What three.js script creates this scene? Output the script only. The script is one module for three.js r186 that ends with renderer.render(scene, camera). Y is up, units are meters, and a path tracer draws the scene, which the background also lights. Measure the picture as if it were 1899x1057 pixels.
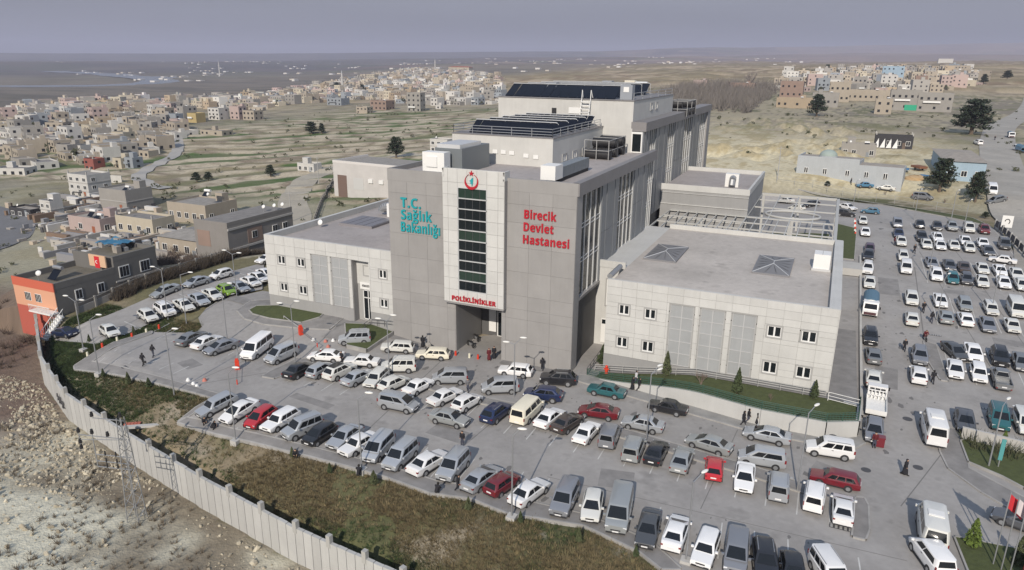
import * as THREE from 'three';
import { mergeGeometries, mergeVertices, toCreasedNormals } from 'three/addons/utils/BufferGeometryUtils.js';
import { FontLoader } from 'three/addons/loaders/FontLoader.js';
import { TextGeometry } from 'three/addons/geometries/TextGeometry.js';
import { MarchingCubes } from 'three/addons/objects/MarchingCubes.js';

// ---------- camera, sky, sun, haze ----------
const scene = new THREE.Scene();
const EYE = new THREE.Vector3(26.744, 37.164, 77.908);
const camera = new THREE.PerspectiveCamera(43.48, 1024 / 570, 0.5, 40000);
camera.position.copy(EYE);
camera.up.set(-0.13274, 0.95432, -0.26767);
camera.lookAt(EYE.x - 0.39014, EYE.y - 0.29857, EYE.z - 0.871);
const renderer = new THREE.WebGLRenderer({ antialias: true });
renderer.setSize(1024, 570);
renderer.toneMapping = THREE.LinearToneMapping;
renderer.toneMappingExposure = 1.0;
renderer.shadowMap.enabled = true;

const SUN = new THREE.Vector3(0.115, 0.515, 0.85).normalize();
const sun = new THREE.DirectionalLight(0xfff4e6, 4.2);
sun.position.copy(SUN).multiplyScalar(400);
sun.target.position.set(0, 0, 0);
sun.castShadow = true;
Object.assign(sun.shadow.camera, { left: -200, right: 200, top: 200, bottom: -200, near: 1, far: 900 });
scene.add(sun, sun.target);
{
  const W = 256, H = 512, d = new Float32Array(W * H * 4);
  const stops = [[-90, .2, .19, .18], [-4, .22, .215, .22], [0, .215, .222, .255], [2.5, .25, .262, .305], [6, .31, .33, .385], [15, .36, .405, .50], [40, .33, .42, .58], [90, .27, .37, .57]];
  for (let r = 0; r < H; r++) {
    const e = ((r + .5) / H - .5) * 180;
    let i = 0; while (i < stops.length - 2 && stops[i + 1][0] < e) i++;
    const a = stops[i], b = stops[i + 1], t = Math.min(1, Math.max(0, (e - a[0]) / (b[0] - a[0])));
    for (let c = 0; c < W; c++) { const o = (r * W + c) * 4, veil = 1 + .045 * (Math.sin(c / W * 12.566 + e * .9) + Math.sin(c / W * 43.98 - e * 1.7 + 1) * .6 + Math.sin(c / W * 94.25 + e * 2.9) * .35); for (let k = 0; k < 3; k++) d[o + k] = (a[k + 1] + (b[k + 1] - a[k + 1]) * t) * veil; d[o + 3] = 1; }
  }
  const t = new THREE.DataTexture(d, W, H, THREE.RGBAFormat, THREE.FloatType);
  t.mapping = THREE.EquirectangularReflectionMapping; t.magFilter = THREE.LinearFilter; t.needsUpdate = true;
  scene.background = t; scene.environment = t;
}
scene.fog = new THREE.FogExp2(new THREE.Color().setRGB(.70, .72, .90), 0.000125);

// ---------- helpers ----------
let seed = 7;
const rnd = () => { seed = (seed + 0x6d2b79f5) | 0; let t = Math.imul(seed ^ (seed >>> 15), 1 | seed); t = (t + Math.imul(t ^ (t >>> 7), 61 | t)) ^ t; return ((t ^ (t >>> 14)) >>> 0) / 4294967296; };
const rr = (a, b) => a + (b - a) * rnd();
const pick = (a) => a[Math.floor(rnd() * a.length)];
const clamp = (x, a = 0, b = 1) => Math.min(b, Math.max(a, x));
const mix = (a, b, t) => a + (b - a) * t;
const sm = (t) => { t = clamp(t); return t * t * (3 - 2 * t); };
const hash = (x, y, s = 0) => { let h = Math.imul(x, 374761393) ^ Math.imul(y, 668265263) ^ Math.imul(s + 11, 974634777); h = Math.imul(h ^ (h >>> 13), 1274126177); return ((h ^ (h >>> 16)) >>> 0) / 4294967296; };
const wrap = (i, p) => (p ? ((i % p) + p) % p : i);
function vnoise(x, y, p = 0, s = 0) {
  const ix = Math.floor(x), iy = Math.floor(y), fx = sm(x - ix), fy = sm(y - iy);
  const a = hash(wrap(ix, p), wrap(iy, p), s), b = hash(wrap(ix + 1, p), wrap(iy, p), s), c = hash(wrap(ix, p), wrap(iy + 1, p), s), d = hash(wrap(ix + 1, p), wrap(iy + 1, p), s);
  return mix(mix(a, b, fx), mix(c, d, fx), fy);
}
function fbm(x, y, o = 4, p = 0, s = 0) { let v = 0, a = .5, n = 0; for (let i = 0; i < o; i++) { v += a * vnoise(x, y, p, s + i); n += a; a *= .5; x *= 2; y *= 2; p *= 2; } return v / n; }
const used = new Map();
const numbered = (n) => { const k = used.get(n) || 0; used.set(n, k + 1); return k ? n + '_' + String(k).padStart(3, '0') : n; };
function tag(o, label, category, group, kind) { o.userData.label = label; if (category) o.userData.category = category; if (group) o.userData.group = group; if (kind) o.userData.kind = kind; return o; }
function thing(name, label, category, x = 0, y = 0, z = 0, deg = 0, group) {
  const o = new THREE.Group(); o.name = numbered(name); o.position.set(x, y, z); o.rotation.y = deg * Math.PI / 180; scene.add(o);
  return tag(o, label, category, group);
}
function mesh(name, geo, mat, parent) {
  const m = new THREE.Mesh(geo, mat); m.castShadow = m.receiveShadow = true; m.name = parent ? name : numbered(name); (parent || scene).add(m); return m;
}
function struct(name, geo, mat, label) { const m = mesh(name, geo, mat); m.userData.kind = 'structure'; if (label) m.userData.label = label; return m; }
const V = (x, y, z) => new THREE.Vector3(x, y, z);
// G collects quads, boxes and tubes with uv in metres
class G {
  constructor() { this.p = []; this.u = []; this.c = []; this.useC = false; }
  tri(a, b, c, col) {
    const n = V(0, 0, 0).subVectors(b, a).cross(V(0, 0, 0).subVectors(c, a)), ax = Math.abs(n.x), ay = Math.abs(n.y), az = Math.abs(n.z);
    for (const q of [a, b, c]) {
      this.p.push(q.x, q.y, q.z);
      if (ay >= ax && ay >= az) this.u.push(q.x, q.z); else if (ax > az) this.u.push(q.z, q.y); else this.u.push(q.x, q.y);
      if (col) { this.useC = true; this.c.push(...col); }
    }
    return this;
  }
  quad(a, b, c, d, col) { return this.tri(a, b, c, col).tri(a, c, d, col); }
  box(x0, y0, z0, x1, y1, z1, col, skip = '') {
    const P = (i) => V(i & 1 ? x1 : x0, i & 2 ? y1 : y0, i & 4 ? z1 : z0);
    const F = { f: [4, 5, 7, 6], b: [1, 0, 2, 3], l: [0, 4, 6, 2], r: [5, 1, 3, 7], t: [6, 7, 3, 2], d: [0, 1, 5, 4] };
    for (const k in F) if (!skip.includes(k)) this.quad(...F[k].map(P), col);
    return this;
  }
  cbox(x, y, z, w, h, d, col, skip) { return this.box(x - w / 2, y, z - d / 2, x + w / 2, y + h, z + d / 2, col, skip); }
  // prism between two points with n sides
  bar(a, b, r, n = 6, r2 = r, col, caps = true) {
    const d = V(0, 0, 0).subVectors(b, a).normalize(), s = Math.abs(d.y) > .9 ? V(1, 0, 0) : V(0, 1, 0), u = V(0, 0, 0).crossVectors(s, d).normalize(), w = V(0, 0, 0).crossVectors(d, u);
    const ring = (q, R) => Array.from({ length: n }, (_, i) => { const t = (i + .5) / n * 2 * Math.PI; return q.clone().addScaledVector(u, Math.cos(t) * R).addScaledVector(w, Math.sin(t) * R); });
    const A = ring(a, r), B = ring(b, r2);
    for (let i = 0; i < n; i++) { const j = (i + 1) % n; this.quad(A[i], A[j], B[j], B[i], col); if (caps && i > 1) { this.tri(B[0], B[i - 1], B[i], col); this.tri(A[0], A[i], A[i - 1], col); } }
    return this;
  }
  path(pts, r, n = 5, col) { for (let i = 0; i < pts.length - 1; i++) this.bar(pts[i], pts[i + 1], r, n, r, col); return this; }
  build() {
    const g = new THREE.BufferGeometry();
    g.setAttribute('position', new THREE.Float32BufferAttribute(this.p, 3)); g.setAttribute('uv', new THREE.Float32BufferAttribute(this.u, 2));
    if (this.useC) g.setAttribute('color', new THREE.Float32BufferAttribute(this.c, 3));
    g.computeVertexNormals(); return g;
  }
  smooth(angle = .7) { const g = this.build(); return toCreasedNormals(g, angle); }
  on(name, mat, parent) { return mesh(name, this.build(), mat, parent); }
}
// tileable textures, size in pixels, tile in metres
function tex(size, tile, fn, srgb = false) {
  const d = new Uint8Array(size * size * 4);
  for (let y = 0; y < size; y++) for (let x = 0; x < size; x++) { const v = fn(x / size, y / size), o = (y * size + x) * 4; for (let k = 0; k < 3; k++) d[o + k] = clamp(Array.isArray(v) ? v[k] : v) * 255; d[o + 3] = 255; }
  const t = new THREE.DataTexture(d, size, size); t.wrapS = t.wrapT = THREE.RepeatWrapping; t.repeat.set(1 / tile, 1 / tile); t.magFilter = THREE.LinearFilter; t.minFilter = THREE.LinearMipmapLinearFilter;
  if (srgb) t.colorSpace = THREE.SRGBColorSpace; t.needsUpdate = true; return t;
}
const retile = (t, tile) => { const c = t.clone(); c.repeat.set(1 / tile, 1 / tile); c.needsUpdate = true; return c; };
const T = {
  grain: tex(512, 6, (u, v) => .72 + .34 * (fbm(u * 8, v * 8, 6, 8, 1) - .5) + .16 * (hash(u * 512 | 0, v * 512 | 0, 3) - .5)),
  patch: tex(512, 37, (u, v) => { const a = fbm(u * 6, v * 6, 5, 6, 5), b = fbm(u * 24, v * 24, 4, 24, 9), c = fbm(u * 96, v * 96, 2, 96, 15); return .79 + .30 * (a - .5) + .16 * (b - .5) + .12 * (c - .5) - (b > .66 ? .1 * (b - .66) / .1 : 0); }),
  streak: tex(512, 9, (u, v) => .84 + .06 * (fbm(u * 40, v * 3, 3, 0, 21) - .5) + .14 * (fbm(u * 6, v * 6, 4, 6, 22) - .5) + .05 * (hash(u * 512 | 0, v * 512 | 0, 4) - .5)),
  rough: tex(256, 2.2, (u, v) => .65 + .8 * (fbm(u * 10, v * 10, 5, 10, 31) - .5)),
};
const rgb = (r, g, b) => new THREE.Color().setRGB(r, g, b);
function mat(c, rough = .85, o = {}) { const m = new THREE.MeshStandardMaterial({ color: Array.isArray(c) ? rgb(...c) : c, roughness: rough, ...o }); return m; }
const M = {
  asphalt: mat([.38, .366, .35], .95, { map: T.patch, bumpMap: T.rough, bumpScale: .01 }),
  pavement: mat([.30, .29, .28], .95, { map: T.grain }),
  kerb: mat([.44, .43, .41], .9, { map: T.grain }),
  line: mat([.62, .62, .60], .9, { map: retile(T.patch, 5) }),
  lawn: mat([.085, .105, .035], 1, { map: retile(T.grain, 3), bumpMap: T.rough, bumpScale: .05 }),
  clad: mat([.62, .62, .595], .7, { map: T.streak }),
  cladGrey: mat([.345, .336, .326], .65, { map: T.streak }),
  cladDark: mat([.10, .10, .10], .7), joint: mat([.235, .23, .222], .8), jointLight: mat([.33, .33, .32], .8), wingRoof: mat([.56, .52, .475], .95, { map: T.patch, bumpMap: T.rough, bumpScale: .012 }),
  stucco: mat([.62, .615, .585], .85, { map: T.streak }),
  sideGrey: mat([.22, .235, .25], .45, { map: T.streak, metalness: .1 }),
  cornice: mat([.25, .24, .24], .6, { map: T.streak }),
  roof: mat([.44, .405, .39], .95, { map: T.patch, bumpMap: T.rough, bumpScale: .012 }),
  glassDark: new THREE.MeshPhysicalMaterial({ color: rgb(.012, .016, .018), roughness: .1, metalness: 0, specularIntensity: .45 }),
  glassGreen: new THREE.MeshPhysicalMaterial({ color: rgb(.02, .04, .03), roughness: .1 }),
  frost: mat([.40, .415, .42], .4, { map: T.streak }),
  white: mat([.74, .74, .72], .5), alu: mat([.62, .63, .63], .35, { metalness: .3 }), frame: mat([.36, .36, .35], .6), steel: mat([.45, .46, .47], .4, { metalness: .6 }),
  dark: mat([.02, .02, .022], .6), darkGrey: mat([.07, .07, .075], .7), rubber: mat([.02, .02, .02], .9),
  teal: mat([.01, .30, .33], .5), red: mat([.42, .008, .022], .5), redPaint: mat([.62, .05, .02], .5),
  concrete: mat([.52, .51, .48], .9, { map: T.streak, bumpMap: T.rough, bumpScale: .01 }),
  solar: new THREE.MeshPhysicalMaterial({ color: rgb(.006, .008, .014), roughness: .3, specularIntensity: .35 }),
  galv: mat([.34, .35, .36], .5, { metalness: .5 }), lampHead: mat([.78, .77, .72], .4), rust: mat([.20, .09, .05], .9),
};
// ---------- the lie of the land: heights in metres at surveyed spots, blended ----------
const SPOTS = [
  [-68,-2.4,28],[-39,-5.5,46],[-24,-2.8,43],[-44,-4.2,36],[-12,-1.8,42],[-93,-4.2,10],[-103,-5.6,2],[-145,-7.6,-19],[-160,-7.7,-35],[-158,-8.5,-48],[-109,0.4,-32],[-211,-9.9,-87],[-264,-9.3,-103],[-227,-8.9,-120],[-159,-1.3,-101],[-103,0.0,-41],[-374,-6.3,-187],[-302,-3.5,-197],[-606,-9.0,-312],[-555,-7.4,-358],[-350,-3.4,-291],[-251,-1.7,-163],[-568,-9.9,-443],[-187,2.4,-159],[-125,2.2,-89],[-291,0.8,-318],[-136,1.6,-136],[-145,4.4,-213],[-418,-2.2,-628],[-248,4.0,-476],[-665,-9.5,-630],[-876,-15.0,-992],[-740,1.8,-1002],[-720,13.1,-1301],[-444,12.5,-966],[-487,22.6,-1179],[-205,17.7,-730],[-114,19.9,-714],[-29,16.1,-441],[-10,12.6,-196],[5,11.7,-173],[8,8.3,-122],[12,11.5,-297],[26,11.5,-349],[40,9.1,-119],[53,8.9,-142],[57,23.3,-666],[72,16.5,-509],[55,12.7,-259],[76,12.1,-280],[89,11.9,-263],[131,16.4,-559],[183,42.8,-1372],[204,27.2,-1031],[-26,25.4,-836],[17,27.6,-1005],[72,9.1,-151],[66,5.7,-122],[58,6.7,-123],[126,54.6,-2269],[-192,38.7,-1891],[-465,30.1,-1881],[383,54.2,-2269],[-112,52.8,-2850],[-760,33.1,-2324],[-1694,-19.2,-1084],[-1724,-11.4,-1417],[-4544,1.3,-3029],[-2935,15.9,-3180],[-2305,56.3,-4625],[-931,84.0,-5250],[440,126.1,-5878],[-9126,56.2,-6162],[-6651,86.6,-7281],[-4180,142.9,-8407],[-1708,199.2,-9533],[761,275.0,-10665],[1990,303.1,-11226],[-60,-5.0,90],[40,-5.0,90],[110,0.0,60],[110,4.0,0],[-120,-6.0,60],[-30,-4.0,60],[-80,-3.0,-20],[-82,-6.0,22],[-69,-5.7,30],[-57,-5.5,36],[-42,-5.2,39],[-28,-4.9,42],[-14,-4.6,44],[-2,-4.4,46]];
const SITE = [[-80,15],[-66.6,23.3],[-54.1,28.6],[-39.2,32.1],[-25.4,35],[-11.6,37.4],[0,38.5],[20,44],[75,44],[75,-60],[72,-105],[40,-125],[0,-110],[-38,-105],[-48,-70],[-62,-32],[-80,-8],[-95,2]];
const FRONT = [[-80, 15], [-66.6, 23.3], [-54.1, 28.6], [-39.2, 32.1], [-25.4, 35], [-11.6, 37.4], [0, 38.5]];
function siteDist(x, z) {
  let inside = false, best = 1e9;
  for (let i = 0, n = SITE.length; i < n; i++) {
    const [ax, az] = SITE[i], [bx, bz] = SITE[(i + 1) % n], ex = bx - ax, ez = bz - az, t = clamp(((x - ax) * ex + (z - az) * ez) / (ex * ex + ez * ez));
    best = Math.min(best, Math.hypot(x - ax - t * ex, z - az - t * ez));
    if ((az > z) !== (bz > z) && x < (bx - ax) * (z - az) / (bz - az) + ax) inside = !inside;
  }
  return inside ? -best : best;
}
const siteY = (x, z, d = 99) => 5 * sm((12 - z) / 105) * sm((x + 10) / 40) - 2.2 * sm(1 - d / 8.5) * sm((z - 13) / 4) * sm((22 - x) / 10) + 1.6 * sm((-18 - x) / 18) * sm((14 - z) / 16);
function outerY(x, z) {
  const r = Math.hypot(x - EYE.x, z - EYE.z), bw = (.22 * r + 12) ** 2; let s = 0, w = 0;
  for (const [px, py, pz] of SPOTS) { const d2 = ((px - x) ** 2 + (pz - z) ** 2) / bw, k = Math.exp(-d2) + 1e-3 / (1 + d2 * d2); s += k * py; w += k; }
  return s / w;
}
const lawnY = (x, z) => (x > 2 && x < 32.6 && z > -2.6 && z < Math.min(-.1 + .2 * (x - 2), 4) ? 1.9 * sm((x - 2) / 15) : 0);
const fieldAt = (x, z) => sm((-40 - x) / 50) * sm((-72 - z) / 25) * sm((z + 440) / 50) * sm((x + 345) / 50);
function relief(x, z, sd) {
  const r = far2(x, z), n1 = fbm(x / 40, z / 40, 4, 0, 40), n2 = fbm(x / 9, z / 9, 3, 0, 41), n3 = fbm(x / 300, z / 300, 4, 0, 42), out = sm((sd - 2) / 10), f = fieldAt(x, z);
  let y = 0; const q = (r + 30 * n1 + 60 * n3) / 17, fr = q - Math.floor(q);
  y += f * (sm((fr - .66) / .30) * 1.3 - 1.3 * fr + (n2 - .5) * .6);
  const rocky = sm((44 - Math.abs(x - 12)) / 30) * sm((-140 - z) / 20) * sm((z + 330) / 80) * sm((n1 - .40) / .1); y += rocky * 5 * ((n2 - .5) * 1.3 + (fbm(x / 3.5, z / 3.5, 2, 0, 44) - .5) * .6);
  y += out * (1 - f) * (n2 - .5) * .7 * sm((1500 - r) / 800) + sm((r - 250) / 900) * (n3 - .5) * 10 + sm((r - 1500) / 3000) * (fbm(x / 1500, z / 1500, 4, 0, 47) - .5) * 90 * sm((x + 3500) / 2500);
  const hill = sm((r - 500) / 400) * sm((x + 620 + .05 * r) / 240) * sm((3500 - r) / 1500); if (hill > 0) y += hill * ((fbm(x / 70, z / 26, 4, 0, 50) - .5) * 12 + (fbm(x / 22, z / 9, 3, 0, 52) - .5) * 3);
  return y;
}
function ground(x, z) {
  const d = siteDist(x, z), wall = z > 13 && x < 16;
  if (wall ? d < -1.7 : d <= 0) return siteY(x, z, -d);
  const k = sm(wall ? (d + 1.7) / .9 : d / 14); let o = outerY(x, z) + relief(x, z, d); if (wall) o = mix(-5.1, o, sm((d - 3) / 14));
  return mix(siteY(x, z, Math.max(0, -d)), o, k);
}
const far2 = (x, z) => Math.hypot(x - EYE.x, z - EYE.z);
const standY = (x, z) => lawnY(x, z) || ground(x, z);
{
  const N = 840, NZ = 760, pos = new Float32Array((N + 1) * (NZ + 1) * 3), col = new Float32Array(pos.length), uv = new Float32Array((N + 1) * (NZ + 1) * 2), idx = [];
  const wx = (t) => 26 * Math.sinh(6.95 * t), lerp3 = (a, b, t) => [mix(a[0], b[0], t), mix(a[1], b[1], t), mix(a[2], b[2], t)];
  const straw = [.36, .30, .19], olive = [.19, .17, .09], green = [.09, .14, .03], pale = [.55, .50, .37], rubble = [.42, .38, .29], brown = [.18, .14, .10], grey = [.30, .28, .25], mauve = [.22, .165, .145], slate = [.085, .085, .085], wheat = [.33, .27, .21];
  for (let j = 0; j <= NZ; j++) for (let i = 0; i <= N; i++) {
    const x = wx(i / N * 2 - 1), z = wx(mix(-1, .46, j / NZ)) - 8, k = j * (N + 1) + i, sd = siteDist(x, z), r = far2(x, z);
    let y = ground(x, z);
    const n1 = fbm(x / 40, z / 40, 4, 0, 40), n2 = fbm(x / 9, z / 9, 3, 0, 41), n3 = fbm(x / 300, z / 300, 4, 0, 42), n4 = fbm(x / 2.2, z / 2.2, 2, 0, 43);
    let c;
    const out = sm((sd - 2) / 10);
    if (sd <= 0) {
      y -= .14;
      c = lerp3(olive, lerp3(straw, brown, .45), sm((n2 - .42) / .2)); c = lerp3(c, [.07, .09, .03], .6 * sm((n1 - .38) / .2)); c = lerp3(c, [.38, .33, .25], .8 * sm((n4 * .5 + n2 * .5 - .60) / .06));
      if (z > 13 && x < 25) y += (n2 - .5) * .35 * sm((-sd - 1) / 4) * sm((z - 27) / 4);
    } else {
      // terraced fields and quarry slopes
      const field = fieldAt(x, z);
      const q = (r + 30 * n1 + 60 * n3) / 17, step = Math.floor(q), fr = q - step, plot = hash(step, Math.floor((x * .85 - z * .45) / 62 + step * .37 + n1 * 1.5), 9);
      c = lerp3(rubble, brown, .8 * sm((n1 - .47) / .14)); c = lerp3(c, straw, .5 * sm((n2 - .5) / .15)); c = lerp3(c, green, .22 * sm((n3 - .4) / .2) * sm((r - 100) / 60));
      c = lerp3(c, lerp3([.25, .21, .15], [.66, .62, .48], sm((n1 * .65 + n2 * .35 - .42 - .0) / .1)), .9 * sm((z - 26) / 6)); c = lerp3(c, [.17, .135, .095], .55 * sm((n4 * .6 + n2 * .4 - .53) / .06) * sm((z - 20) / 6)); c = lerp3(c, [.70, .67, .53], .92 * sm((z - 36 - .10 * (-x - 20)) / 3.5) * sm((x + 52) / 10) * sm((n1 * .6 + n2 * .4 - .36) / .1));
      c = lerp3(c, [.16, .10, .075], .8 * sm((-50 - x) / 12) * sm((z + 5) / 10));
      const fg = lerp3(lerp3(straw, olive, .45), [.05, .12, .012], sm(.5 + 2.2 * (plot - .46)) * (.55 + .7 * n2));
      c = lerp3(c, lerp3(lerp3(fg, olive, .5 * sm((n4 - .5) / .2)), lerp3([.50, .44, .33], brown, .8 * sm((n2 * .5 + n4 * .5 - .5) / .1)), sm((fr - .45 - .35 * hash(step, 3, 4) - .25 * (n2 - .5)) / .08)), field * .95);
      c = lerp3(c, lerp3(lerp3([.68, .61, .42], [.50, .42, .25], sm((n4 * .5 + n2 * .5 - .47) / .1)), olive, .5 * sm((n1 - .56) / .08)), .95 * sm((64 - Math.abs(x - 14)) / 30) * sm((-118 - z) / 16) * sm((z + 330) / 80));
      // village ground, hills, plain
      const vill = sm((r - 240) / 120) * sm((1700 - r) / 500) * (1 - field); c = lerp3(c, lerp3(lerp3([.20, .17, .14], [.11, .12, .05], sm((n2 - .5) / .1)), lerp3(straw, pale, .5), sm((n1 * .6 + n4 * .4 - .47) / .1)), vill * .7);
      const hill = sm((r - 500) / 400) * sm((x + 620 + .05 * r) / 240) * sm((3500 - r) / 1500), hn = fbm(x / 70, z / 26, 4, 0, 50);
      const hn2 = fbm(x / 22, z / 9, 3, 0, 52); c = lerp3(c, lerp3(lerp3([.50, .40, .27], [.25, .18, .11], sm((hn2 - .5) / .1)), [.24, .20, .11], .8 * sm((hn - .52) / .1)), hill * .92);
      const pl = sm((r - 1500) / 1200), cx = Math.floor(x / 260 + n3 * 1.5), cz = Math.floor(z / 150 + n3), hh = hash(cx, cz, 77);
      let pc = hh < .3 ? slate : hh < .55 ? mauve : hh < .75 ? wheat : hh < .9 ? [.2, .17, .13] : [.12, .15, .07]; pc = lerp3(pc, mauve, .35); pc = lerp3(pc, [.42, .33, .29], .5 * sm((x + 1500) / 1500));
      const west = sm((-700 - x - .15 * r) / 900); pc = lerp3(pc, lerp3(slate, pc, .35), west); c = lerp3(c, pc, pl);
      const flat = sm((-450 - x) / 250) * sm((r - 560) / 200) * (1 - pl); c = lerp3(c, lerp3([.10, .09, .08], [.17, .145, .125], sm((fbm(x / 120, z / 40, 3, 0, 61) - .45) / .12)), flat * .8);
    }
    pos.set([x, y, z], k * 3); col.set(c, k * 3); uv.set([x, z], k * 2);
  }
  for (let j = 0; j < NZ; j++) for (let i = 0; i < N; i++) { const a = j * (N + 1) + i, b = a + 1, d = a + N + 1, e = d + 1; idx.push(a, d, b, b, d, e); }
  const g = new THREE.BufferGeometry();
  g.setAttribute('position', new THREE.BufferAttribute(pos, 3)); g.setAttribute('color', new THREE.BufferAttribute(col, 3)); g.setAttribute('uv', new THREE.BufferAttribute(uv, 2)); g.setIndex(idx); g.computeVertexNormals();
  struct('ground', g, mat([1.12, 1.12, 1.12], 1, { vertexColors: true, map: retile(T.grain, 5), bumpMap: T.rough, bumpScale: .12 }), 'bare slopes, terraced fields and far plain around the hospital');
}
// the distant river and its sandy bank, lying on the plain
function ribbon(name, pts, w, lift, m, label) {
  const g = new G(), P = [];
  const cv = new THREE.CatmullRomCurve3(pts.map(([x, z]) => V(x, 0, z))), n = Math.ceil(cv.getLength() / Math.max(3, w * .5));
  for (let i = 0; i <= n; i++) { const q = cv.getPoint(i / n), t = cv.getTangent(i / n), s = V(-t.z, 0, t.x); P.push([-1, -.33, .33, 1].map((k) => { const v = q.clone().addScaledVector(s, k * w / 2); v.y = mix(ground(v.x, v.z), ground(q.x, q.z), .6) + lift; return v; })); }
  for (let i = 0; i < n; i++) for (let k = 0; k < 3; k++) g.quad(P[i][k], P[i][k + 1], P[i + 1][k + 1], P[i + 1][k]);
  const o = struct(name, g.build(), m, label); return o;
}
// ---------- paved and planted areas ----------
function sheet(name, poly, lift, m, { label, kerb = 0, y = null, edge = 3 } = {}) {
  const c = poly.map(([x, z]) => new THREE.Vector2(x, z)); if (THREE.ShapeUtils.isClockWise(c)) c.reverse();
  let tris = THREE.ShapeUtils.triangulateShape(c, []).map((t) => t.map((i) => c[i]));
  for (let it = 0, again = true; again && it < 12; it++) {
    again = false; const next = [];
    for (const t of tris) {
      let best = 0, k = 0; for (let i = 0; i < 3; i++) { const d = t[i].distanceTo(t[(i + 1) % 3]); if (d > best) { best = d; k = i; } }
      if (best > edge) { again = true; const a = t[k], b = t[(k + 1) % 3], o = t[(k + 2) % 3], m2 = a.clone().lerp(b, .5); next.push([a, m2, o], [m2, b, o]); } else next.push(t);
    }
    tris = next;
  }
  const Y = y || ((x, z) => ground(x, z)), g = new G(), P = (v, dy = lift) => V(v.x, Y(v.x, v.y) + dy, v.y);
  for (const t of tris) g.tri(P(t[0]), P(t[2]), P(t[1]));
  const s = struct(name, g.build(), m, label);
  if (kerb) {
    const k = new G(), n = c.length, cen = c.reduce((a, b) => a.add(b.clone().divideScalar(n)), new THREE.Vector2());
    for (let i = 0; i < n; i++) {
      const a = c[i], b = c[(i + 1) % n], L = a.distanceTo(b), m2 = Math.max(1, Math.ceil(L / edge)), nx = (b.y - a.y) / L * .16, nz = -(b.x - a.x) / L * .16;
      for (let q = 0; q < m2; q++) {
        const s0 = a.clone().lerp(b, q / m2), s1 = a.clone().lerp(b, (q + 1) / m2), o0 = new THREE.Vector2(s0.x + nx, s0.y + nz), o1 = new THREE.Vector2(s1.x + nx, s1.y + nz), top = lift + .03;
        k.quad(P(s0, top), P(o0, top), P(o1, top), P(s1, top)); k.quad(P(o0, top), P(o0, -.3), P(o1, -.3), P(o1, top)); k.quad(P(s1, top), P(s1, -.3), P(s0, -.3), P(s0, top));
      }
    }
    struct(name.replace(/_lawn|_bed|_strip|_island/, '') + '_kerb', k.build(), M.kerb);
  }
  return s;
}
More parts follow.
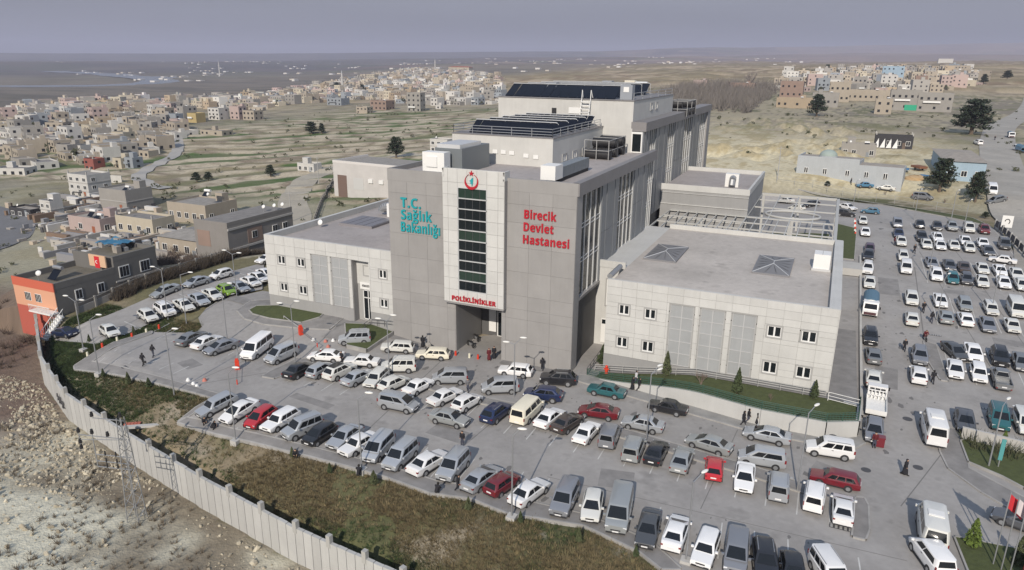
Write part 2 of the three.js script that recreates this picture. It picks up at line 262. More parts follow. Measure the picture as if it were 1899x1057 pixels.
// ---------- what stands where (metres, degrees) ----------
const CARS = [
['sedan','navy',-70.79,16.69,88,'navy sedan along the hedge by the concrete house','cars along the hedge by the concrete house'],
['sedan','silver',-67.16,2.28,-6,'first silver sedan from the left along the hedge by the concrete house','cars along the hedge by the concrete house'],
['sedan','silver',-65.74,-2.62,-6,'second silver sedan from the left along the hedge by the concrete house','cars along the hedge by the concrete house'],
['hatchback','white',-65.34,-7.52,-6,'white hatchback along the hedge by the concrete house','cars along the hedge by the concrete house'],
['sedan','white',-65.51,-18.52,-6,'white sedan along the hedge by the concrete house','cars along the hedge by the concrete house'],
['hatchback','white',-62.47,15.91,72,'first white hatchback from the left in the left lot beside the turning road','cars in the left lot beside the turning road'],
['hatchback','white',-62.38,9.73,72,'second white hatchback from the left in the left lot beside the turning road','cars in the left lot beside the turning road'],
['SUV','white',-61.48,7.50,72,'white SUV in the left lot beside the turning road','cars in the left lot beside the turning road'],
['sedan','white',-60.00,5.27,72,'white sedan between white SUV and silver sedan in the left lot beside the turning road','cars in the left lot beside the turning road'],
['sedan','silver',-59.25,3.05,72,'first silver sedan from the left in the left lot beside the turning road','cars in the left lot beside the turning road'],
['sedan','white',-58.79,0.82,72,'white sedan between silver sedan and green hatchback in the left lot beside the turning road','cars in the left lot beside the turning road'],
['hatchback','green',-58.10,-1.42,72,'green hatchback in the left lot beside the turning road','cars in the left lot beside the turning road'],
['sedan','silver',-57.62,-3.65,72,'silver sedan between green hatchback and white sedan in the left lot beside the turning road','cars in the left lot beside the turning road'],
['sedan','white',-58.07,-6.62,72,'third white sedan from the left in the left lot beside the turning road','cars in the left lot beside the turning road'],
['sedan','white',-58.50,-8.87,72,'fourth white sedan from the left in the left lot beside the turning road','cars in the left lot beside the turning road'],
['sedan','white',-58.90,-11.11,72,'fifth white sedan from the left in the left lot beside the turning road','cars in the left lot beside the turning road'],
['sedan','grey',-50.16,12.91,-178,'first grey sedan from the left on the bays above the street barrier','cars on the bays above the street barrier'],
['sedan','white',-47.21,13.06,-180,'white sedan on the bays above the street barrier','cars on the bays above the street barrier'],
['sedan','grey',-44.16,13.56,-14,'second grey sedan from the left on the bays above the street barrier','cars on the bays above the street barrier'],
['minibus','white',-39.35,12.01,11,'white minibus beside the kerb strip near the red barriers','cars beside the kerb strip near the red barriers'],
['van','silver',-35.04,12.27,-10,'silver van beside the kerb strip near the red barriers','cars beside the kerb strip near the red barriers'],
['sedan','white',-29.65,10.19,-74,'white sedan parked in front of the tower','cars parked in front of the tower'],
['van','silver',-29.12,4.81,-56,'silver van between white sedan and white boxy sedan parked in front of the tower','cars parked in front of the tower'],
['boxy sedan','white',-24.59,9.44,-72,'white boxy sedan parked in front of the tower','cars parked in front of the tower'],
['estate car','white',-22.94,3.84,-66,'white estate car between white boxy sedan and white van parked in front of the tower','cars parked in front of the tower'],
['van','white',-19.62,8.73,-63,'white van parked in front of the tower','cars parked in front of the tower'],
['estate car','cream',-17.78,3.39,-71,'cream estate car parked in front of the tower','cars parked in front of the tower'],
['van','silver',-12.22,8.89,-64,'silver van between cream estate car and white estate car parked in front of the tower','cars parked in front of the tower'],
['estate car','white',-5.93,3.55,-80,'second white estate car from the left parked in front of the tower','cars parked in front of the tower'],
['van','silver',-5.70,8.58,-60,'silver van between white estate car and navy SUV parked in front of the tower','cars parked in front of the tower'],
['SUV','navy',-0.40,8.21,-80,'navy SUV parked in front of the tower','cars parked in front of the tower'],
['SUV','black',-0.32,3.56,-74,'black SUV parked in front of the tower','cars parked in front of the tower'],
['sedan','black',-29.99,14.94,178,'first black sedan from the left in the middle row below the tower','cars in the middle row below the tower'],
['hatchback','silver',-27.64,13.82,178,'silver hatchback in the middle row below the tower','cars in the middle row below the tower'],
['SUV','white',-25.23,13.18,171,'white SUV in the middle row below the tower','cars in the middle row below the tower'],
['sedan','silver',-22.27,13.52,170,'silver sedan between white SUV and white estate car in the middle row below the tower','cars in the middle row below the tower'],
['estate car','white',-20.17,12.73,9,'white estate car in the middle row below the tower','cars in the middle row below the tower'],
['hatchback','white',-17.49,13.04,167,'first white hatchback from the left in the middle row below the tower','cars in the middle row below the tower'],
['boxy sedan','white',-14.46,12.56,170,'first white boxy sedan from the left in the middle row below the tower','cars in the middle row below the tower'],
['boxy sedan','white',-10.36,13.48,164,'second white boxy sedan from the left in the middle row below the tower','cars in the middle row below the tower'],
['hatchback','white',-7.37,13.70,169,'white hatchback between white boxy sedan and navy SUV in the middle row below the tower','cars in the middle row below the tower'],
['SUV','navy',-3.33,14.64,174,'navy SUV in the middle row below the tower','cars in the middle row below the tower'],
['minibus','cream',-0.37,12.85,178,'cream minibus in the middle row below the tower','cars in the middle row below the tower'],
['sedan','white',2.32,13.10,172,'white sedan between cream minibus and brown sedan in the middle row below the tower','cars in the middle row below the tower'],
['sedan','brown',4.45,13.30,167,'brown sedan in the middle row below the tower','cars in the middle row below the tower'],
['boxy sedan','white',6.98,14.48,176,'white boxy sedan between brown sedan and grey van in the middle row below the tower','cars in the middle row below the tower'],
['van','grey',9.35,14.20,-174,'grey van in the middle row below the tower','cars in the middle row below the tower'],
['van','silver',12.24,15.62,-176,'silver van between grey van and black sedan in the middle row below the tower','cars in the middle row below the tower'],
['sedan','black',14.42,15.25,-180,'black sedan between silver van and silver sedan in the middle row below the tower','cars in the middle row below the tower'],
['sedan','silver',17.00,15.48,-179,'silver sedan between black sedan and red hatchback in the middle row below the tower','cars in the middle row below the tower'],
['hatchback','red',20.08,15.71,-173,'red hatchback in the middle row below the tower','cars in the middle row below the tower'],
['sedan','white',22.92,16.14,4,'white sedan between red hatchback and silver van in the middle row below the tower','cars in the middle row below the tower'],
['van','silver',25.93,16.51,-177,'silver van between white sedan and white van in the middle row below the tower','cars in the middle row below the tower'],
['van','white',28.94,16.76,178,'white van in the middle row below the tower','cars in the middle row below the tower'],
['sedan','white',31.27,17.60,-180,'third white sedan from the left in the middle row below the tower','cars in the middle row below the tower'],
['van','silver',-14.05,17.37,93,'silver van standing in the aisle of the front lot','cars standing in the aisle of the front lot'],
['sedan','silver',-7.33,17.85,90,'silver sedan standing in the aisle of the front lot','cars standing in the aisle of the front lot'],
['boxy sedan','teal',5.95,4.08,-90,'teal boxy sedan along the pavement below the right wing lawn','cars along the pavement below the right wing lawn'],
['sedan','dark red',6.66,9.48,-83,'dark red sedan along the pavement below the right wing lawn','cars along the pavement below the right wing lawn'],
['sedan','silver',11.77,10.12,-89,'first silver sedan from the left along the pavement below the right wing lawn','cars along the pavement below the right wing lawn'],
['boxy sedan','black',13.34,5.15,-92,'black boxy sedan along the pavement below the right wing lawn','cars along the pavement below the right wing lawn'],
['sedan','silver',18.87,11.36,-101,'second silver sedan from the left along the pavement below the right wing lawn','cars along the pavement below the right wing lawn'],
['sedan','silver',23.99,6.93,-92,'third silver sedan from the left along the pavement below the right wing lawn','cars along the pavement below the right wing lawn'],
['van','silver',23.99,12.02,-84,'silver van along the pavement below the right wing lawn','cars along the pavement below the right wing lawn'],
['van','white',29.97,7.35,-84,'white van along the pavement below the right wing lawn','cars along the pavement below the right wing lawn'],
['estate car','dark red',30.57,12.82,-92,'dark red estate car along the pavement below the right wing lawn','cars along the pavement below the right wing lawn'],
['estate car','silver',-32.24,25.86,-15,'silver estate car in the front row beside the grass bank','cars in the front row beside the grass bank'],
['sedan','white',-28.78,26.02,-6,'first white sedan from the left in the front row beside the grass bank','cars in the front row beside the grass bank'],
['hatchback','red',-25.62,26.23,2,'red hatchback in the front row beside the grass bank','cars in the front row beside the grass bank'],
['estate car','white',-23.23,25.87,-3,'first white estate car from the left in the front row beside the grass bank','cars in the front row beside the grass bank'],
['van','silver',-19.88,26.41,-19,'first silver van from the left in the front row beside the grass bank','cars in the front row beside the grass bank'],
['hatchback','black',-17.55,26.53,-4,'black hatchback between silver van and silver sedan in the front row beside the grass bank','cars in the front row beside the grass bank'],
['sedan','silver',-14.91,25.87,-1,'first silver sedan from the left in the front row beside the grass bank','cars in the front row beside the grass bank'],
['boxy sedan','white',-12.80,26.42,-10,'white boxy sedan in the front row beside the grass bank','cars in the front row beside the grass bank'],
['van','silver',-10.55,26.37,7,'second silver van from the left in the front row beside the grass bank','cars in the front row beside the grass bank'],
['van','silver',-7.78,26.66,1,'third silver van from the left in the front row beside the grass bank','cars in the front row beside the grass bank'],
['sedan','white',-4.82,26.42,168,'second white sedan from the left in the front row beside the grass bank','cars in the front row beside the grass bank'],
['van','silver',-2.27,26.13,2,'silver van between white sedan and silver sedan in the front row beside the grass bank','cars in the front row beside the grass bank'],
['sedan','silver',0.94,26.60,170,'second silver sedan from the left in the front row beside the grass bank','cars in the front row beside the grass bank'],
['hatchback','dark red',3.08,26.70,166,'dark red hatchback in the front row beside the grass bank','cars in the front row beside the grass bank'],
['sedan','white',5.79,26.85,167,'third white sedan from the left in the front row beside the grass bank','cars in the front row beside the grass bank'],
['van','grey',9.04,26.55,5,'grey van between white sedan and white hatchback in the front row beside the grass bank','cars in the front row beside the grass bank'],
['hatchback','white',11.51,26.39,12,'white hatchback in the front row beside the grass bank','cars in the front row beside the grass bank'],
['minibus','silver',13.88,26.22,9,'silver minibus in the front row beside the grass bank','cars in the front row beside the grass bank'],
['sedan','dark grey',16.69,27.43,6,'dark grey sedan in the front row beside the grass bank','cars in the front row beside the grass bank'],
['sedan','white',18.87,27.00,-179,'fourth white sedan from the left in the front row beside the grass bank','cars in the front row beside the grass bank'],
['estate car','white',21.44,27.92,-2,'second white estate car from the left in the front row beside the grass bank','cars in the front row beside the grass bank'],
['van','grey',23.71,27.57,4,'second grey van from the left in the front row beside the grass bank','cars in the front row beside the grass bank'],
['SUV','black',25.81,27.52,10,'black SUV in the front row beside the grass bank','cars in the front row beside the grass bank'],
['hatchback','black',27.88,27.88,10,'black hatchback between black SUV and white van in the front row beside the grass bank','cars in the front row beside the grass bank'],
['van','white',30.48,27.09,26,'white van in the front row beside the grass bank','cars in the front row beside the grass bank'],
['van','white',37.65,21.48,200,'white van beside the gate kerb on the right','cars beside the gate kerb on the right'],
['minibus','white',37.95,17.77,178,'first white minibus from the left beside the gate kerb on the right','cars beside the gate kerb on the right'],
['minibus','white',39.71,-1.14,181,'second white minibus from the left beside the gate kerb on the right','cars beside the gate kerb on the right'],
['sedan','dark grey',45.21,13.11,-109,'dark grey sedan beside the gate kerb on the right','cars beside the gate kerb on the right'],
['hatchback','white',33.63,-89.15,2,'white hatchback in the queue beside the right wing passage','cars in the queue beside the right wing passage'],
['sedan','white',33.94,-78.80,1,'white sedan between white hatchback and purple hatchback in the queue beside the right wing passage','cars in the queue beside the right wing passage'],
['hatchback','purple',34.54,-66.52,-1,'purple hatchback in the queue beside the right wing passage','cars in the queue beside the right wing passage'],
['SUV','black',34.29,-61.65,-2,'black SUV between purple hatchback and white SUV in the queue beside the right wing passage','cars in the queue beside the right wing passage'],
['SUV','white',34.10,-54.26,-2,'white SUV in the queue beside the right wing passage','cars in the queue beside the right wing passage'],
['sedan','white',34.31,-47.29,-1,'white sedan between white SUV and white truck in the queue beside the right wing passage','cars in the queue beside the right wing passage'],
['truck','white',34.26,-35.87,-2,'white truck in the queue beside the right wing passage','cars in the queue beside the right wing passage'],
['SUV','black',34.14,-24.87,1,'black SUV between white truck and grey sedan in the queue beside the right wing passage','cars in the queue beside the right wing passage'],
['sedan','grey',34.44,-18.79,182,'grey sedan in the queue beside the right wing passage','cars in the queue beside the right wing passage'],
['sedan','white',34.32,-12.05,178,'third white sedan from the far end in the queue beside the right wing passage','cars in the queue beside the right wing passage'],
['flatbed truck','white',34.41,-4.97,178,'white flatbed truck in the queue beside the right wing passage','cars in the queue beside the right wing passage'],
['SUV','grey',34.09,1.32,-2,'grey SUV in the queue beside the right wing passage','cars in the queue beside the right wing passage'],
['van','grey',40.15,-89.10,1,'grey van in the single file beside the traffic aisle','cars in the single file beside the traffic aisle'],
['sedan','navy',39.93,-80.06,0,'navy sedan in the single file beside the traffic aisle','cars in the single file beside the traffic aisle'],
['sedan','white',40.11,-73.89,0,'white sedan between navy sedan and white hatchback in the single file beside the traffic aisle','cars in the single file beside the traffic aisle'],
['hatchback','white',39.94,-63.76,0,'white hatchback in the single file beside the traffic aisle','cars in the single file beside the traffic aisle'],
['van','white',40.02,-56.79,-1,'white van in the single file beside the traffic aisle','cars in the single file beside the traffic aisle'],
['SUV','white',40.05,-42.00,0,'white SUV between white van and white sedan in the single file beside the traffic aisle','cars in the single file beside the traffic aisle'],
['sedan','white',39.66,-33.70,178,'white sedan between white SUV and grey SUV in the single file beside the traffic aisle','cars in the single file beside the traffic aisle'],
['SUV','grey',39.78,-20.70,-1,'grey SUV in the single file beside the traffic aisle','cars in the single file beside the traffic aisle'],
['SUV','white',39.31,-14.99,178,'second white SUV from the far end in the single file beside the traffic aisle','cars in the single file beside the traffic aisle'],
['sedan','black',44.42,-90.39,0,'black sedan in the back row beside the verge fence','cars in the back row beside the verge fence'],
['SUV','black',47.52,-89.99,-1,'black SUV in the back row beside the verge fence','cars in the back row beside the verge fence'],
['SUV','silver',50.24,-90.80,0,'silver SUV in the back row beside the verge fence','cars in the back row beside the verge fence'],
['van','white',53.16,-90.37,2,'white van in the back row beside the verge fence','cars in the back row beside the verge fence'],
['SUV','dark red',55.91,-90.67,-1,'dark red SUV in the back row beside the verge fence','cars in the back row beside the verge fence'],
['SUV','black',43.88,-78.77,1,'black SUV in the second row of the upper lot','cars in the second row of the upper lot'],
['sedan','white',46.61,-79.77,2,'first white sedan from the left in the second row of the upper lot','cars in the second row of the upper lot'],
['sedan','white',51.25,-79.17,1,'second white sedan from the left in the second row of the upper lot','cars in the second row of the upper lot'],
['sedan','white',54.06,-78.64,-1,'third white sedan from the left in the second row of the upper lot','cars in the second row of the upper lot'],
['van','dark grey',57.50,-78.78,-2,'dark grey van in the second row of the upper lot','cars in the second row of the upper lot'],
['sedan','white',44.34,-73.75,1,'first white sedan from the left in the third row of the upper lot','cars in the third row of the upper lot'],
['sedan','white',46.56,-73.74,2,'second white sedan from the left in the third row of the upper lot','cars in the third row of the upper lot'],
['sedan','white',48.90,-74.72,1,'third white sedan from the left in the third row of the upper lot','cars in the third row of the upper lot'],
['hatchback','white',51.32,-74.01,-1,'white hatchback in the third row of the upper lot','cars in the third row of the upper lot'],
['sedan','dark grey',54.09,-73.06,2,'dark grey sedan in the third row of the upper lot','cars in the third row of the upper lot'],
['boxy sedan','white',55.70,-68.01,-101,'white boxy sedan in the third row of the upper lot','cars in the third row of the upper lot'],
['sedan','grey',44.22,-61.58,2,'grey sedan in the fourth row of the upper lot','cars in the fourth row of the upper lot'],
['sedan','dark grey',46.84,-61.12,2,'dark grey sedan in the fourth row of the upper lot','cars in the fourth row of the upper lot'],
['boxy sedan','brown',49.03,-61.12,0,'brown boxy sedan in the fourth row of the upper lot','cars in the fourth row of the upper lot'],
['sedan','white',51.73,-61.28,1,'first white sedan from the left in the fourth row of the upper lot','cars in the fourth row of the upper lot'],
['sedan','white',54.21,-61.15,2,'second white sedan from the left in the fourth row of the upper lot','cars in the fourth row of the upper lot'],
['sedan','white',56.45,-60.30,0,'third white sedan from the left in the fourth row of the upper lot','cars in the fourth row of the upper lot'],
['SUV','white',44.40,-54.77,-1,'white SUV in the fifth row of the upper lot','cars in the fifth row of the upper lot'],
['hatchback','teal',46.65,-54.10,-1,'teal hatchback in the fifth row of the upper lot','cars in the fifth row of the upper lot'],
['hatchback','dark grey',48.65,-54.48,-2,'dark grey hatchback in the fifth row of the upper lot','cars in the fifth row of the upper lot'],
['sedan','white',50.83,-54.25,-1,'first white sedan from the left in the fifth row of the upper lot','cars in the fifth row of the upper lot'],
['sedan','white',53.82,-54.83,1,'second white sedan from the left in the fifth row of the upper lot','cars in the fifth row of the upper lot'],
['sedan','white',56.33,-54.92,0,'third white sedan from the left in the fifth row of the upper lot','cars in the fifth row of the upper lot'],
['sedan','white',43.90,-42.55,2,'white sedan in the sixth row of the upper lot','cars in the sixth row of the upper lot'],
['estate car','silver',47.11,-42.33,2,'silver estate car in the sixth row of the upper lot','cars in the sixth row of the upper lot'],
['estate car','white',50.37,-41.99,2,'white estate car in the sixth row of the upper lot','cars in the sixth row of the upper lot'],
['minibus','white',53.62,-42.77,0,'white minibus in the sixth row of the upper lot','cars in the sixth row of the upper lot'],
['sedan','silver',44.14,-36.29,178,'silver sedan in the seventh row beyond the kerb island','cars in the seventh row beyond the kerb island'],
['sedan','white',46.52,-36.25,182,'white sedan in the seventh row beyond the kerb island','cars in the seventh row beyond the kerb island'],
['sedan','grey',49.10,-35.26,0,'grey sedan in the seventh row beyond the kerb island','cars in the seventh row beyond the kerb island'],
['boxy sedan','white',52.11,-36.13,1,'white boxy sedan in the seventh row beyond the kerb island','cars in the seventh row beyond the kerb island'],
['sedan','dark grey',43.98,-24.15,20,'dark grey sedan in the eighth row near the striped patch','cars in the eighth row near the striped patch'],
['sedan','white',46.13,-24.49,2,'white sedan in the eighth row near the striped patch','cars in the eighth row near the striped patch'],
['SUV','black',48.97,-24.26,-2,'black SUV in the eighth row near the striped patch','cars in the eighth row near the striped patch'],
['sedan','grey',51.22,-23.67,-2,'grey sedan in the eighth row near the striped patch','cars in the eighth row near the striped patch'],
['sedan','white',43.48,-18.38,-2,'white sedan in the ninth row near the paved island','cars in the ninth row near the paved island'],
['estate car','white',45.96,-18.43,-2,'white estate car in the ninth row near the paved island','cars in the ninth row near the paved island'],
['pickup truck','grey',48.17,-17.68,179,'grey pickup truck in the ninth row near the paved island','cars in the ninth row near the paved island'],
['sedan','dark grey',43.00,-4.93,-2,'dark grey sedan behind the pale retaining wall','cars behind the pale retaining wall'],
['van','teal',46.34,-6.75,-2,'teal van behind the pale retaining wall','cars behind the pale retaining wall'],
['van','white',48.71,-6.79,1,'white van behind the pale retaining wall','cars behind the pale retaining wall'],
['boxy sedan','blue',34.36,-130.17,-70,'blue boxy sedan beyond the verge fence by the village road','cars beyond the verge fence by the village road'],
['sedan','white',39.40,-130.62,-92,'white sedan beyond the verge fence by the village road','cars beyond the verge fence by the village road'],
['van','grey',47.57,-124.47,67,'grey van beyond the verge fence by the village road','cars beyond the verge fence by the village road'],
['minibus','white',62.07,-126.45,-4,'white minibus beyond the verge fence by the village road','cars beyond the verge fence by the village road'],
['SUV','grey',62.36,-120.17,-63,'grey SUV beyond the verge fence by the village road','cars beyond the verge fence by the village road'],
['sedan','white',16.54,-113.76,-132,'first white sedan from the left in the yard under the steel pergola','cars in the yard under the steel pergola'],
['hatchback','white',19.81,-101.48,-127,'white hatchback in the yard under the steel pergola','cars in the yard under the steel pergola'],
['hatchback','black',22.72,-106.93,-44,'first black hatchback from the left in the yard under the steel pergola','cars in the yard under the steel pergola'],
['hatchback','black',30.27,-95.68,87,'second black hatchback from the left in the yard under the steel pergola','cars in the yard under the steel pergola'],
['sedan','white',30.56,-104.08,48,'white sedan between black hatchback and blue hatchback in the yard under the steel pergola','cars in the yard under the steel pergola'],
['hatchback','blue',35.38,-101.59,-94,'blue hatchback in the yard under the steel pergola','cars in the yard under the steel pergola'],
['van','white',71.53,-222.92,-167,'white van by the shed yard on the village road','cars by the shed yard on the village road'],
['truck','white',81.68,-209.68,-166,'white truck by the shed yard on the village road','cars by the shed yard on the village road'],
['truck','grey',85.80,-250.83,-3,'grey truck by the shed yard on the village road','cars by the shed yard on the village road'],
];
const AREAS = {
  front_lot: [[-35.3,28.7],[-29.3,29.2],[-19.3,29.4],[-7.6,29.5],[-2.5,30.0],[1.3,29.2],[5.0,29.8],[11.5,28.6],[16.6,29.9],[18.7,31.2],[22.0,46.0],[80.0,46.0],[80.0,-40.0],[58.5,-65.4],[59.1,-88.3],[58.1,-101.4],[45.5,-111.3],[29.2,-116.6],[19.0,-120.0],[0.0,-118.0],[-12.0,-118.0],[-12.0,-10.0],[-24.3,2.4],[-27.0,-1.8],[-33.4,-6.8],[-54.2,-5.1],[-55.4,-2.0],[-57.2,0.8],[-56.8,4.0],[-55.5,6.8],[-52.7,8.8],[-52.1,10.5],[-58.3,12.6],[-60.6,22.8],[-59.7,23.4],[-34.5,24.3]],
  left_lot: [[-72.5,17.5],[-71.0,15.2],[-69.7,11.5],[-66.2,-16.4],[-65.9,-18.2],[-54.8,-5.7],[-59.1,3.4],[-61.1,10.2],[-60.8,14.2],[-61.9,18.5]],
  front_pavement: [[-35.3,28.7],[-29.3,29.2],[-19.3,29.4],[-7.6,29.5],[-2.5,30.0],[1.3,29.2],[5.0,29.8],[11.5,28.6],[16.6,29.9],[18.7,31.2],[20.0,30.6],[17.1,28.3],[11.1,27.2],[5.0,27.6],[1.2,27.5],[-2.9,28.2],[-8.2,28.0],[-15.1,28.2],[-19.8,28.3],[-27.8,28.3],[-32.4,28.0],[-34.8,28.0]],
  left_pavement: [[-60.6,22.8],[-59.7,23.4],[-34.5,24.3],[-35.3,28.7],[-34.8,28.0],[-33.0,23.4],[-35.5,23.3],[-49.2,22.7],[-58.4,21.9],[-57.6,13.2],[-58.3,12.6]],
  oval_pavement: [[-51.5,3.1],[-52.1,-0.3],[-49.6,-2.2],[-38.4,-3.5],[-35.3,-2.9],[-34.4,3.3],[-38.4,4.4],[-44.5,5.2],[-48.4,4.8]],
  oval_lawn: [[-49.7,2.5],[-49.7,1.0],[-46.5,-0.5],[-39.0,-2.6],[-38.2,0.8],[-39.5,3.1],[-44.9,3.6],[-48.3,3.3]],
  median_strip: [[-14.3,10.2],[-8.5,11.0],[-2.4,10.8],[4.1,11.0],[11.4,11.3],[17.2,12.2],[23.5,13.0],[28.0,14.1],[29.8,14.8],[29.6,15.8],[27.6,15.5],[23.2,14.7],[17.0,13.9],[11.3,13.1],[5.5,12.2],[-2.5,12.1],[-8.4,12.5],[-13.6,11.6]],
  kerb_island: [[32.4,14.4],[33.0,14.2],[33.3,15.3],[33.3,19.1],[33.0,20.6],[32.1,20.6]],
  small_island: [[-33.6,17.4],[-33.7,15.8],[-33.3,11.4],[-30.6,10.9],[-30.9,13.4],[-31.9,17.2]],
  right_island: [[40.8,-27.2],[42.1,-26.5],[42.5,-15.7],[41.8,-15.7],[40.9,-20.7]],
  verge_lawn: [[18.7,-123.4],[33.9,-117.3],[45.6,-112.8],[55.9,-106.6],[58.1,-98.5],[51.7,-104.4],[36.8,-115.7],[24.1,-122.6]],
  corner_bed: [[42.3,-0.8],[44.1,-3.4],[47.8,-1.3],[60.0,2.0],[60.0,8.0],[46.5,6.2],[45.0,4.8],[42.5,3.3]],
  gate_bed: [[39.8,17.2],[40.6,17.1],[44.1,16.8],[50.0,22.0],[50.0,30.0],[40.3,22.3]],
  corner_pavement: [[40.3,-3.6],[42.7,-3.5],[42.3,4.4],[46.2,7.9],[58.0,14.0],[45.7,11.2],[42.9,8.5],[40.6,5.2],[40.2,2.2]],
  sidewalk: [[2.0,-0.2],[10.3,2.3],[22.5,4.0],[31.0,4.0],[32.4,4.0],[33.2,-3.0],[33.8,0.5],[31.8,4.9],[22.7,5.5],[10.9,4.6],[0.8,1.9]],
};
const HOUSES = [
['white three-storey house with nine windows left of the concrete block','white',-189.0,-69.8,9.0,8.1,7.5,3,''],
['bare concrete block house with a blank front below the green field','concrete',-157.5,-57.6,10.8,8.7,6.3,2,''],
['pink low house with two awning windows near the road bend','pink',-139.7,-35.9,11.5,6.9,4.1,1,'tank'],
['cream low house with cluttered yard beside the pink house','cream',-124.6,-37.9,12.6,6.3,4.7,1,'tank'],
['large stained concrete house with a white water heater on the roof','beige',-122.8,-51.9,13.3,10.6,5.3,1,'dish'],
['beige house with a sagging grey roof behind the brown bushes','beige',-96.2,-26.4,12.9,9.0,4.3,1,'hip'],
['small white two-storey house behind the road bend','white',-168.4,-45.3,4.4,3.6,4.7,2,''],
['long dark canopy shed by the left edge','dark',-177.6,-43.9,9.3,4.6,2.5,1,''],
['red two-storey house with white window frames','red',-244.4,-113.6,5.6,5.0,4.4,2,''],
['cream half of the pair of houses on the lane','cream',-236.6,-120.1,4.8,4.8,4.3,2,''],
['blue half of the pair of houses on the lane','blue',-231.6,-121.5,4.8,4.8,4.5,2,''],
['long cream flat-roofed house among the left town','cream',-351.4,-171.8,11.7,9.3,3.5,1,''],
['grey terrace house with dark side in the left town','concrete',-289.3,-133.8,7.7,7.0,5.5,2,''],
['pale house with a blank white gable end and dark side','white',-286.2,-138.6,5.1,7.2,4.8,2,''],
['plain yellow house at the top of the lane','yellow',-353.3,-265.3,7.6,7.6,6.1,2,''],
['white three-storey house with pink lintels above the field','white',-355.6,-285.6,9.7,8.8,7.8,3,''],
['white and pink three-storey house above the terraces','pink',-345.1,-293.6,8.0,7.2,8.6,3,''],
['beige two-storey house at the end of the ridge street','beige',-332.8,-293.4,9.7,8.7,6.3,2,''],
['tall beige house left of the lane top','beige',-382.9,-267.3,8.2,7.4,8.5,2,''],
['grey blue house below the lane top','blue',-347.0,-244.8,6.3,5.7,7.5,2,''],
['long low stone house above the terraced field','beige',-288.5,-218.7,16.0,8.0,2.8,1,''],
['grey house beside the lane wall','concrete',-285.8,-181.5,6.0,5.4,3.4,1,''],
['small beige house by the lane bend','beige',-249.3,-143.1,5.9,5.3,2.9,1,''],
['cream house with exterior stairs in the left town','cream',-311.3,-178.9,8.6,6.9,5.2,2,''],
['small white hut with a green door beside the dirt road','white',-146.8,-126.7,7.4,4.4,3.2,1,''],
['unfinished white house with overhanging slabs behind the hospital tower','white',-121.4,-178.2,8.1,6.5,5.4,2,''],
['beige house left of the brick house on the ridge','beige',-298.6,-372.2,9.6,7.7,4.9,2,''],
['wide brick house on the ridge','brick',-301.2,-397.3,14.6,11.7,7.3,2,''],
['tall concrete frame building on the ridge','concrete',-265.7,-391.8,11.7,7.0,14.1,4,''],
['grey blue house on the ridge below the minaret','blue',-373.3,-436.4,14.9,11.9,6.2,2,''],
['tiny white hut with green netting on the ridge','white',-256.6,-412.3,4.6,3.6,3.0,1,''],
['cream apartment block standing out in the central town','cream',-717.4,-980.8,16.6,13.3,12.4,4,''],
['long cream school with a red roof above the central town','cream',-809.7,-1468.1,54.5,21.8,13.1,2,'redroof'],
['long arcaded cream building beside the minaret','cream',-641.0,-754.8,29.4,8.8,6.2,1,''],
['red brick upper storey house left of the right-hand town','brick',-8.4,-475.9,15.2,13.7,11.0,2,''],
['grey block house behind the dark pine','concrete',16.1,-396.5,14.4,10.1,8.3,1,''],
['tall beige house with one small window','beige',23.0,-440.1,12.1,9.7,12.2,2,''],
['low earth-coloured house with a dark eave','beige',40.5,-457.2,25.8,12.9,6.9,1,''],
['unfinished concrete house with open floors','concrete',36.1,-585.7,9.6,7.7,10.4,2,''],
['sky blue four-storey house with white balconies','sky',65.0,-716.9,18.5,11.1,17.0,4,''],
['small beige house with a terrace and one dark door','beige',45.9,-360.8,8.1,6.5,8.0,2,''],
['long concrete house with a green tarpaulin on its wall','concrete',57.6,-389.0,15.5,7.7,11.3,2,'tarp'],
['long concrete workshop right of the green tarpaulin','concrete',72.2,-388.5,17.0,8.5,10.2,2,''],
['pinkish brick house in the right-hand town','brick',79.2,-584.3,8.5,6.8,12.2,2,''],
['long cream terrace with white parapets','cream',109.2,-669.6,37.2,11.2,6.8,1,''],
['wide beige house at the top of the right-hand town','beige',149.8,-1017.4,30.9,15.4,9.2,2,''],
['distant pale apartment block alone on the plain','white',215.0,-1793.9,28.2,16.9,13.3,3,''],
['slim white three-storey house with dark windows','white',-32.4,-772.7,9.9,7.9,13.8,3,''],
['low ochre house dug into the slope','ochre',0.1,-379.9,19.8,9.9,5.8,1,''],
['small pink house among bare trees','pink',-92.8,-593.1,12.0,7.2,5.5,1,''],
['brick farm buildings beside the bare trees','brick',-50.0,-536.9,19.8,9.9,6.2,1,''],
['open-fronted grey shed with a pale roof','concrete',32.8,-178.5,10.2,6.1,4.6,1,''],
['open timber-framed shed full of white boards','dark',43.8,-200.8,11.6,5.8,4.4,1,''],
['grey-roofed workshop with a pale blue end wall','sky',57.8,-142.5,9.4,31.9,5.3,1,'lowroof'],
];
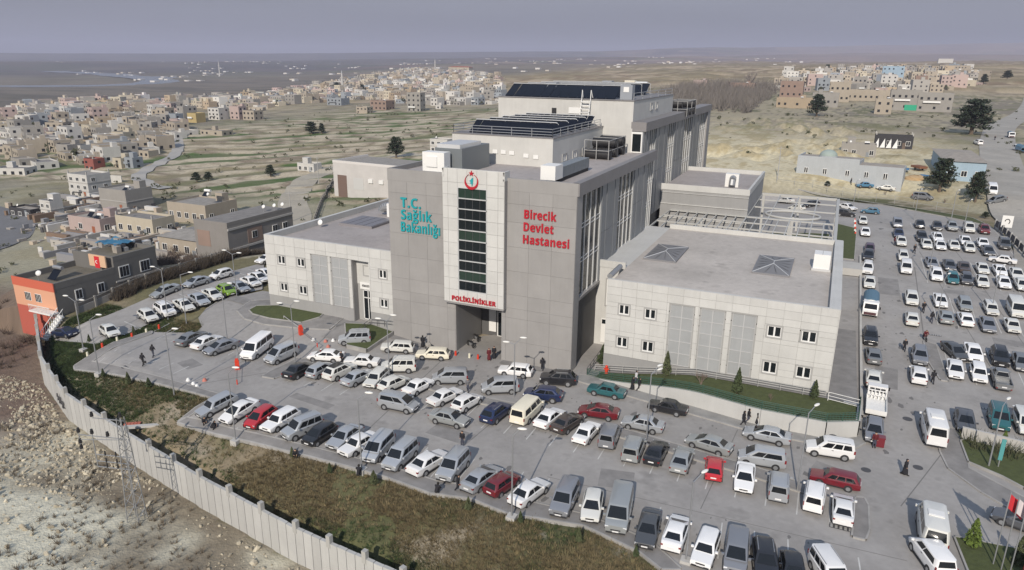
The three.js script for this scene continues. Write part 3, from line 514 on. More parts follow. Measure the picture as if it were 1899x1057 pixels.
const LAMPS = [
[-39.8,25.1,7.7,[[1.07,0.55]],'by the left pavement corner'],
[-54.3,23.9,7.4,[[1.19,0.69]],'on the bank near the left bays'],
[-62.8,19.8,7.1,[[-1.07,0.64],[0.82,0.19]],'on the bank above the navy sedan'],
[-59.6,8.6,7.6,[[-1.09,0.35]],'beside the left kerb row'],
[-55.8,8.7,7.4,[[1.45,0.41]],'on the grass island'],
[-56.0,-1.4,6.8,[[-1.08,0.52],[0.91,0.22]],'behind the green hatchback'],
[-45.9,10.8,7.8,[[1.08,0.58]],'at the turning road edge'],
[-26.0,29.6,7.7,[[0.76,0.73]],'beside the red hatchback in the front row'],
[-32.7,12.5,7.9,[[-1.21,0.15],[0.67,0.54]],'on the small kerb island'],
[-10.3,29.5,7.5,[[0.94,0.71]],'between vans in the front row'],
[-19.7,10.7,7.4,[[-0.87,0.15],[0.65,0.7]],'in front of the tower left corner'],
[-3.7,9.0,6.6,[[-0.73,0.15],[0.83,0.8]],'in front of the entrance'],
[5.6,30.2,7.9,[[0.62,0.68]],'on a concrete block in the front pavement'],
[12.8,12.6,7.6,[[-0.4,0.15],[0.27,0.58]],'on the median by the black boxy sedan'],
[20.2,29.5,7.2,[[0.15,0.35]],'in the front row at the lower centre'],
[27.5,15.5,8.0,[[0.05,0.34]],'at the right end of the median strip'],
[44.1,3.4,6.7,[[-0.2,0.32]],'in the corner bed'],
[43.0,-35.7,6.5,[[0.23,0.34]],'in the sixth row of the upper lot'],
[50.5,-41.8,6.8,[[0.16,0.28]],'beside the white sedan in the upper lot'],
[43.1,-53.4,8.2,[[0.35,0.16]],'at the end of the fourth row'],
[52.1,-88.8,6.5,[[0.32,0.19]],'by the verge fence behind the white van'],
[51.3,-101.0,6.5,[[0.35,0.15]],'by the verge fence behind the silver SUV'],
[44.0,-98.5,6.5,[[0.35,0.15]],'by the verge fence near the black sedan'],
[31.8,-107.0,6.5,[[0.38,0.15]],'beside the village wall'],
];
const PEOPLE = [
[-49.4,21.3,'walk',200,'man in dark suit carrying a bag across the left bays'],
[-50.6,18.8,'walk',200,'man in dark jacket and white shirt crossing the left bays'],
[-31.6,28.4,'crouch',60,'person in black crouching beside the silver estate car'],
[-30.0,28.8,'crouch',120,'person in black sitting on the kerb below the white sedan'],
[-17.8,29.9,'crouch',30,'person in dark clothes sitting on the bank below the black hatchback'],
[-10.1,30.3,'crouch',200,'dark seated person by the lamp base on the bank'],
[-3.8,21.5,'stand',0,'man standing in the aisle above the silver van'],
[-1.9,29.9,'crouch',180,'man in black bending over the pavement edge'],
[-0.4,28.7,'walk',90,'man in black walking between front row vans'],
[-20.8,1.0,'stand',200,'woman in black by the tower wall with a pram'],
[-10.9,0.9,'stand',30,'woman in dark red coat in the entrance with a child'],
[-10.6,-0.0,'stand',30,'small child in black beside the woman at the entrance'],
[-3.5,0.8,'walk',200,'man in black coat walking by the tower corner'],
[-9.1,10.2,'walk',20,'man in grey standing behind the silver van'],
[-27.2,10.2,'stand',0,'person in black behind the white sedan near the lawn'],
[8.3,1.5,'walk',90,'woman in black first of three on the lawn pavement'],
[8.6,1.2,'walk',90,'person in white top second of three on the lawn pavement'],
[9.1,1.5,'walk',90,'person in black last of three on the lawn pavement'],
[21.4,4.8,'walk',100,'man in black beside the silver sedan below the lawn'],
[21.8,4.1,'walk',100,'man in dark jacket following along the lawn pavement'],
[22.7,4.0,'stand',100,'woman in black veil on the lawn pavement'],
[36.6,8.2,'walk',60,'woman in long black coat crossing the traffic aisle'],
[44.8,11.6,'stand',0,'woman in black holding a white bag near the gate'],
[38.2,-23.0,'walk',0,'man in black walking down the traffic aisle'],
[40.8,-14.4,'walk',180,'man in black beside the white SUV by the island'],
[42.2,-34.4,'walk',180,'man in dark clothes between parked rows'],
[42.0,-68.4,'walk',20,'man in black between the single file and third row'],
[38.9,-72.6,'stand',90,'person in dark red coat beside the white sedan in the file'],
[41.4,-38.1,'walk',0,'man in black below the sixth row'],
[31.1,-130.3,'stand',90,'person in black behind the blue boxy sedan'],
[78.9,-238.8,'walk',0,'lone pedestrian on the village road'],
[-32.9,-4.7,'stand',90,'attendant in a pale shirt by the side entrance'],
[34.1,3.9,'stand',0,'person in dark red beside the grey SUV front'],
];
const TREES = [
[-53.1,24.2,0.9,'cypress','small conifer at the left pavement by the wall bank'],
[-47.8,24.8,1.6,'cypress','young conifer on the bank below the left bays'],
[-44.4,24.7,1.2,'cypress','stubby conifer on the bank near the lamp'],
[-59.6,14.4,1.3,'cypress','young conifer on the strip beside the lone white hatchback'],
[-64.0,18.0,1.1,'cypress','tiny conifer behind the left bays'],
[-46.7,-1.0,2.2,'cypress','dark conifer at the left corner of the left wing'],
[3.0,-4.1,2.8,'cypress','bushy conifer at the lawn corner near the white doors'],
[11.6,-1.4,3.1,'cypress','slim conifer on the lawn left of the frosted panels'],
[20.1,1.2,3.1,'cypress','tall slim conifer on the lawn right of the frosted panels'],
[7.2,-3.3,2.8,'bare','bare sapling on the lawn left part'],
[16.0,0.4,2.6,'bare','bare sapling in front of the frosted panels'],
[23.7,1.2,1.4,'bare','thin staked sapling at the right lawn edge'],
[28.0,-1.3,2.2,'cypress','grey green conifer below the right wing windows'],
[-8.1,30.7,1.4,'cypress','shrubby conifer on the bank below the lamp block'],
[-13.1,30.7,0.9,'cypress','low conifer on the bank edge'],
[-18.3,29.9,0.8,'cypress','low conifer beside the seated person'],
[6.5,30.4,1.0,'cypress','conifer beside the lamp block in the front pavement'],
[11.8,30.7,1.2,'cypress','conifer at the grass edge below the grey van'],
[16.5,30.6,0.9,'cypress','conifer at the grass edge below the dark grey sedan'],
[1.7,30.7,1.3,'cypress','conifer at the grass edge below the silver sedan'],
[40.9,17.8,2.6,'cypress','green conifer in the gate bed beside the flags'],
[43.8,18.9,2.6,'cypress','dark conifer at the right edge by the gate bed'],
[46.0,-1.4,1.9,'cypress','bright conifer in the corner bed'],
[73.8,-258.1,13.7,'pine','huge dark pine beside the village road'],
[14.5,-328.2,11.5,'pine','dark pine below the right-hand houses'],
[51.3,-128.2,8.4,'pine','tall pine in front of the workshop'],
[58.2,-121.3,7.4,'pine','broad pine leaning by the village road'],
[-130.3,-160.4,8.4,'pine','dark pine behind the hospital tower'],
[141.3,-726.9,9.4,'pine','dark pine at the right edge of the plain town'],
[169.5,-790.9,8.9,'pine','round tree on the right-hand plain'],
[1.6,-942.6,15.6,'pine','thin dark tree beside the white tower block'],
[-237.6,-240.8,6.8,'pine','rounded tree on the terraced field'],
[-231.4,-241.8,6.1,'pine','pointed tree on the terraced field'],
[-154.0,-116.6,4.4,'pine','tree beside the white hut'],
[-174.5,-102.7,3.5,'pine','dark round bush at the field edge'],
[-171.8,-105.3,3.1,'pine','second dark bush at the field edge'],
[-622.7,-765.3,9.4,'pine','cypress clump by the minaret foot'],
[-527.8,-692.6,11.3,'pine','dark cypress right of the minaret'],
[-88.0,-29.7,7.8,'bare','large bare brown tree by the hedge'],
[-92.2,-29.7,5.5,'bare','bare brown tree left of the hedge houses'],
[-98.1,-25.7,4.5,'bare','dead twisted tree beside the beige house'],
[-45.1,-551.3,20.1,'bare','tall bare grey tree among the farm buildings'],
[-53.1,-503.2,15.4,'bare','bare grey tree left of the farm buildings'],
[-59.1,-455.0,11.9,'bare','bare scrub tree on the far slope'],
[-75.5,-482.7,10.1,'bare','low bare tree behind the hospital roof'],
[58.7,-108.4,1.5,'pine','small round tree by the corner fence'],
[52.0,-121.5,1.9,'bare','bare shrub on the verge'],
[25.5,-127.1,1.5,'pine','small dark bush on the village verge'],
[39.4,-127.9,1.7,'bare','bare shrub near the white sedan behind the fence'],
];
const TOWN = {
  left: [[-575,-280],[-607,-326],[-633,-406],[-651,-463],[-478,-364],[-331,-240],[-283,-189],[-246,-149],[-264,-150],[-253,-128],[-254,-110],[-259,-100],[-263,-90]],
  central: [[-640,-423],[-536,-416],[-412,-382],[-449,-517],[-415,-561],[-275,-433],[-228,-465],[-445,-927],[-738,-1360],[-1044,-1628],[-880,-1218],[-697,-830],[-635,-645],[-598,-537],[-596,-469]],
  right: [[-22,-529],[38,-537],[99,-580],[145,-729],[182,-1090],[112,-1200],[15,-1251],[-41,-805]],
};
// ---------- the hospital ----------
const font = await new FontLoader().loadAsync('fonts/droid/droid_sans_bold.typeface.json');
const plane = (o, u, n) => ({ o, u, n, at: (a, b, d = 0) => V(o.x + u.x * a + n.x * d, o.y + b, o.z + u.z * a + n.z * d) });
function pbox(g, f, u0, u1, v0, v1, d0, d1, back = false) {
  const P = (i, j, k) => f.at(i ? u1 : u0, j ? v1 : v0, k ? d1 : d0);
  g.quad(P(0, 0, 1), P(1, 0, 1), P(1, 1, 1), P(0, 1, 1)).quad(P(0, 1, 1), P(1, 1, 1), P(1, 1, 0), P(0, 1, 0)).quad(P(0, 0, 0), P(1, 0, 0), P(1, 0, 1), P(0, 0, 1)).quad(P(0, 0, 0), P(0, 0, 1), P(0, 1, 1), P(0, 1, 0)).quad(P(1, 0, 1), P(1, 0, 0), P(1, 1, 0), P(1, 1, 1));
  if (back) g.quad(P(1, 0, 0), P(0, 0, 0), P(0, 1, 0), P(1, 1, 0));
  return g;
}
function cutRects(cell, holes) {
  let list = [cell];
  for (const h of holes) {
    const next = [];
    for (const [a, b, c, d] of list) {
      if (h[2] <= a || h[0] >= c || h[3] <= b || h[1] >= d) { next.push([a, b, c, d]); continue; }
      if (h[1] > b) next.push([a, b, c, h[1]]); if (h[3] < d) next.push([a, h[3], c, d]);
      const y0 = Math.max(b, h[1]), y1 = Math.min(d, h[3]);
      if (h[0] > a) next.push([a, y0, h[0], y1]); if (h[2] < c) next.push([h[2], y0, c, y1]);
    }
    list = next;
  }
  return list.filter(([a, b, c, d]) => c - a > .12 && d - b > .12);
}
const tones = (m, k, spread) => Array.from({ length: k }, (_, i) => { const c = m.clone(); c.color.multiplyScalar(1 + spread * (i / (k - 1) - .5)); return c; });
const cladTones = tones(M.clad, 4, .07), greyTones = tones(M.cladGrey, 4, .07);
function cladding(parent, f, cols, rows, holes, mats, gap = .028) {
  for (let i = 0; i < cols.length - 1; i++) for (let j = 0; j < rows.length - 1; j++)
    for (const [a, b, c, d] of cutRects([cols[i], rows[j], cols[i + 1], rows[j + 1]], holes))
      mesh('panel', pbox(new G(), f, a + gap / 2, c - gap / 2, b + gap / 2, d - gap / 2, 0, .06).build(), pick(mats), parent);
}
const steps = (a, b, n) => Array.from({ length: n + 1 }, (_, i) => a + (b - a) * i / n);
function twinWindow(parent, f, u0, v0, u1, v1, name = 'window', deep = .12) {
  const t = .16, g = new G();
  pbox(g, f, u0 - t, u0, v0 - t, v1 + t, 0, .1); pbox(g, f, u1, u1 + t, v0 - t, v1 + t, 0, .1); pbox(g, f, u0, u1, v1, v1 + t, 0, .1); pbox(g, f, u0, u1, v0 - t, v0, 0, .13);
  const w = g.on(name, M.frame, parent), fr = new G(), m = (u0 + u1) / 2, s = .09;
  pbox(fr, f, u0, u0 + s, v0, v1, -deep, .02); pbox(fr, f, u1 - s, u1, v0, v1, -deep, .02); pbox(fr, f, u0 + s, u1 - s, v1 - s, v1, -deep, .02); pbox(fr, f, u0 + s, u1 - s, v0, v0 + s * 1.3, -deep, .03); pbox(fr, f, m - s, m + s, v0 + s * 1.3, v1 - s, -deep, .025);
  fr.on('frame', M.white, w);
  for (const [a, b] of [[u0 + s, m - s], [m + s, u1 - s]]) pbox(new G(), f, a, b, v0 + s, v1 - s, -deep - .05, -deep + .02).on('pane', M.glassDark, w);
  return w;
}
function letters(parent, name, text, size, m, x, y, z, wide, depth = .18) {
  const g = new TextGeometry(text, { font, size, depth, curveSegments: 4, bevelEnabled: false }); g.computeBoundingBox();
  const b = g.boundingBox; if (wide) g.scale(wide / (b.max.x - b.min.x), 1, 1);
  g.translate(x - b.min.x, y, z); return mesh(name, g, m, parent);
}
const hosp = thing('hospital', 'large grey and white state hospital with central tower and two low wings', 'hospital');
{
  const X = V(1, 0, 0), Z = V(0, 0, 1), NX = V(0, 0, -1), R = V(1, 0, 0);
  const H = 23.82, front = plane(V(0, 0, 0), X, Z), shaft = plane(V(0, 0, .8), X, Z), side = plane(V(0, 0, 0), NX, R), side2 = plane(V(-2, 0, 0), NX, R);
  // tower body with its entrance opening
  const body = new G();
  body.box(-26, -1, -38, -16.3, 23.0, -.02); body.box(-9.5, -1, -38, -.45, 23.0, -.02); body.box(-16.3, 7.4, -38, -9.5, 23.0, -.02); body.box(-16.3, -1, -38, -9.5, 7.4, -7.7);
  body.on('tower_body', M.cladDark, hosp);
  const deck = new G(); deck.box(-25.7, 23.005, -37.9, -.6, 23.15, -.35); deck.on('roof', M.roof, hosp);
  const par = new G(); par.box(-26.05, 23.0, -38, -25.7, H, .02); par.box(-26.05, 22.3, -.35, -17.45, H, .05); par.box(-8.95, 22.3, -.35, .1, H, .05); par.on('parapet', M.cladGrey, hosp);
  const tl = mesh('tower_wall', pbox(new G(), front, -26, -16.3, -.5, 22.3, -.3, .01).build(), M.joint, hosp);
  cladding(tl, front, steps(-26, -17.4, 3), [-.3, 3, 6.1, 7.4, 9.2, 12.3, 15.4, 18.5, 20.75, 22.3], [], greyTones, .022);
  cladding(tl, front, [-17.4, -16.27], [-.3, 3, 6.1, 7.4], [], greyTones, .022);
  const tr = mesh('tower_wall', pbox(new G(), front, -9.5, 0, -.5, 22.3, -.3, .01).build(), M.joint, hosp);
  cladding(tr, front, steps(-8.95, 0, 3), [-.3, 3, 6.1, 7.4, 9.2, 12.3, 15.4, 18.5, 20.75, 22.3], [], greyTones, .022);
  cladding(tr, front, [-9.52, -8.95], [-.3, 3, 6.1, 7.4], [], greyTones, .022);
  // entrance recess lining, doors
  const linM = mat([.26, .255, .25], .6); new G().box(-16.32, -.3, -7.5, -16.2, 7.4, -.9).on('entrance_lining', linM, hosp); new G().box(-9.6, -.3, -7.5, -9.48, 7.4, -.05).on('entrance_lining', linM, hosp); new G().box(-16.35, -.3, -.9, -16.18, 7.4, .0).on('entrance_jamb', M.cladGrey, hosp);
  const dp = plane(V(0, 0, -7.6), X, Z), door = pbox(new G(), dp, -13.7, -9.7, 0, 5.1, 0, .05).on('entrance_door', M.glassDark, hosp);
  const df = new G(); for (const u of [-13.7, -12.6, -11.7, -10.75, -9.85]) pbox(df, dp, u, u + .13, 0, 5.1, .05, .15); pbox(df, dp, -13.7, -9.7, 3.6, 3.75, .05, .15); pbox(df, dp, -13.7, -9.7, 4.97, 5.1, .05, .15); pbox(df, dp, -13.7, -9.7, 0, .12, .05, .15); pbox(df, dp, -12.6, -10.75, 2, 2.1, .05, .15);
  df.on('frame', M.white, door);
  pbox(new G(), dp, -15.0, -13.9, .6, 4.2, 0, .12).on('notice_panel', M.white, hosp);
  // central white shaft with its window strip
  const sh = new G(); sh.box(-17.41, 7.33, -2, -8.91, 23.5, .4).box(-17.41, 7.33, .4, -15.33, 23.5, .81).box(-11.22, 7.33, .4, -8.91, 23.5, .81).box(-15.33, 22.33, .4, -11.22, 23.5, .81).box(-15.33, 7.33, .4, -11.22, 9.02, .81); sh.on('central_shaft', M.jointLight, hosp);
  const shw = sh && hosp.children[hosp.children.length - 1], strip = [-15.3, 9.05, -11.25, 22.3];
  cladding(shw, shaft, [-17.41, -16.65, -15.3, -13.95, -12.6, -11.25, -9.75, -8.91], [7.33, 9.05, 10.6, 12.15, 13.7, 15.25, 16.8, 18.35, 19.9, 21.4, 22.9, 24.55], [strip], cladTones, .035);
  new G().box(-17.44, 23.5, -.6, -17.2, 24.6, .86).box(-9.1, 23.5, -.6, -8.88, 24.6, .86).box(-17.2, 23.5, .55, -9.1, 24.6, .8).on('parapet', M.clad, hosp);
  new G().box(-17.43, 7.33, .02, -17.40, 23.5, .84).box(-8.92, 7.2, .02, -8.86, 23.5, .84).box(-17.41, 7.1, .02, -8.91, 7.32, .84).on('shaft_return', mat([.26, .255, .25], .6), hosp);
  const ws = pbox(new G(), shaft, strip[0], strip[2], strip[1], strip[3], -.38, -.2).on('window_strip', M.cladDark, hosp);
  const rowsW = steps(strip[1], strip[3], 10), barsG = new G();
  for (let r = 0; r < 10; r++) { const spandrel = r % 4 === 1; for (let q = 0; q < 4; q++) { const a = strip[0] + q * 1.0125, green = r === 9 || r === 5 || r === 1; pbox(new G(), shaft, a + .02, a + 1, rowsW[r] + .05, rowsW[r + 1] - .05, -.2, -.08).on('pane', green ? M.glassGreen : M.glassDark, ws); } }
  for (const y of rowsW) pbox(barsG, shaft, strip[0], strip[2], y - .06, y + .06, -.2, .07); for (const u of [strip[0], strip[2] - .1]) pbox(barsG, shaft, u, u + .1, strip[1] + .06, strip[3] - .06, -.2, .07);
  barsG.on('mullion', M.alu, ws);
  const thin = new G(); for (let q = 1; q < 4; q++) pbox(thin, shaft, strip[0] + q * 1.0125 - .02, strip[0] + q * 1.0125 + .02, strip[1], strip[3], -.2, -.05); thin.on('mullion', M.darkGrey, ws);
  // writing
  const letterRows = [['T.C.', 1.28, M.teal, -24.05, 18.95, 3.0], ['Sağlık', 1.28, M.teal, -24.05, 17.35, 4.6], ['Bakanlığı', 1.28, M.teal, -24.12, 15.72, 5.85], ['Birecik', 1.05, M.red, -6.56, 19.15, 4.1], ['Devlet', 1.05, M.red, -6.62, 17.6, 3.85], ['Hastanesi', 1.05, M.red, -6.68, 16.05, 5.95]];
  for (const [t, s, m, x, y, w] of letterRows) letters(hosp, 'lettering', t, s, m, x, y, .065, w);
  letters(hosp, 'lettering', 'POLİKLİNİKLER', .6, M.red, -16.2, 7.62, .87, 6.25);
  letters(hosp, 'lettering', 'HEMODİYALİZ', .34, M.darkGrey, -31.95, 6.55, -1.32, 1.85, .03);
  // round red crescent with star and teal mark
  const cres = new THREE.Shape(), a0 = Math.PI * .22; cres.absarc(0, 0, .93, Math.PI / 2 + .55, Math.PI * 2.5 - .55, false); cres.absarc(0, .18, .80, Math.PI / 2 - .42, Math.PI / 2 + .42, true);
  const cg = new THREE.ExtrudeGeometry(cres, { depth: .14, bevelEnabled: false, curveSegments: 20 }); cg.translate(-13.3, 23.12, .865);
  const emb = mesh('emblem', cg, M.red, hosp), st = new THREE.Shape();
  for (let i = 0; i < 10; i++) { const t = i / 10 * 2 * Math.PI + Math.PI / 2, r = i % 2 ? .14 : .36; st[i ? 'lineTo' : 'moveTo'](Math.cos(t) * r, Math.sin(t) * r); }
  const sg = new THREE.ExtrudeGeometry(st, { depth: .14, bevelEnabled: false }); sg.translate(-13.3, 24.15, .865); mesh('star', sg, M.red, emb);
  const fg = new THREE.Shape(); fg.moveTo(.05, -.62); fg.quadraticCurveTo(.28, -.1, .2, .52); fg.lineTo(.02, .38); fg.quadraticCurveTo(-.05, .2, -.3, .1); fg.lineTo(-.02, -.02); fg.lineTo(-.2, -.18); fg.quadraticCurveTo(.08, -.2, .05, -.62);
  const fgg = new THREE.ExtrudeGeometry(fg, { depth: .12, bevelEnabled: false }); fgg.translate(-13.3, 23.15, .865); mesh('figure_mark', fgg, M.teal, emb);
  // right side: cornice, ribbed panels, glazed bays
  new G().box(-.6, 22.3, -38.2, .28, H, .03).on('cornice', M.cornice, hosp);
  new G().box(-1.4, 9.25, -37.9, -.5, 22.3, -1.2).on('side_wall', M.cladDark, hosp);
  new G().box(-.5, -1, -2, .02, 22.3, -.02).on('corner_pier', M.cladGrey, hosp);
  const glazed = (f, z0, z1, y0, y1) => {
    const b = pbox(new G(), f, z0, z1, y0, y1, -.55, -.5).on('curtain_wall', M.cladDark, hosp), nr = Math.round((y1 - y0) / 3.9), v = steps(y0, y1, nr), n = 4, us = steps(z0, z1, n), bars = new G(), fins = new G();
    for (let i = 0; i < n; i++) for (let j = 0; j < nr; j++) pbox(new G(), f, us[i] + .03, us[i + 1] - .03, v[j] + .03, v[j + 1] - .03, -.5, -.4).on('pane', rnd() < .15 ? M.glassGreen : M.glassDark, b);
    for (let j = 0; j <= nr; j++) { pbox(new G(), f, z0, z1, v[j] - .05, v[j] + .05, -.45, -.32).on("transom", M.alu, b); if (j && j < nr) pbox(new G(), f, z0, z1, v[j] + .45, v[j] + .55, -.45, -.32).on("transom", M.alu, b); }
    for (let i = 1; i <= n; i++) pbox(fins, f, us[i] - .075, us[i] + .075, y0 - .3, y1, -.45, -.24); pbox(fins, f, us[0], us[0] + .12, y0, y1, -.5, -.2);
    fins.on('mullion', M.alu, b);
  };
  const ribbed = (f, z0, z1, y0, y1) => {
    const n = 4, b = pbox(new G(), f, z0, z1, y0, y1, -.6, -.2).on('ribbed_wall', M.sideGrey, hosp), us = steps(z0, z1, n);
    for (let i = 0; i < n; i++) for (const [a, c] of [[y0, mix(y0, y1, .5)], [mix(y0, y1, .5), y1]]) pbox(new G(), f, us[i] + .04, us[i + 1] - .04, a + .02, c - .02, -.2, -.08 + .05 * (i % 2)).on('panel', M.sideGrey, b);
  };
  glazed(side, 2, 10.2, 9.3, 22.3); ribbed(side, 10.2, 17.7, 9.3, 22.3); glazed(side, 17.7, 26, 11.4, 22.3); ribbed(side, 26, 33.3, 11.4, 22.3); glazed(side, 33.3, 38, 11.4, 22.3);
  // dark recessed foot of the tower and the passage to the side doors
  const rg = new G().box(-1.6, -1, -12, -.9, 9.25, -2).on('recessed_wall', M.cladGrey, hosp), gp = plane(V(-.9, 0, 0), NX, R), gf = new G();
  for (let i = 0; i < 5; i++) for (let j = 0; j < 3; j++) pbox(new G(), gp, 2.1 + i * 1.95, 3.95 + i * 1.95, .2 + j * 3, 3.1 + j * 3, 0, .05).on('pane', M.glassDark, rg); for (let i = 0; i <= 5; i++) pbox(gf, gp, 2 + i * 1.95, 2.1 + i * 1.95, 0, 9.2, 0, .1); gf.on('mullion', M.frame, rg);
  new G().box(-.9, 8.9, -12, 0, 9.24, -2).on('soffit', M.cladGrey, hosp);
  new G().bar(V(-.75, 0, -3.2), V(-.75, 9, -3.2), .16, 8).on('pillar', M.alu, hosp);
  const link = plane(V(0, 0, -10.6), X, Z);
  const lw = new G().box(-.9, -1, -37, 3.4, 11.2, -10.65).on('link_wall', M.clad, hosp);
  new G().box(-.4, 11.2, -10.9, 3.4, 12.16, -10.55).on('parapet', M.clad, hosp);
  twinWindow(hosp, link, 1.0, 6.0, 2.4, 9.6);
  const wd = pbox(new G(), link, .5, 3.0, .55, 4.0, 0, .06).on('side_door', M.white, hosp);
  pbox(new G(), link, .6, 1.65, 3.25, 3.85, .06, .09).on('pane', M.glassDark, wd); pbox(new G(), link, 1.85, 2.9, 3.25, 3.85, .06, .09).on('pane', M.glassDark, wd); pbox(new G(), link, 1.72, 1.78, .6, 3.2, .06, .08).on('door_joint', M.frame, wd);
  // taller rear block
  const rb = new G(); rb.box(-28, -1, -100, -2.6, 27, -37.7); rb.on('rear_block', M.cladDark, hosp);
  new G().box(-27.8, 27, -99.9, -2.7, 27.1, -67.6).on('roof', M.roof, hosp);
  new G().box(-4.2, 26.6, -100.2, -1.7, 28.05, -37.62).on('cornice', M.cornice, hosp);
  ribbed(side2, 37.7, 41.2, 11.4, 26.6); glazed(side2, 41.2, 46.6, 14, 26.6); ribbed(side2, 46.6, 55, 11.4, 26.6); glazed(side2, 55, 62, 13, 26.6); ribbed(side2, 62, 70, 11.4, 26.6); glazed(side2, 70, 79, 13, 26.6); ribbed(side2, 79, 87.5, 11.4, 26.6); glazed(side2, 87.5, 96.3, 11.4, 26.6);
  new G().box(-2.6, 5, -100.1, -1.9, 26.6, -96.3).on('corner_pier', M.cladGrey, hosp);
  const wb = plane(V(0, 0, -37.68), X, Z);
  pbox(new G(), wb, -4.0, -2.2, 23.2, 26.5, 0, .3).on('roof_window', M.white, hosp); pbox(new G(), wb, -3.8, -2.4, 23.4, 26.2, .3, .33).on('roof_window_pane', M.glassDark, hosp);
  // front roof room
  const ph = plane(V(0, 0, -14.9), X, Z);
  new G().box(-24.65, 23.1, -37.65, -8.94, 27.1, -14.95).on('roof_room', M.stucco, hosp);
  new G().box(-24.75, 27.1, -37.6, -8.84, 27.22, -14.85).on('roof', M.cornice, hosp);
  for (const [u, v] of [[-23.0, 24], [-20.75, 25], [-19.3, 25.4], [-19.3, 23.95], [-17.7, 24.9], [-16.4, 24.9], [-15.1, 24.85], [-12.9, 24.6], [-11.4, 24.5]]) pbox(new G(), ph, u - .38, u + .38, v - .28, v + .28, 0, .07).on('shutter', M.white, hosp);
  const phs = plane(V(-8.94, 0, 0), NX, R);
  for (const z of [19.6, 24, 28.4]) twinWindow(hosp, phs, z - .8, 23.6, z + .8, 24.5);
  // rear roof room
  new G().box(-28, 27, -67, -4, 31.3, -37.66).on('roof_room', M.stucco, hosp);
  new G().box(-28, 23.1, -37.66, -4, 27, -37.6).on('rear_wall', M.stucco, hosp);
  new G().box(-28.1, 31.3, -67.1, -3.9, 31.42, -37.5).on('roof', M.cornice, hosp);
  const wb2 = plane(V(0, 0, -37.58), X, Z); pbox(new G(), wb2, -18.0, -17.2, 28.1, 29.8, 0, .06).on('roof_door', M.dark, hosp);
  pbox(new G(), wb2, -15, -13, 29.0, 30, 0, .05).on('shutter', M.white, hosp);
  const phs2 = plane(V(-4, 0, 0), NX, R); for (const z of [49.5, 53.4]) twinWindow(hosp, phs2, z - .7, 29.4, z + .7, 30.4);
  for (const [x, z] of [[-20.5, -44], [-5.9, -40.4], [-16.5, -64]]) { const c = new G().cbox(x, 31.42, z, 2, 2.3, 1.6).on('stair_tower', mat([.27, .29, .32], .6), hosp); new G().cbox(x, 32.6, z + .8, .9, .8, .1).on('vent_cover', M.white, c); }
  // right wing
  const rw = plane(V(0, 0, -2.55), X, Z), wy = 12.16, holes = [], win = [[5.05, 7.9, 6.3, 9.15], [8.25, 7.85, 9.55, 9.1], [5.0, 3.65, 6.3, 4.95], [8.2, 3.6, 9.55, 4.95], [22.25, 7.95, 23.7, 9.25], [25.85, 7.95, 27.35, 9.25], [22.25, 3.55, 23.7, 4.95], [25.8, 3.65, 27.3, 5.0]], frost = [[11.25, 2.5, 13.95, 10.07], [14.8, 2.5, 17.45, 10.03], [18.35, 2.6, 20.9, 10.08]];
  const wingBody = new G().box(3.42, -1, -37, 29.27, 11.3, -2.88).on('right_wing', M.jointLight, hosp);
  { const g = new G(); for (const [a, b, c, d] of cutRects([3.44, 2.4, 29.27, 12.1], [...win, ...frost])) pbox(g, rw, a, c, b, d, -.32, .012); g.on('wall_backing', M.jointLight, hosp); }
  new G().box(3.42, 11.3, -37, 29.2, 11.4, -2.9).on('roof', M.wingRoof, hosp);
  new G().box(3.42, 11.0, -2.95, 29.3, wy, -2.6).box(28.2, 11.4, -37.4, 29.3, wy, -2.95).box(3.42, 11.4, -37.4, 28.2, wy - .05, -37).box(-1.5, 11.0, -37.4, 3.42, 11.4, -10.7).on('parapet', M.clad, hosp);
  for (const [a, b, c, d] of [...win, ...frost]) holes.push([a - .16, b - .16, c + .16, d + .16]);
  cladding(wingBody, rw, steps(3.42, 29.3, 14), [2.45, 4.2, 5.7, 7.2, 8.75, 10.25, 11.25, 12.16], holes, cladTones);
  new G().box(3.4, 0, -2.6, 29.35, 2.43, -2.5).on('plinth', mat([.33, .33, .325], .9, { map: T.streak }), hosp);
  for (const w of win) twinWindow(hosp, rw, ...w);
  const frosted = (f, a, b, c, d) => {
    const base = pbox(new G(), f, a, c, b, d, -.2, -.16).on('frosted_window', M.frame, hosp), g = new G(), v = steps(b, d, 5), m = (a + c) / 2;
    for (let j = 0; j < 5; j++) for (const [p, q] of [[a, m], [m, c]]) pbox(new G(), f, p + .05, q - .05, v[j] + .05, v[j + 1] - .05, -.16, -.1).on('pane', M.frost, base);
    for (const y of v) pbox(g, f, a, c, y - .045, y + .045, -.16, -.05); for (const u of [a, m, c]) pbox(g, f, u - .05, u + .05, b, d, -.16, -.045); g.on('mullion', mat([.45, .455, .455], .5), base);
  };
  for (const w of frost) frosted(rw, ...w);
  const se = plane(V(29.3, 0, 0), NX, R); cladding(wingBody, se, steps(2.55, 37.2, 12), [.2, 2.6, 5.4, 8.2, 11, 12.16], [], cladTones);
  const skylight = (x0, x1, z0, z1, y) => { const mx = (x0 + x1) / 2, h = .62, rz0 = mix(z0, z1, .42), rz1 = mix(z0, z1, .58), P = [V(x0, y + .25, z1), V(x1, y + .25, z1), V(x1, y + .25, z0), V(x0, y + .25, z0)], A = V(mx, y + h, rz1), B = V(mx, y + h, rz0), gm = new THREE.MeshPhysicalMaterial({ color: rgb(.20, .20, .205), roughness: .55, specularIntensity: .4 });
    const s = new G().box(x0 - .1, y, z0 - .1, x1 + .1, y + .25, z1 + .1).on('skylight', mat([.2, .2, .21], .6), hosp);
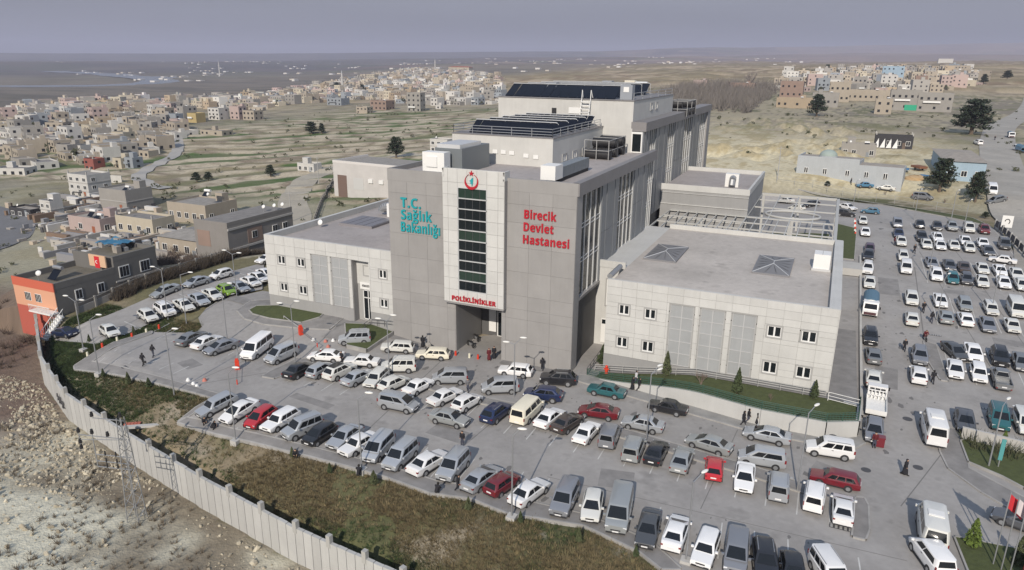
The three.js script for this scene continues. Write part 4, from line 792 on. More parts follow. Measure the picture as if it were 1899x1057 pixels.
    const cell = (a, b, c, d, n) => { for (let i = 0; i < n; i++) { const t0 = i / n + .015, t1 = (i + 1) / n - .015; new G().quad(a.clone().lerp(b, t0), a.clone().lerp(b, t1), d.clone().lerp(c, t1), d.clone().lerp(c, t0)).on('pane', gm, s); } };
    cell(P[0], P[1], A, A, 3); cell(P[1], P[2], B, A, 5); cell(P[2], P[3], B, B, 3); cell(P[3], P[0], A, B, 5);
    new G().path([P[0], A, B, P[3]], .06).path([P[1], A], .06).path([P[2], B], .06).on('ridge', M.alu, s); };
  skylight(4.5, 8.75, -24.8, -16, 11.4); skylight(18.8, 23.2, -25, -15.7, 11.4);
  // left wing
  const lf = plane(V(0, 0, -.32), X, Z), ly = 12.6, lwin = [[-45.95, 8.45, -44.65, 9.7], [-42.4, 8.5, -41.1, 9.7], [-45.9, 4.3, -44.6, 5.5], [-42.4, 4.3, -41.05, 5.55], [-28.25, 8.6, -27.05, 9.8], [-28.25, 4.4, -27.05, 5.6]], lfrost = [[-39.75, 3.4, -37.05, 10.5], [-36.3, 3.45, -33.55, 10.5]], ent = [-32.85, 1.4, -29.95, 10.6];
  const lb = new G().box(-48.25, 0, -38.5, -26.0, 11.55, -1.5).box(-48.22, 0, -1.5, -32.87, 11.55, -.66).box(-29.93, 0, -1.5, -26, 11.55, -.66).box(-32.87, 10.6, -1.5, -29.93, 11.55, -.66).on('left_wing', M.jointLight, hosp);
  { const g = new G(); for (const [a, b, c, d] of cutRects([-48.22, .5, -26.02, 12.55], [...lwin, ...lfrost, ent])) pbox(g, lf, a, c, b, d, -.34, .012); g.on('wall_backing', M.jointLight, hosp); }
  new G().box(-48, 11.55, -38.2, -26.02, 11.65, -.7).on('roof', M.roof, hosp);
  new G().box(-48.3, 11.4, -.7, -26, ly, -.36).box(-48.3, 11.4, -38.5, -47.7, ly, -.7).box(-47.7, 11.4, -38.5, -26, ly, -38.1).on('parapet', M.clad, hosp);
  const lh = [...lwin, ...lfrost].map(([a, b, c, d]) => [a - .16, b - .16, c + .16, d + .16]); lh.push([ent[0], 0, ent[2], ent[3]]);
  cladding(lb, lf, steps(-48.25, -26.02, 12), [3.42, 5.0, 6.5, 8.0, 9.7, 11.3, 12.6], lh, cladTones);
  new G().box(-48.2, .5, -.4, -32.87, 3.4, -.3).box(-29.93, .5, -.4, -26.02, 3.4, -.3).on('plinth', mat([.36, .36, .355], .9, { map: T.streak }), hosp);
  for (const w of lwin) twinWindow(hosp, lf, ...w); for (const w of lfrost) frosted(lf, ...w);
  const le = plane(V(0, 0, -1.48), X, Z); twinWindow(hosp, le, -31.6, 8.3, -30.3, 9.6);
  new G().box(-32.86, 1, -1.5, -32.8, 10.6, -.4).on('entrance_lining', M.cladGrey, hosp); pbox(new G(), le, -32.8, -29.95, 6.9, 10.55, 0, .05).on('entrance_wall', M.clad, hosp);
  pbox(new G(), le, -32.3, -29.95, 6.2, 7.2, .05, .15).on('sign_board', M.white, hosp);
  const ld = pbox(new G(), le, -31.9, -29.95, 1.7, 6.1, 0, .04).on('side_door', M.glassDark, hosp), lg = new G(); for (const u of [-31.9, -31.1, -30.07]) pbox(lg, le, u, u + .12, 1.7, 6.1, .04, .1); for (const y of [1.7, 4.9, 6.0]) pbox(lg, le, -31.9, -29.95, y, y + .12, .04, .1); lg.on('frame', M.white, ld);
  new G().box(-45, 11.65, -20, -38.6, 12.0, -13.6).on('skylight', mat([.22, .21, .22], .6), hosp);
  const lsk = hosp.children[hosp.children.length - 1]; for (let i = 0; i < 4; i++) new G().box(-44.9 + i * 1.57, 12.0, -19.9, -43.45 + i * 1.57, 12.06, -13.7).on('pane', mat([.17, .165, .18], .35), lsk);
  const le2 = plane(V(-26.02, 0, 0), NX, R);
  // annex behind the right wing
  new G().box(-2, -1, -78.4, 13.6, 15.2, -53.2).on('annex', mat([.36, .36, .355], .7, { map: T.streak }), hosp);
  const an = hosp.children[hosp.children.length - 1]; new G().box(-2, 15.2, -78, 13.2, 15.3, -53.6).on('roof', M.roof, an);
  new G().box(-2, 15.0, -53.25, 13.7, 16.1, -53.1).box(13.3, 15.0, -78.5, 13.7, 16.1, -53.25).box(-2, 15.0, -78.5, 13.3, 16.1, -78.2).on('parapet', M.clad, an);
  new G().box(-2, 14.5, -53.16, 13.62, 14.58, -53.05).box(-2, 12.4, -53.16, 13.62, 12.55, -53.04).box(-2, 9.8, -53.16, 13.62, 9.95, -53.04).on('trim_band', M.clad, an);
}
// things standing on the roofs
{
  const ac = thing('ventilation_unit', 'white square ventilation unit with grille on the right wing roof', 'ventilation unit', 26.8, 11.4, -22);
  new G().cbox(0, .3, 0, 2, 1.9, 2.4).on('casing', M.white, ac); new G().cbox(0, 0, 0, 2.3, .3, 2.7).on('base', M.alu, ac); new G().cbox(0, 2.2, 0, .05, .04, 2.4).on('seam', M.frame, ac);
  const a2 = thing('ventilation_unit', 'silver curved ventilation hood on the left wing roof', 'ventilation unit', -48 + 6, 11.65, -23.5);
  new G().cbox(1.4, 0, 0, 2.2, 2.3, 2).on('casing', M.white, a2); { const g = new G(), P = Array.from({ length: 7 }, (_, i) => { const t = i / 6 * Math.PI / 2; return V(.3 - Math.sin(t) * 1.6, .8 + Math.cos(t) * .9 - .1, 0); }); g.path(P, .75, 10); g.on('duct', M.galv, a2); }
  const a3 = thing('ventilation_unit', 'white ventilation unit with a silver duct on the annex roof', 'ventilation unit', 9.6, 15.3, -60.5);
  new G().cbox(0, 0, 0, 2.4, 2.4, 1.6).on('casing', M.white, a3); new G().path([V(.2, 1.7, .8), V(.2, 1.4, 1.5), V(.2, .4, 1.9)], .6, 10).on('duct', M.galv, a3);
  const a4 = thing('ventilation_unit', 'white box unit at the left front of the tower roof', 'ventilation unit', -20.2, 23.15, -2.6);
  new G().cbox(0, .25, 0, 3.2, 2.6, 1.6).on('casing', M.white, a4); new G().cbox(0, 0, 0, 3.6, .25, 2.2).on('base', M.white, a4); new G().cbox(-.2, 1, .85, 1.6, 1.3, .25).on('grille', M.white, a4);
  const a5 = thing('ventilation_duct', 'long grey duct housing behind the white box unit on the tower roof', 'duct', -19.2, 23.15, -8); new G().cbox(0, 0, 0, 4, 3.2, 8).on('casing', mat([.2, .22, .23], .5, { metalness: .4 }), a5); new G().cbox(0, 3.2, 1, 3.4, .5, 6).on('cap', M.alu, a5);
  const a6 = thing('ventilation_unit', 'long air handling unit with segmented panels along the tower roof edge', 'air handling unit', -4.4, 23.15, -8.2);
  new G().cbox(0, .5, 5.2, 1.9, 1.7, 2.6).on('casing', M.white, a6); for (let i = 0; i < 7; i++) new G().cbox(.1, .5, 3.2 - i * 1.5, 1.5, 1.3, 1.42).on('segment', mat([.25, .28, .3], .4, { metalness: .4 }), a6); new G().cbox(.1, 0, -1.2, 1.2, .5, 11).on('base', M.dark, a6);
  const pipe = thing('drain_pipe', 'short grey rain pipe lying over the right wing parapet', 'pipe', 3.1, 11.9, -6.5); new G().bar(V(0, 0, 2), V(.1, .2, -2.2), .35, 10).on('pipe', M.galv, pipe);
  const dish = thing('satellite_dish', 'white satellite dish on the left wing roof', 'satellite dish', -46.5, 11.65, -11); new G().bar(V(0, 0, 0), V(0, .7, 0), .05).on('post', M.steel, dish); { const g = new THREE.SphereGeometry(.8, 14, 6, 0, Math.PI * 2, 0, .6); g.rotateX(1.2); g.translate(0, .6, -.5); mesh('dish', g, M.white, dish); }
  // black tank racks
  for (const [x, z, n, lab, y, sc] of [[-6.2, -30.5, 10, 'rack of black water tanks beside the front roof room', 23.15, 1], [-3.3, -73, 9, 'rack of black water tanks behind the rear roof room', 27.1, 1]]) {
    const t = thing('water_tank_rack', lab, 'water tanks', x, y, z); const f = new G();
    for (const dx of [-1.9, 0, 1.9]) for (const dz of [-4.5, 0, 4.5]) f.bar(V(dx, 0, dz), V(dx, 2.9, dz), .06); for (const dx of [-1.9, 1.9]) for (const y2 of [1.4, 2.9]) f.bar(V(dx, y2, -4.5), V(dx, y2, 4.5), .05); for (const y2 of [1.4, 2.9]) for (const dz of [-4.5, 0, 4.5]) f.bar(V(-1.9, y2, dz), V(1.9, y2, dz), .05); f.on('rack', M.frame, t);
    for (let k = 0; k < n; k++) { const q = new THREE.CylinderGeometry(.72, .72, 2.0, 12); q.rotateZ(Math.PI / 2); q.translate((k % 2) * 1.9 - .95, k < 6 ? .75 : 2.15, -3.6 + (k % 6 >> 1) * 3.5 + rr(-.2, .2)); mesh('tank', q, M.dark, t); }
  }
  // solar collectors
  const row = (x0, x1, z, y, d, tilt, lab, n) => {
    const t = thing('solar_collector', lab, 'solar panels', (x0 + x1) / 2, y, z, 0, 'rows of dark solar collectors on the hospital roofs'), w = (x1 - x0) / n, f = new G();
    for (let i = 0; i < n; i++) { const a = x0 - (x0 + x1) / 2 + i * w; const P = (u, k) => V(a + u * w, k ? Math.sin(tilt) * d : .12, k ? -Math.cos(tilt) * d : 0); new G().quad(P(.03, 0), P(.97, 0), P(.97, 1), P(.03, 1)).quad(P(.03, 1), P(.97, 1), P(.97, 0).add(V(0, -.1, 0)), P(.03, 0).add(V(0, -.1, 0))).on('panel', M.solar, t); }
    const hw = (x1 - x0) / 2, hy = Math.sin(tilt) * d, hz = -Math.cos(tilt) * d; f.path([V(-hw, hy + .06, hz), V(hw - .3, hy + .06, hz), V(hw, hy - .2, hz)], .07, 6); for (let i = 0; i <= n; i += 2) f.bar(V(-hw + i * w, 0, hz), V(-hw + i * w, hy, hz), .04); f.on('pipe_frame', M.alu, t);
  };
  const NM = ['front', 'second', 'third', 'fourth', 'fifth'];
  for (let i = 0; i < 5; i++) row(-22.6 + i * .25, -9.6, -16.3 - i * 4.1, 27.22, 2.9, .62, NM[i] + ' row of dark solar collectors on the front roof room', 11);
  for (let i = 0; i < 4; i++) row(-27.2, -7.4, -38.6 - i * 6.5, 31.42, 4.2, .5, NM[i] + ' row of dark solar collectors on the rear roof room', 12);
  const rail = (name, lab, pts, y, h, gap, bars, m) => { const t = thing(name, lab, 'railing'), f = new G(), p = new G(); for (let i = 0; i < pts.length - 1; i++) { const a = V(pts[i][0], y, pts[i][1]), b = V(pts[i + 1][0], y, pts[i + 1][1]), n = Math.max(1, Math.round(a.distanceTo(b) / gap)); for (let k = 1; k <= bars; k++) f.bar(a.clone().add(V(0, h * k / bars, 0)), b.clone().add(V(0, h * k / bars, 0)), .045); for (let k = 0; k <= n; k++) { const q = a.clone().lerp(b, k / n); new G().bar(q, q.clone().add(V(0, h, 0)), .05).on('post', m, t); } } f.on('rails', m, t); return t; };
  rail('roof_railing', 'grey pipe railing around the front roof room', [[-24.5, -37], [-24.5, -15.1], [-9.1, -15.1], [-9.1, -36.5]], 27.2, 1.15, 3, 3, M.steel);
  rail('roof_railing', 'grey pipe railing along the right edge of the rear roof', [[-4.2, -38.2], [-4.2, -66.5]], 31.4, 1.1, 6, 2, M.steel);
  const lad = thing('roof_ladder', 'white steel ladder leaning on the rear roof room wall', 'ladder', -11.9, 27.22, -36.2), lg = new G(); for (const x of [-.75, .75]) lg.path([V(x, 0, .4), V(x, 4.2, -1), V(x, 5.6, -1.2), V(x * 1.1, 4.4, -1.9)], .07); lg.on('rails', M.white, lad); for (let i = 0; i < 7; i++) new G().box(-.75, .4 + i * .55, .25 - i * .19, .75, .52 + i * .55, .5 - i * .19).on('rung', M.white, lad);
  for (const x of [-14.2, -13.2]) { const t = thing('water_tank', (x < -14 ? 'left' : 'right') + ' small white round tank on the rear roof', 'water tank', x, 31.42, -63); const g = new THREE.CylinderGeometry(.45, .5, .9, 14); g.translate(0, .8, 0); mesh('tank', g, M.white, t); new G().cbox(0, 0, 0, .8, .35, .8).on('base', M.steel, t); }
  const tk = thing('water_tank', 'large cream water tank lying on the rear roof', 'water tank', -10.2, 31.42, -63); { const g = new THREE.CylinderGeometry(1, 1, 2.6, 16); g.rotateZ(Math.PI / 2); g.translate(.6, 1.3, 0); mesh('tank', g, M.white, tk); new G().cbox(-1.4, 0, 0, 2, 2.5, 1.8).on('housing', mat([.66, .62, .52], .7), tk); }
  // steel pergola over the rear yard
  const BEAMS = []; const pg = thing('steel_pergola', 'white steel pergola frame with an oval ring over the rear yard', 'pergola'), m = mat([.44, .44, .42], .6), y = 11.3;
  const xs = [0, 3.4, 6.8, 10.2, 13.6, 17.2, 20.8, 24.4, 28.2]; for (let i = 0; i < 8; i++) { const x = (xs[i] + xs[i + 1]) / 2; BEAMS.push(x); }
  const beam = (g, a, b, w = .28, h = .45) => { const d = b.clone().sub(a), L = d.length(), q = new THREE.BoxGeometry(w, h, L); q.rotateY(Math.atan2(d.x, d.z)); q.translate((a.x + b.x) / 2, (a.y + b.y) / 2, (a.z + b.z) / 2); return mesh(g, q, m, pg); };
  for (const x of xs) { beam('rafter', V(x, y, -37.6), V(x, y, -52.9), .2, .2); if (x > 13) beam('rafter', V(x, y, -53), V(x, y, -79), .2, .2); }
  for (const x of BEAMS) beam('rafter', V(x, y, -37.6), V(x, y, -52.9), .16, .2);
  for (const z of [-42.5, -47.8, -53]) beam('crossbeam', V(0, y + .02, z), V(28.2, y + .02, z), z === -53 ? .6 : .2, .22);
  for (const z of [-63.5, -72]) beam('crossbeam', V(13.8, y + .02, z), V(28.2, y + .02, z), .35, .22);
  beam('edge_beam', V(28.2, y, -37.6), V(28.2, y, -79.2), .5, .5); beam('edge_beam', V(13.6, y, -79), V(28.3, y, -79), .5, .5);
  const og = new THREE.TorusGeometry(1, .05, 6, 40); og.rotateX(Math.PI / 2); og.scale(4.6, 5, 3.6); og.translate(20.9, y + .05, -58); mesh('ring', og, m, pg);
  for (const [x, z] of [[28.2, -46], [28.2, -55], [28.2, -64], [28.2, -72], [28.2, -79], [21, -79], [14, -79], [20.8, -53], [20.8, -63.5], [7, -45.5]]) { const b = standY(x, z); new G().box(x - .22, b - .2, z - .22, x + .22, y, z + .22).on('column', m, pg); }
}
// ---------- vehicles ----------
const PAINT = { white: [.74, .74, .73], cream: [.70, .66, .53], silver: [.40, .42, .44], grey: [.24, .25, .27], 'dark grey': [.10, .105, .115], black: [.012, .012, .014], red: [.42, .018, .025], 'dark red': [.16, .01, .018], navy: [.018, .03, .085], blue: [.06, .17, .28], teal: [.02, .12, .14], green: [.22, .38, .03], brown: [.065, .05, .045], purple: [.06, .028, .05] };
const paints = {};
const paint = (c, v = 0) => paints[c + v] ||= new THREE.MeshPhysicalMaterial({ color: rgb(...PAINT[c].map((q, i) => q * [1, .88, 1.12][v] * (v === 1 && i === 2 ? .95 : 1))), roughness: .42, metalness: /silver|grey|navy/.test(c) ? .35 : 0, clearcoat: .8, clearcoatRoughness: .12, side: THREE.DoubleSide });
const CM = { glass: new THREE.MeshPhysicalMaterial({ color: rgb(.012, .014, .016), roughness: .06 }), rim: mat([.40, .41, .42], .35, { metalness: .6 }), lamp: mat([.72, .74, .76], .12), tail: mat([.20, .012, .012], .3), plate: mat([.75, .75, .74], .5), trim: mat([.025, .025, .027], .7), rail: mat([.35, .36, .37], .4, { metalness: .5 }) };
// top = [z, y] from nose to tail of the lower body; glass house between zw0 (screen foot), zw1 (roof front), zr1 (roof rear), zr0 (rear glass foot)
const SPEC = {
  sedan: { L: 4.5, W: 1.78, H: 1.46, belt: .93, top: [[2.25, .58], [2.2, .70], [1.9, .76], [1.15, .90], [0, .95], [-1.3, .99], [-2.05, 1.0], [-2.22, .92], [-2.25, .62]], zw0: 1.2, zw1: .42, zr1: -.98, zr0: -1.72, wb: 2.64, panes: [[.07, .49], [.53, .93]] },
  'boxy sedan': { L: 4.3, W: 1.66, H: 1.42, belt: .90, top: [[2.15, .55], [2.13, .76], [1.85, .79], [1.0, .86], [0, .90], [-1.3, .93], [-1.95, .92], [-2.13, .88], [-2.15, .55]], zw0: 1.05, zw1: .52, zr1: -.82, zr0: -1.38, wb: 2.42, panes: [[.08, .5], [.54, .92]], square: true },
  'estate car': { L: 4.35, W: 1.68, H: 1.46, belt: .90, top: [[2.17, .55], [2.15, .76], [1.85, .79], [1.02, .87], [0, .90], [-1.3, .92], [-2.0, .92], [-2.15, .86], [-2.17, .5]], zw0: 1.08, zw1: .55, zr1: -1.72, zr0: -2.08, wb: 2.45, panes: [[.07, .32], [.35, .62], [.65, .95]], square: true },
  'sedan b': { L: 4.55, W: 1.8, H: 1.44, belt: .92, top: [[2.27, .52], [2.2, .66], [1.75, .78], [1.3, .88], [0, .95], [-1.4, 1.02], [-2.0, 1.06], [-2.24, .98], [-2.27, .55]], zw0: 1.38, zw1: .30, zr1: -1.05, zr0: -1.95, wb: 2.68, panes: [[.10, .50], [.53, .92]] },
  'hatchback b': { L: 3.9, W: 1.68, H: 1.52, belt: .98, top: [[1.95, .6], [1.9, .76], [1.6, .88], [1.2, .97], [0, 1.0], [-1.2, 1.02], [-1.8, 1.02], [-1.93, .92], [-1.95, .55]], zw0: 1.32, zw1: .40, zr1: -1.5, zr0: -1.88, wb: 2.45, panes: [[.1, .5], [.54, .94]] },
  'SUV b': { L: 4.35, W: 1.8, H: 1.6, belt: 1.02, top: [[2.17, .6], [2.1, .8], [1.85, .9], [1.25, 1.0], [0, 1.06], [-1.3, 1.12], [-1.95, 1.14], [-2.14, 1.0], [-2.17, .55]], zw0: 1.3, zw1: .42, zr1: -1.4, zr0: -2.05, wb: 2.62, panes: [[.08, .46], [.49, .9]], R: .35 },
  'van b': { L: 4.4, W: 1.8, H: 1.8, belt: 1.14, top: [[2.2, .56], [2.12, .78], [1.8, .92], [1.45, 1.06], [0, 1.13], [-1.3, 1.14], [-2.08, 1.14], [-2.18, 1.1], [-2.2, .5]], zw0: 1.6, zw1: .66, zr1: -2.0, zr0: -2.16, wb: 2.7, panes: [[.10, .40], [.43, .94]], upright: true, R: .33 },
  hatchback: { L: 4.05, W: 1.72, H: 1.48, belt: .93, top: [[2.02, .58], [1.98, .70], [1.75, .78], [1.1, .92], [0, .96], [-1.2, 1.0], [-1.85, 1.0], [-2.0, .9], [-2.02, .55]], zw0: 1.18, zw1: .42, zr1: -1.38, zr0: -1.9, wb: 2.5, panes: [[.07, .5], [.54, .92]] },
  SUV: { L: 4.45, W: 1.82, H: 1.66, belt: 1.06, top: [[2.22, .66], [2.18, .88], [1.95, .95], [1.15, 1.05], [0, 1.08], [-1.3, 1.1], [-2.0, 1.1], [-2.2, 1.0], [-2.22, .6]], zw0: 1.2, zw1: .48, zr1: -1.6, zr0: -2.1, wb: 2.65, panes: [[.07, .40], [.43, .72], [.75, .94]], rails: true, R: .36 },
  van: { L: 4.35, W: 1.80, H: 1.84, belt: 1.12, top: [[2.17, .62], [2.13, .86], [1.9, .95], [1.25, 1.1], [0, 1.12], [-1.3, 1.12], [-2.05, 1.12], [-2.15, 1.1], [-2.17, .5]], zw0: 1.32, zw1: .62, zr1: -2.02, zr0: -2.13, wb: 2.68, panes: [[.08, .36], [.40, .66], [.70, .96]], rails: true, upright: true, R: .34 },
  minibus: { L: 5.3, W: 1.96, H: 2.12, belt: 1.2, top: [[2.65, .6], [2.6, .95], [2.4, 1.05], [1.9, 1.18], [0, 1.2], [-1.5, 1.2], [-2.5, 1.2], [-2.62, 1.18], [-2.65, .5]], zw0: 2.0, zw1: 1.25, zr1: -2.5, zr0: -2.62, wb: 3.1, panes: [[.05, .25], [.29, .60], [.64, .96]], upright: true, R: .35 },
  'pickup truck': { L: 5.1, W: 1.8, H: 1.72, belt: 1.08, top: [[2.55, .66], [2.5, .9], [2.2, .96], [1.35, 1.06], [.3, 1.08], [-.55, 1.08], [-.6, .72], [-2.5, .72], [-2.55, .55]], zw0: 1.42, zw1: .85, zr1: -.3, zr0: -.52, wb: 3.0, panes: [[.08, .52], [.56, .94]], bed: true, R: .36 },
};
function carParts(s) {
  const hw = s.W / 2, R = s.R || .315, sill = .24, out = {};
  // lower body
  const st = [], Nz = 26;
  const topAt = (z) => { const t = s.top; for (let i = 0; i < t.length - 1; i++) if (z <= t[i][0] && z >= t[i + 1][0]) return mix(t[i][1], t[i + 1][1], (t[i][0] - z) / (t[i][0] - t[i + 1][0] || 1)); return t[t.length - 1][1]; };
  const zs = [...new Set([...s.top.map((t) => t[0]), ...Array.from({ length: Nz - 1 }, (_, i) => s.L / 2 - (i + 1) * s.L / Nz)])].sort((a, b) => b - a);
  for (const z of zs) {
    const e = Math.abs(z) / (s.L / 2), w = hw * (1 - (s.square ? .05 : .12) * Math.pow(e, 6) - .02 * e * e), t = topAt(z), b = sill + .1 * Math.pow(e, 8), m = Math.min(t - .06, .56);
    st.push([[0, b], [w * .9, b], [w * .975, b + .1], [w, m], [w * .985, t - .05], [w * .93, t - .005], [w * .55, t + .018], [0, t + .024]].map(([x, y]) => [x, y, z]));
  }
  const pos = [], idx = [], n = st[0].length, add = (p) => { pos.push(...p); return pos.length / 3 - 1; };
  const rows = st.map((r) => [...r.slice().reverse().map(([x, y, z]) => add([-x, y, z])), ...r.slice(1).map((p) => add(p))]);  // left top .. bottom .. : ring left->right
  const ring = st.map((r) => { const L = r.map(([x, y, z]) => add([-x, y, z])), Rr = r.map((p) => add(p)); return [...Rr, ...L.slice().reverse()]; });
  for (let i = 0; i < ring.length - 1; i++) for (let k = 0; k < 2 * n - 1; k++) { const a = ring[i][k], b = ring[i][k + 1], c = ring[i + 1][k + 1], d = ring[i + 1][k]; idx.push(a, d, b, b, d, c); }
  const cap = (r, f) => { for (let k = 1; k < 2 * n - 2; k++) f ? idx.push(r[0], r[k], r[k + 1]) : idx.push(r[0], r[k + 1], r[k]); };
  cap(ring[0], true); cap(ring[ring.length - 1], false);
  let g = new THREE.BufferGeometry(); g.setAttribute('position', new THREE.Float32BufferAttribute(pos, 3)); g.setIndex(idx);
  g = toCreasedNormals(mergeVertices(g.toNonIndexed()), .62); g.deleteAttribute('uv');
  // glass house
  const bw = hw * .925, rw = hw * (s.upright ? .83 : s.square ? .78 : .72), by = s.belt, ry = s.H - .05, c0 = .10, c1 = .16;
  const loop = (w, za, zb, y, c) => [V(-w + c, y, za), V(w - c, y, za), V(w, y, za - c * 1.2), V(w, y, zb + c * 1.2), V(w - c, y, zb), V(-w + c, y, zb), V(-w, y, zb + c * 1.2), V(-w, y, za - c * 1.2)];
  const A = loop(bw, s.zw0, s.zr0, by - .04, c0), B = loop(rw, s.zw1, s.zr1, ry, c1), Cc = loop(rw - .11, s.zw1 - .12, s.zr1 + .12, s.H - .008, c1), gh = new G();
  const band = (P, Q) => { for (let i = 0; i < 8; i++) { const j = (i + 1) % 8; gh.quad(P[i], P[j], Q[j], Q[i]); } };
  band(A, B); band(B, Cc); const mid = V(0, s.H + .012, (s.zw1 + s.zr1) / 2); for (let i = 0; i < 8; i++) gh.tri(Cc[i], Cc[(i + 1) % 8], mid);
  let hg = gh.build(); hg.deleteAttribute('uv'); hg.deleteAttribute('normal'); hg = toCreasedNormals(mergeVertices(hg), .75);
  if (s.bed) { const q = new G(); const f = -.62, b2 = -2.52, t0 = .72, t1 = 1.08; q.box(-hw * .96, t0, b2, -hw * .90, t1, f).box(hw * .90, t0, b2, hw * .96, t1, f).box(-hw * .9, t0, b2, hw * .9, t1, b2 + .07).box(-hw * .9, t0, f - .07, hw * .9, t1, f); const qg = q.build(); qg.deleteAttribute('uv'); hg = mergeGeometries([hg, qg]); }
  out.body = mergeGeometries([g.index ? g.toNonIndexed() : g, hg.index ? hg.toNonIndexed() : hg]);
  // panes on the sloping faces
  const face = (a, b, c, d, off) => (u, v) => { const p = a.clone().lerp(b, u), q = d.clone().lerp(c, u), r = p.lerp(q, v); return r.add(off); };
  const pane = (f, u0, u1, v0, v1) => new G().quad(f(u0, v0), f(u1, v0), f(u1, v1), f(u0, v1)).build();
  const sl = (s.zw0 - s.zw1), hgt = ry - by, nf = V(0, sl, hgt).normalize().multiplyScalar(.012), nr = V(0, s.zr1 - s.zr0, -hgt).normalize().multiplyScalar(.012);
  const fF = face(A[0], A[1], B[1], B[0], nf), fR = face(A[4], A[5], B[5], B[4], nr);
  out.windscreen = pane(fF, .0, 1, .10, .92); out.rear_window = pane(fR, s.upright ? .06 : .02, s.upright ? .94 : .98, .14, s.upright ? .85 : .88);
  out.side = [];
  const ns = V(hgt, bw - rw, 0).normalize().multiplyScalar(.012), fRt = face(A[2], A[3], B[3], B[2], ns), nl = V(-ns.x, ns.y, 0), fLt = face(A[7], A[6], B[6], B[7], nl);
  for (const [a, b] of s.panes) { out.side.push(pane(fRt, a, b, .16, .86)); const q = new G(); q.quad(fLt(b, .16), fLt(a, .16), fLt(a, .86), fLt(b, .86)); out.side.push(q.build()); }
  // wheels
  const tyre = new THREE.CylinderGeometry(R, R, .2, 18); tyre.rotateZ(Math.PI / 2); const rim = new THREE.CylinderGeometry(R * .64, R * .64, .215, 12); rim.rotateZ(Math.PI / 2);
  out.tyre = tyre; out.rim = rim; out.R = R; out.wheels = [-1, 1].flatMap((sx) => [1, -1].map((sz) => V(sx * (hw - .10), R, sz * s.wb / 2 + .06)));
  const tr = new G(), L = s.L / 2, fy = .34, w = hw * .86;
  const tg = []; for (const p of out.wheels) { const a = new THREE.CylinderGeometry(R + .055, R + .055, .215, 16); a.rotateZ(Math.PI / 2); a.translate(p.x * .998, p.y + .01, p.z); a.deleteAttribute('uv'); tg.push(a.toNonIndexed()); }
  tr.box(-hw * .80, fy - .06, L - .14, hw * .80, fy + .10, L + .015).box(-hw * .80, fy - .02, -L - .015, hw * .80, fy + .09, -L + .14).box(-hw * 1.004, sill - .03, -s.wb / 2 + .3, hw * 1.004, sill + .09, s.wb / 2 - .25).box(-hw * .42, .55, L - .1, hw * .42, .66, L + .012);
  const tt = tr.build(); tt.deleteAttribute('uv'); out.trim = mergeGeometries([tt, ...tg]);
  const box = (x0, y0, z0, x1, y1, z1) => new G().box(x0, y0, z0, x1, y1, z1).build();
  const ly = s.top[1][1] - .17;
  out.head = [-1, 1].map((q) => { const a = q * hw * .60, b = q * hw * .90; return box(Math.min(a, b), ly, L - .26, Math.max(a, b), ly + .15, L - .035); });
  const ty = s.upright ? .85 : s.top[6][1] - .28, th = s.upright ? .34 : .13;
  out.tail = [-1, 1].map((q) => { const a = q * hw * (s.upright ? .82 : .70), b = q * hw * .90; return box(Math.min(a, b), ty, -L - .004, Math.max(a, b), ty + th, -L + .16); });
  out.plate = [box(-.26, .42, L - .05, .26, .53, L + .03), box(-.26, s.upright ? .55 : .62, -L - .02, .26, s.upright ? .67 : .74, -L + .06)];
  out.mirror = [-1, 1].map((q) => box(Math.min(q * hw * .98, q * (hw + .19)), by - .01, s.zw0 - .42, Math.max(q * hw * .98, q * (hw + .19)), by + .14, s.zw0 - .27));
  if (s.rails) out.rails = [-1, 1].map((q) => box(q * rw * .86 - .025, s.H - .03, s.zr1 + .35, q * rw * .86 + .025, s.H + .04, s.zw1 - .25));
  out.handle = [-1, 1].map((q) => box(q * hw * .985 - .02, by - .14, -.25, q * hw * .985 + .03, by - .10, -.06));
  return out;
}
const protos = {};
function carProto(kind, near) {
  const key = kind + near; if (protos[key]) return protos[key];
  const p = carParts(SPEC[kind]), o = new THREE.Group();
  const body = mesh('body', p.body, paint('white'), o);
  mesh('windscreen', p.windscreen, CM.glass, o); mesh('rear_window', p.rear_window, CM.glass, o);
  for (const s of p.side) mesh('side_window', s, CM.glass, o);
  for (const w of p.wheels) { const t = mesh('wheel', p.tyre, M.rubber, o); t.position.copy(w); mesh('rim', p.rim, CM.rim, t); }
  mesh('trim', p.trim, CM.trim, o);
  for (const h of p.head) mesh('headlight', h, CM.lamp, o); for (const h of p.tail) mesh('tail_light', h, CM.tail, o);
  for (const h of p.plate) mesh('number_plate', h, CM.plate, o);
  if (near) { for (const h of p.mirror) mesh('mirror', h, paint('white'), o); for (const h of p.handle) mesh('handle', h, CM.trim, body); }
  if (p.rails) for (const h of p.rails) mesh('roof_rail', h, CM.rail, o);
  return protos[key] = o;
}
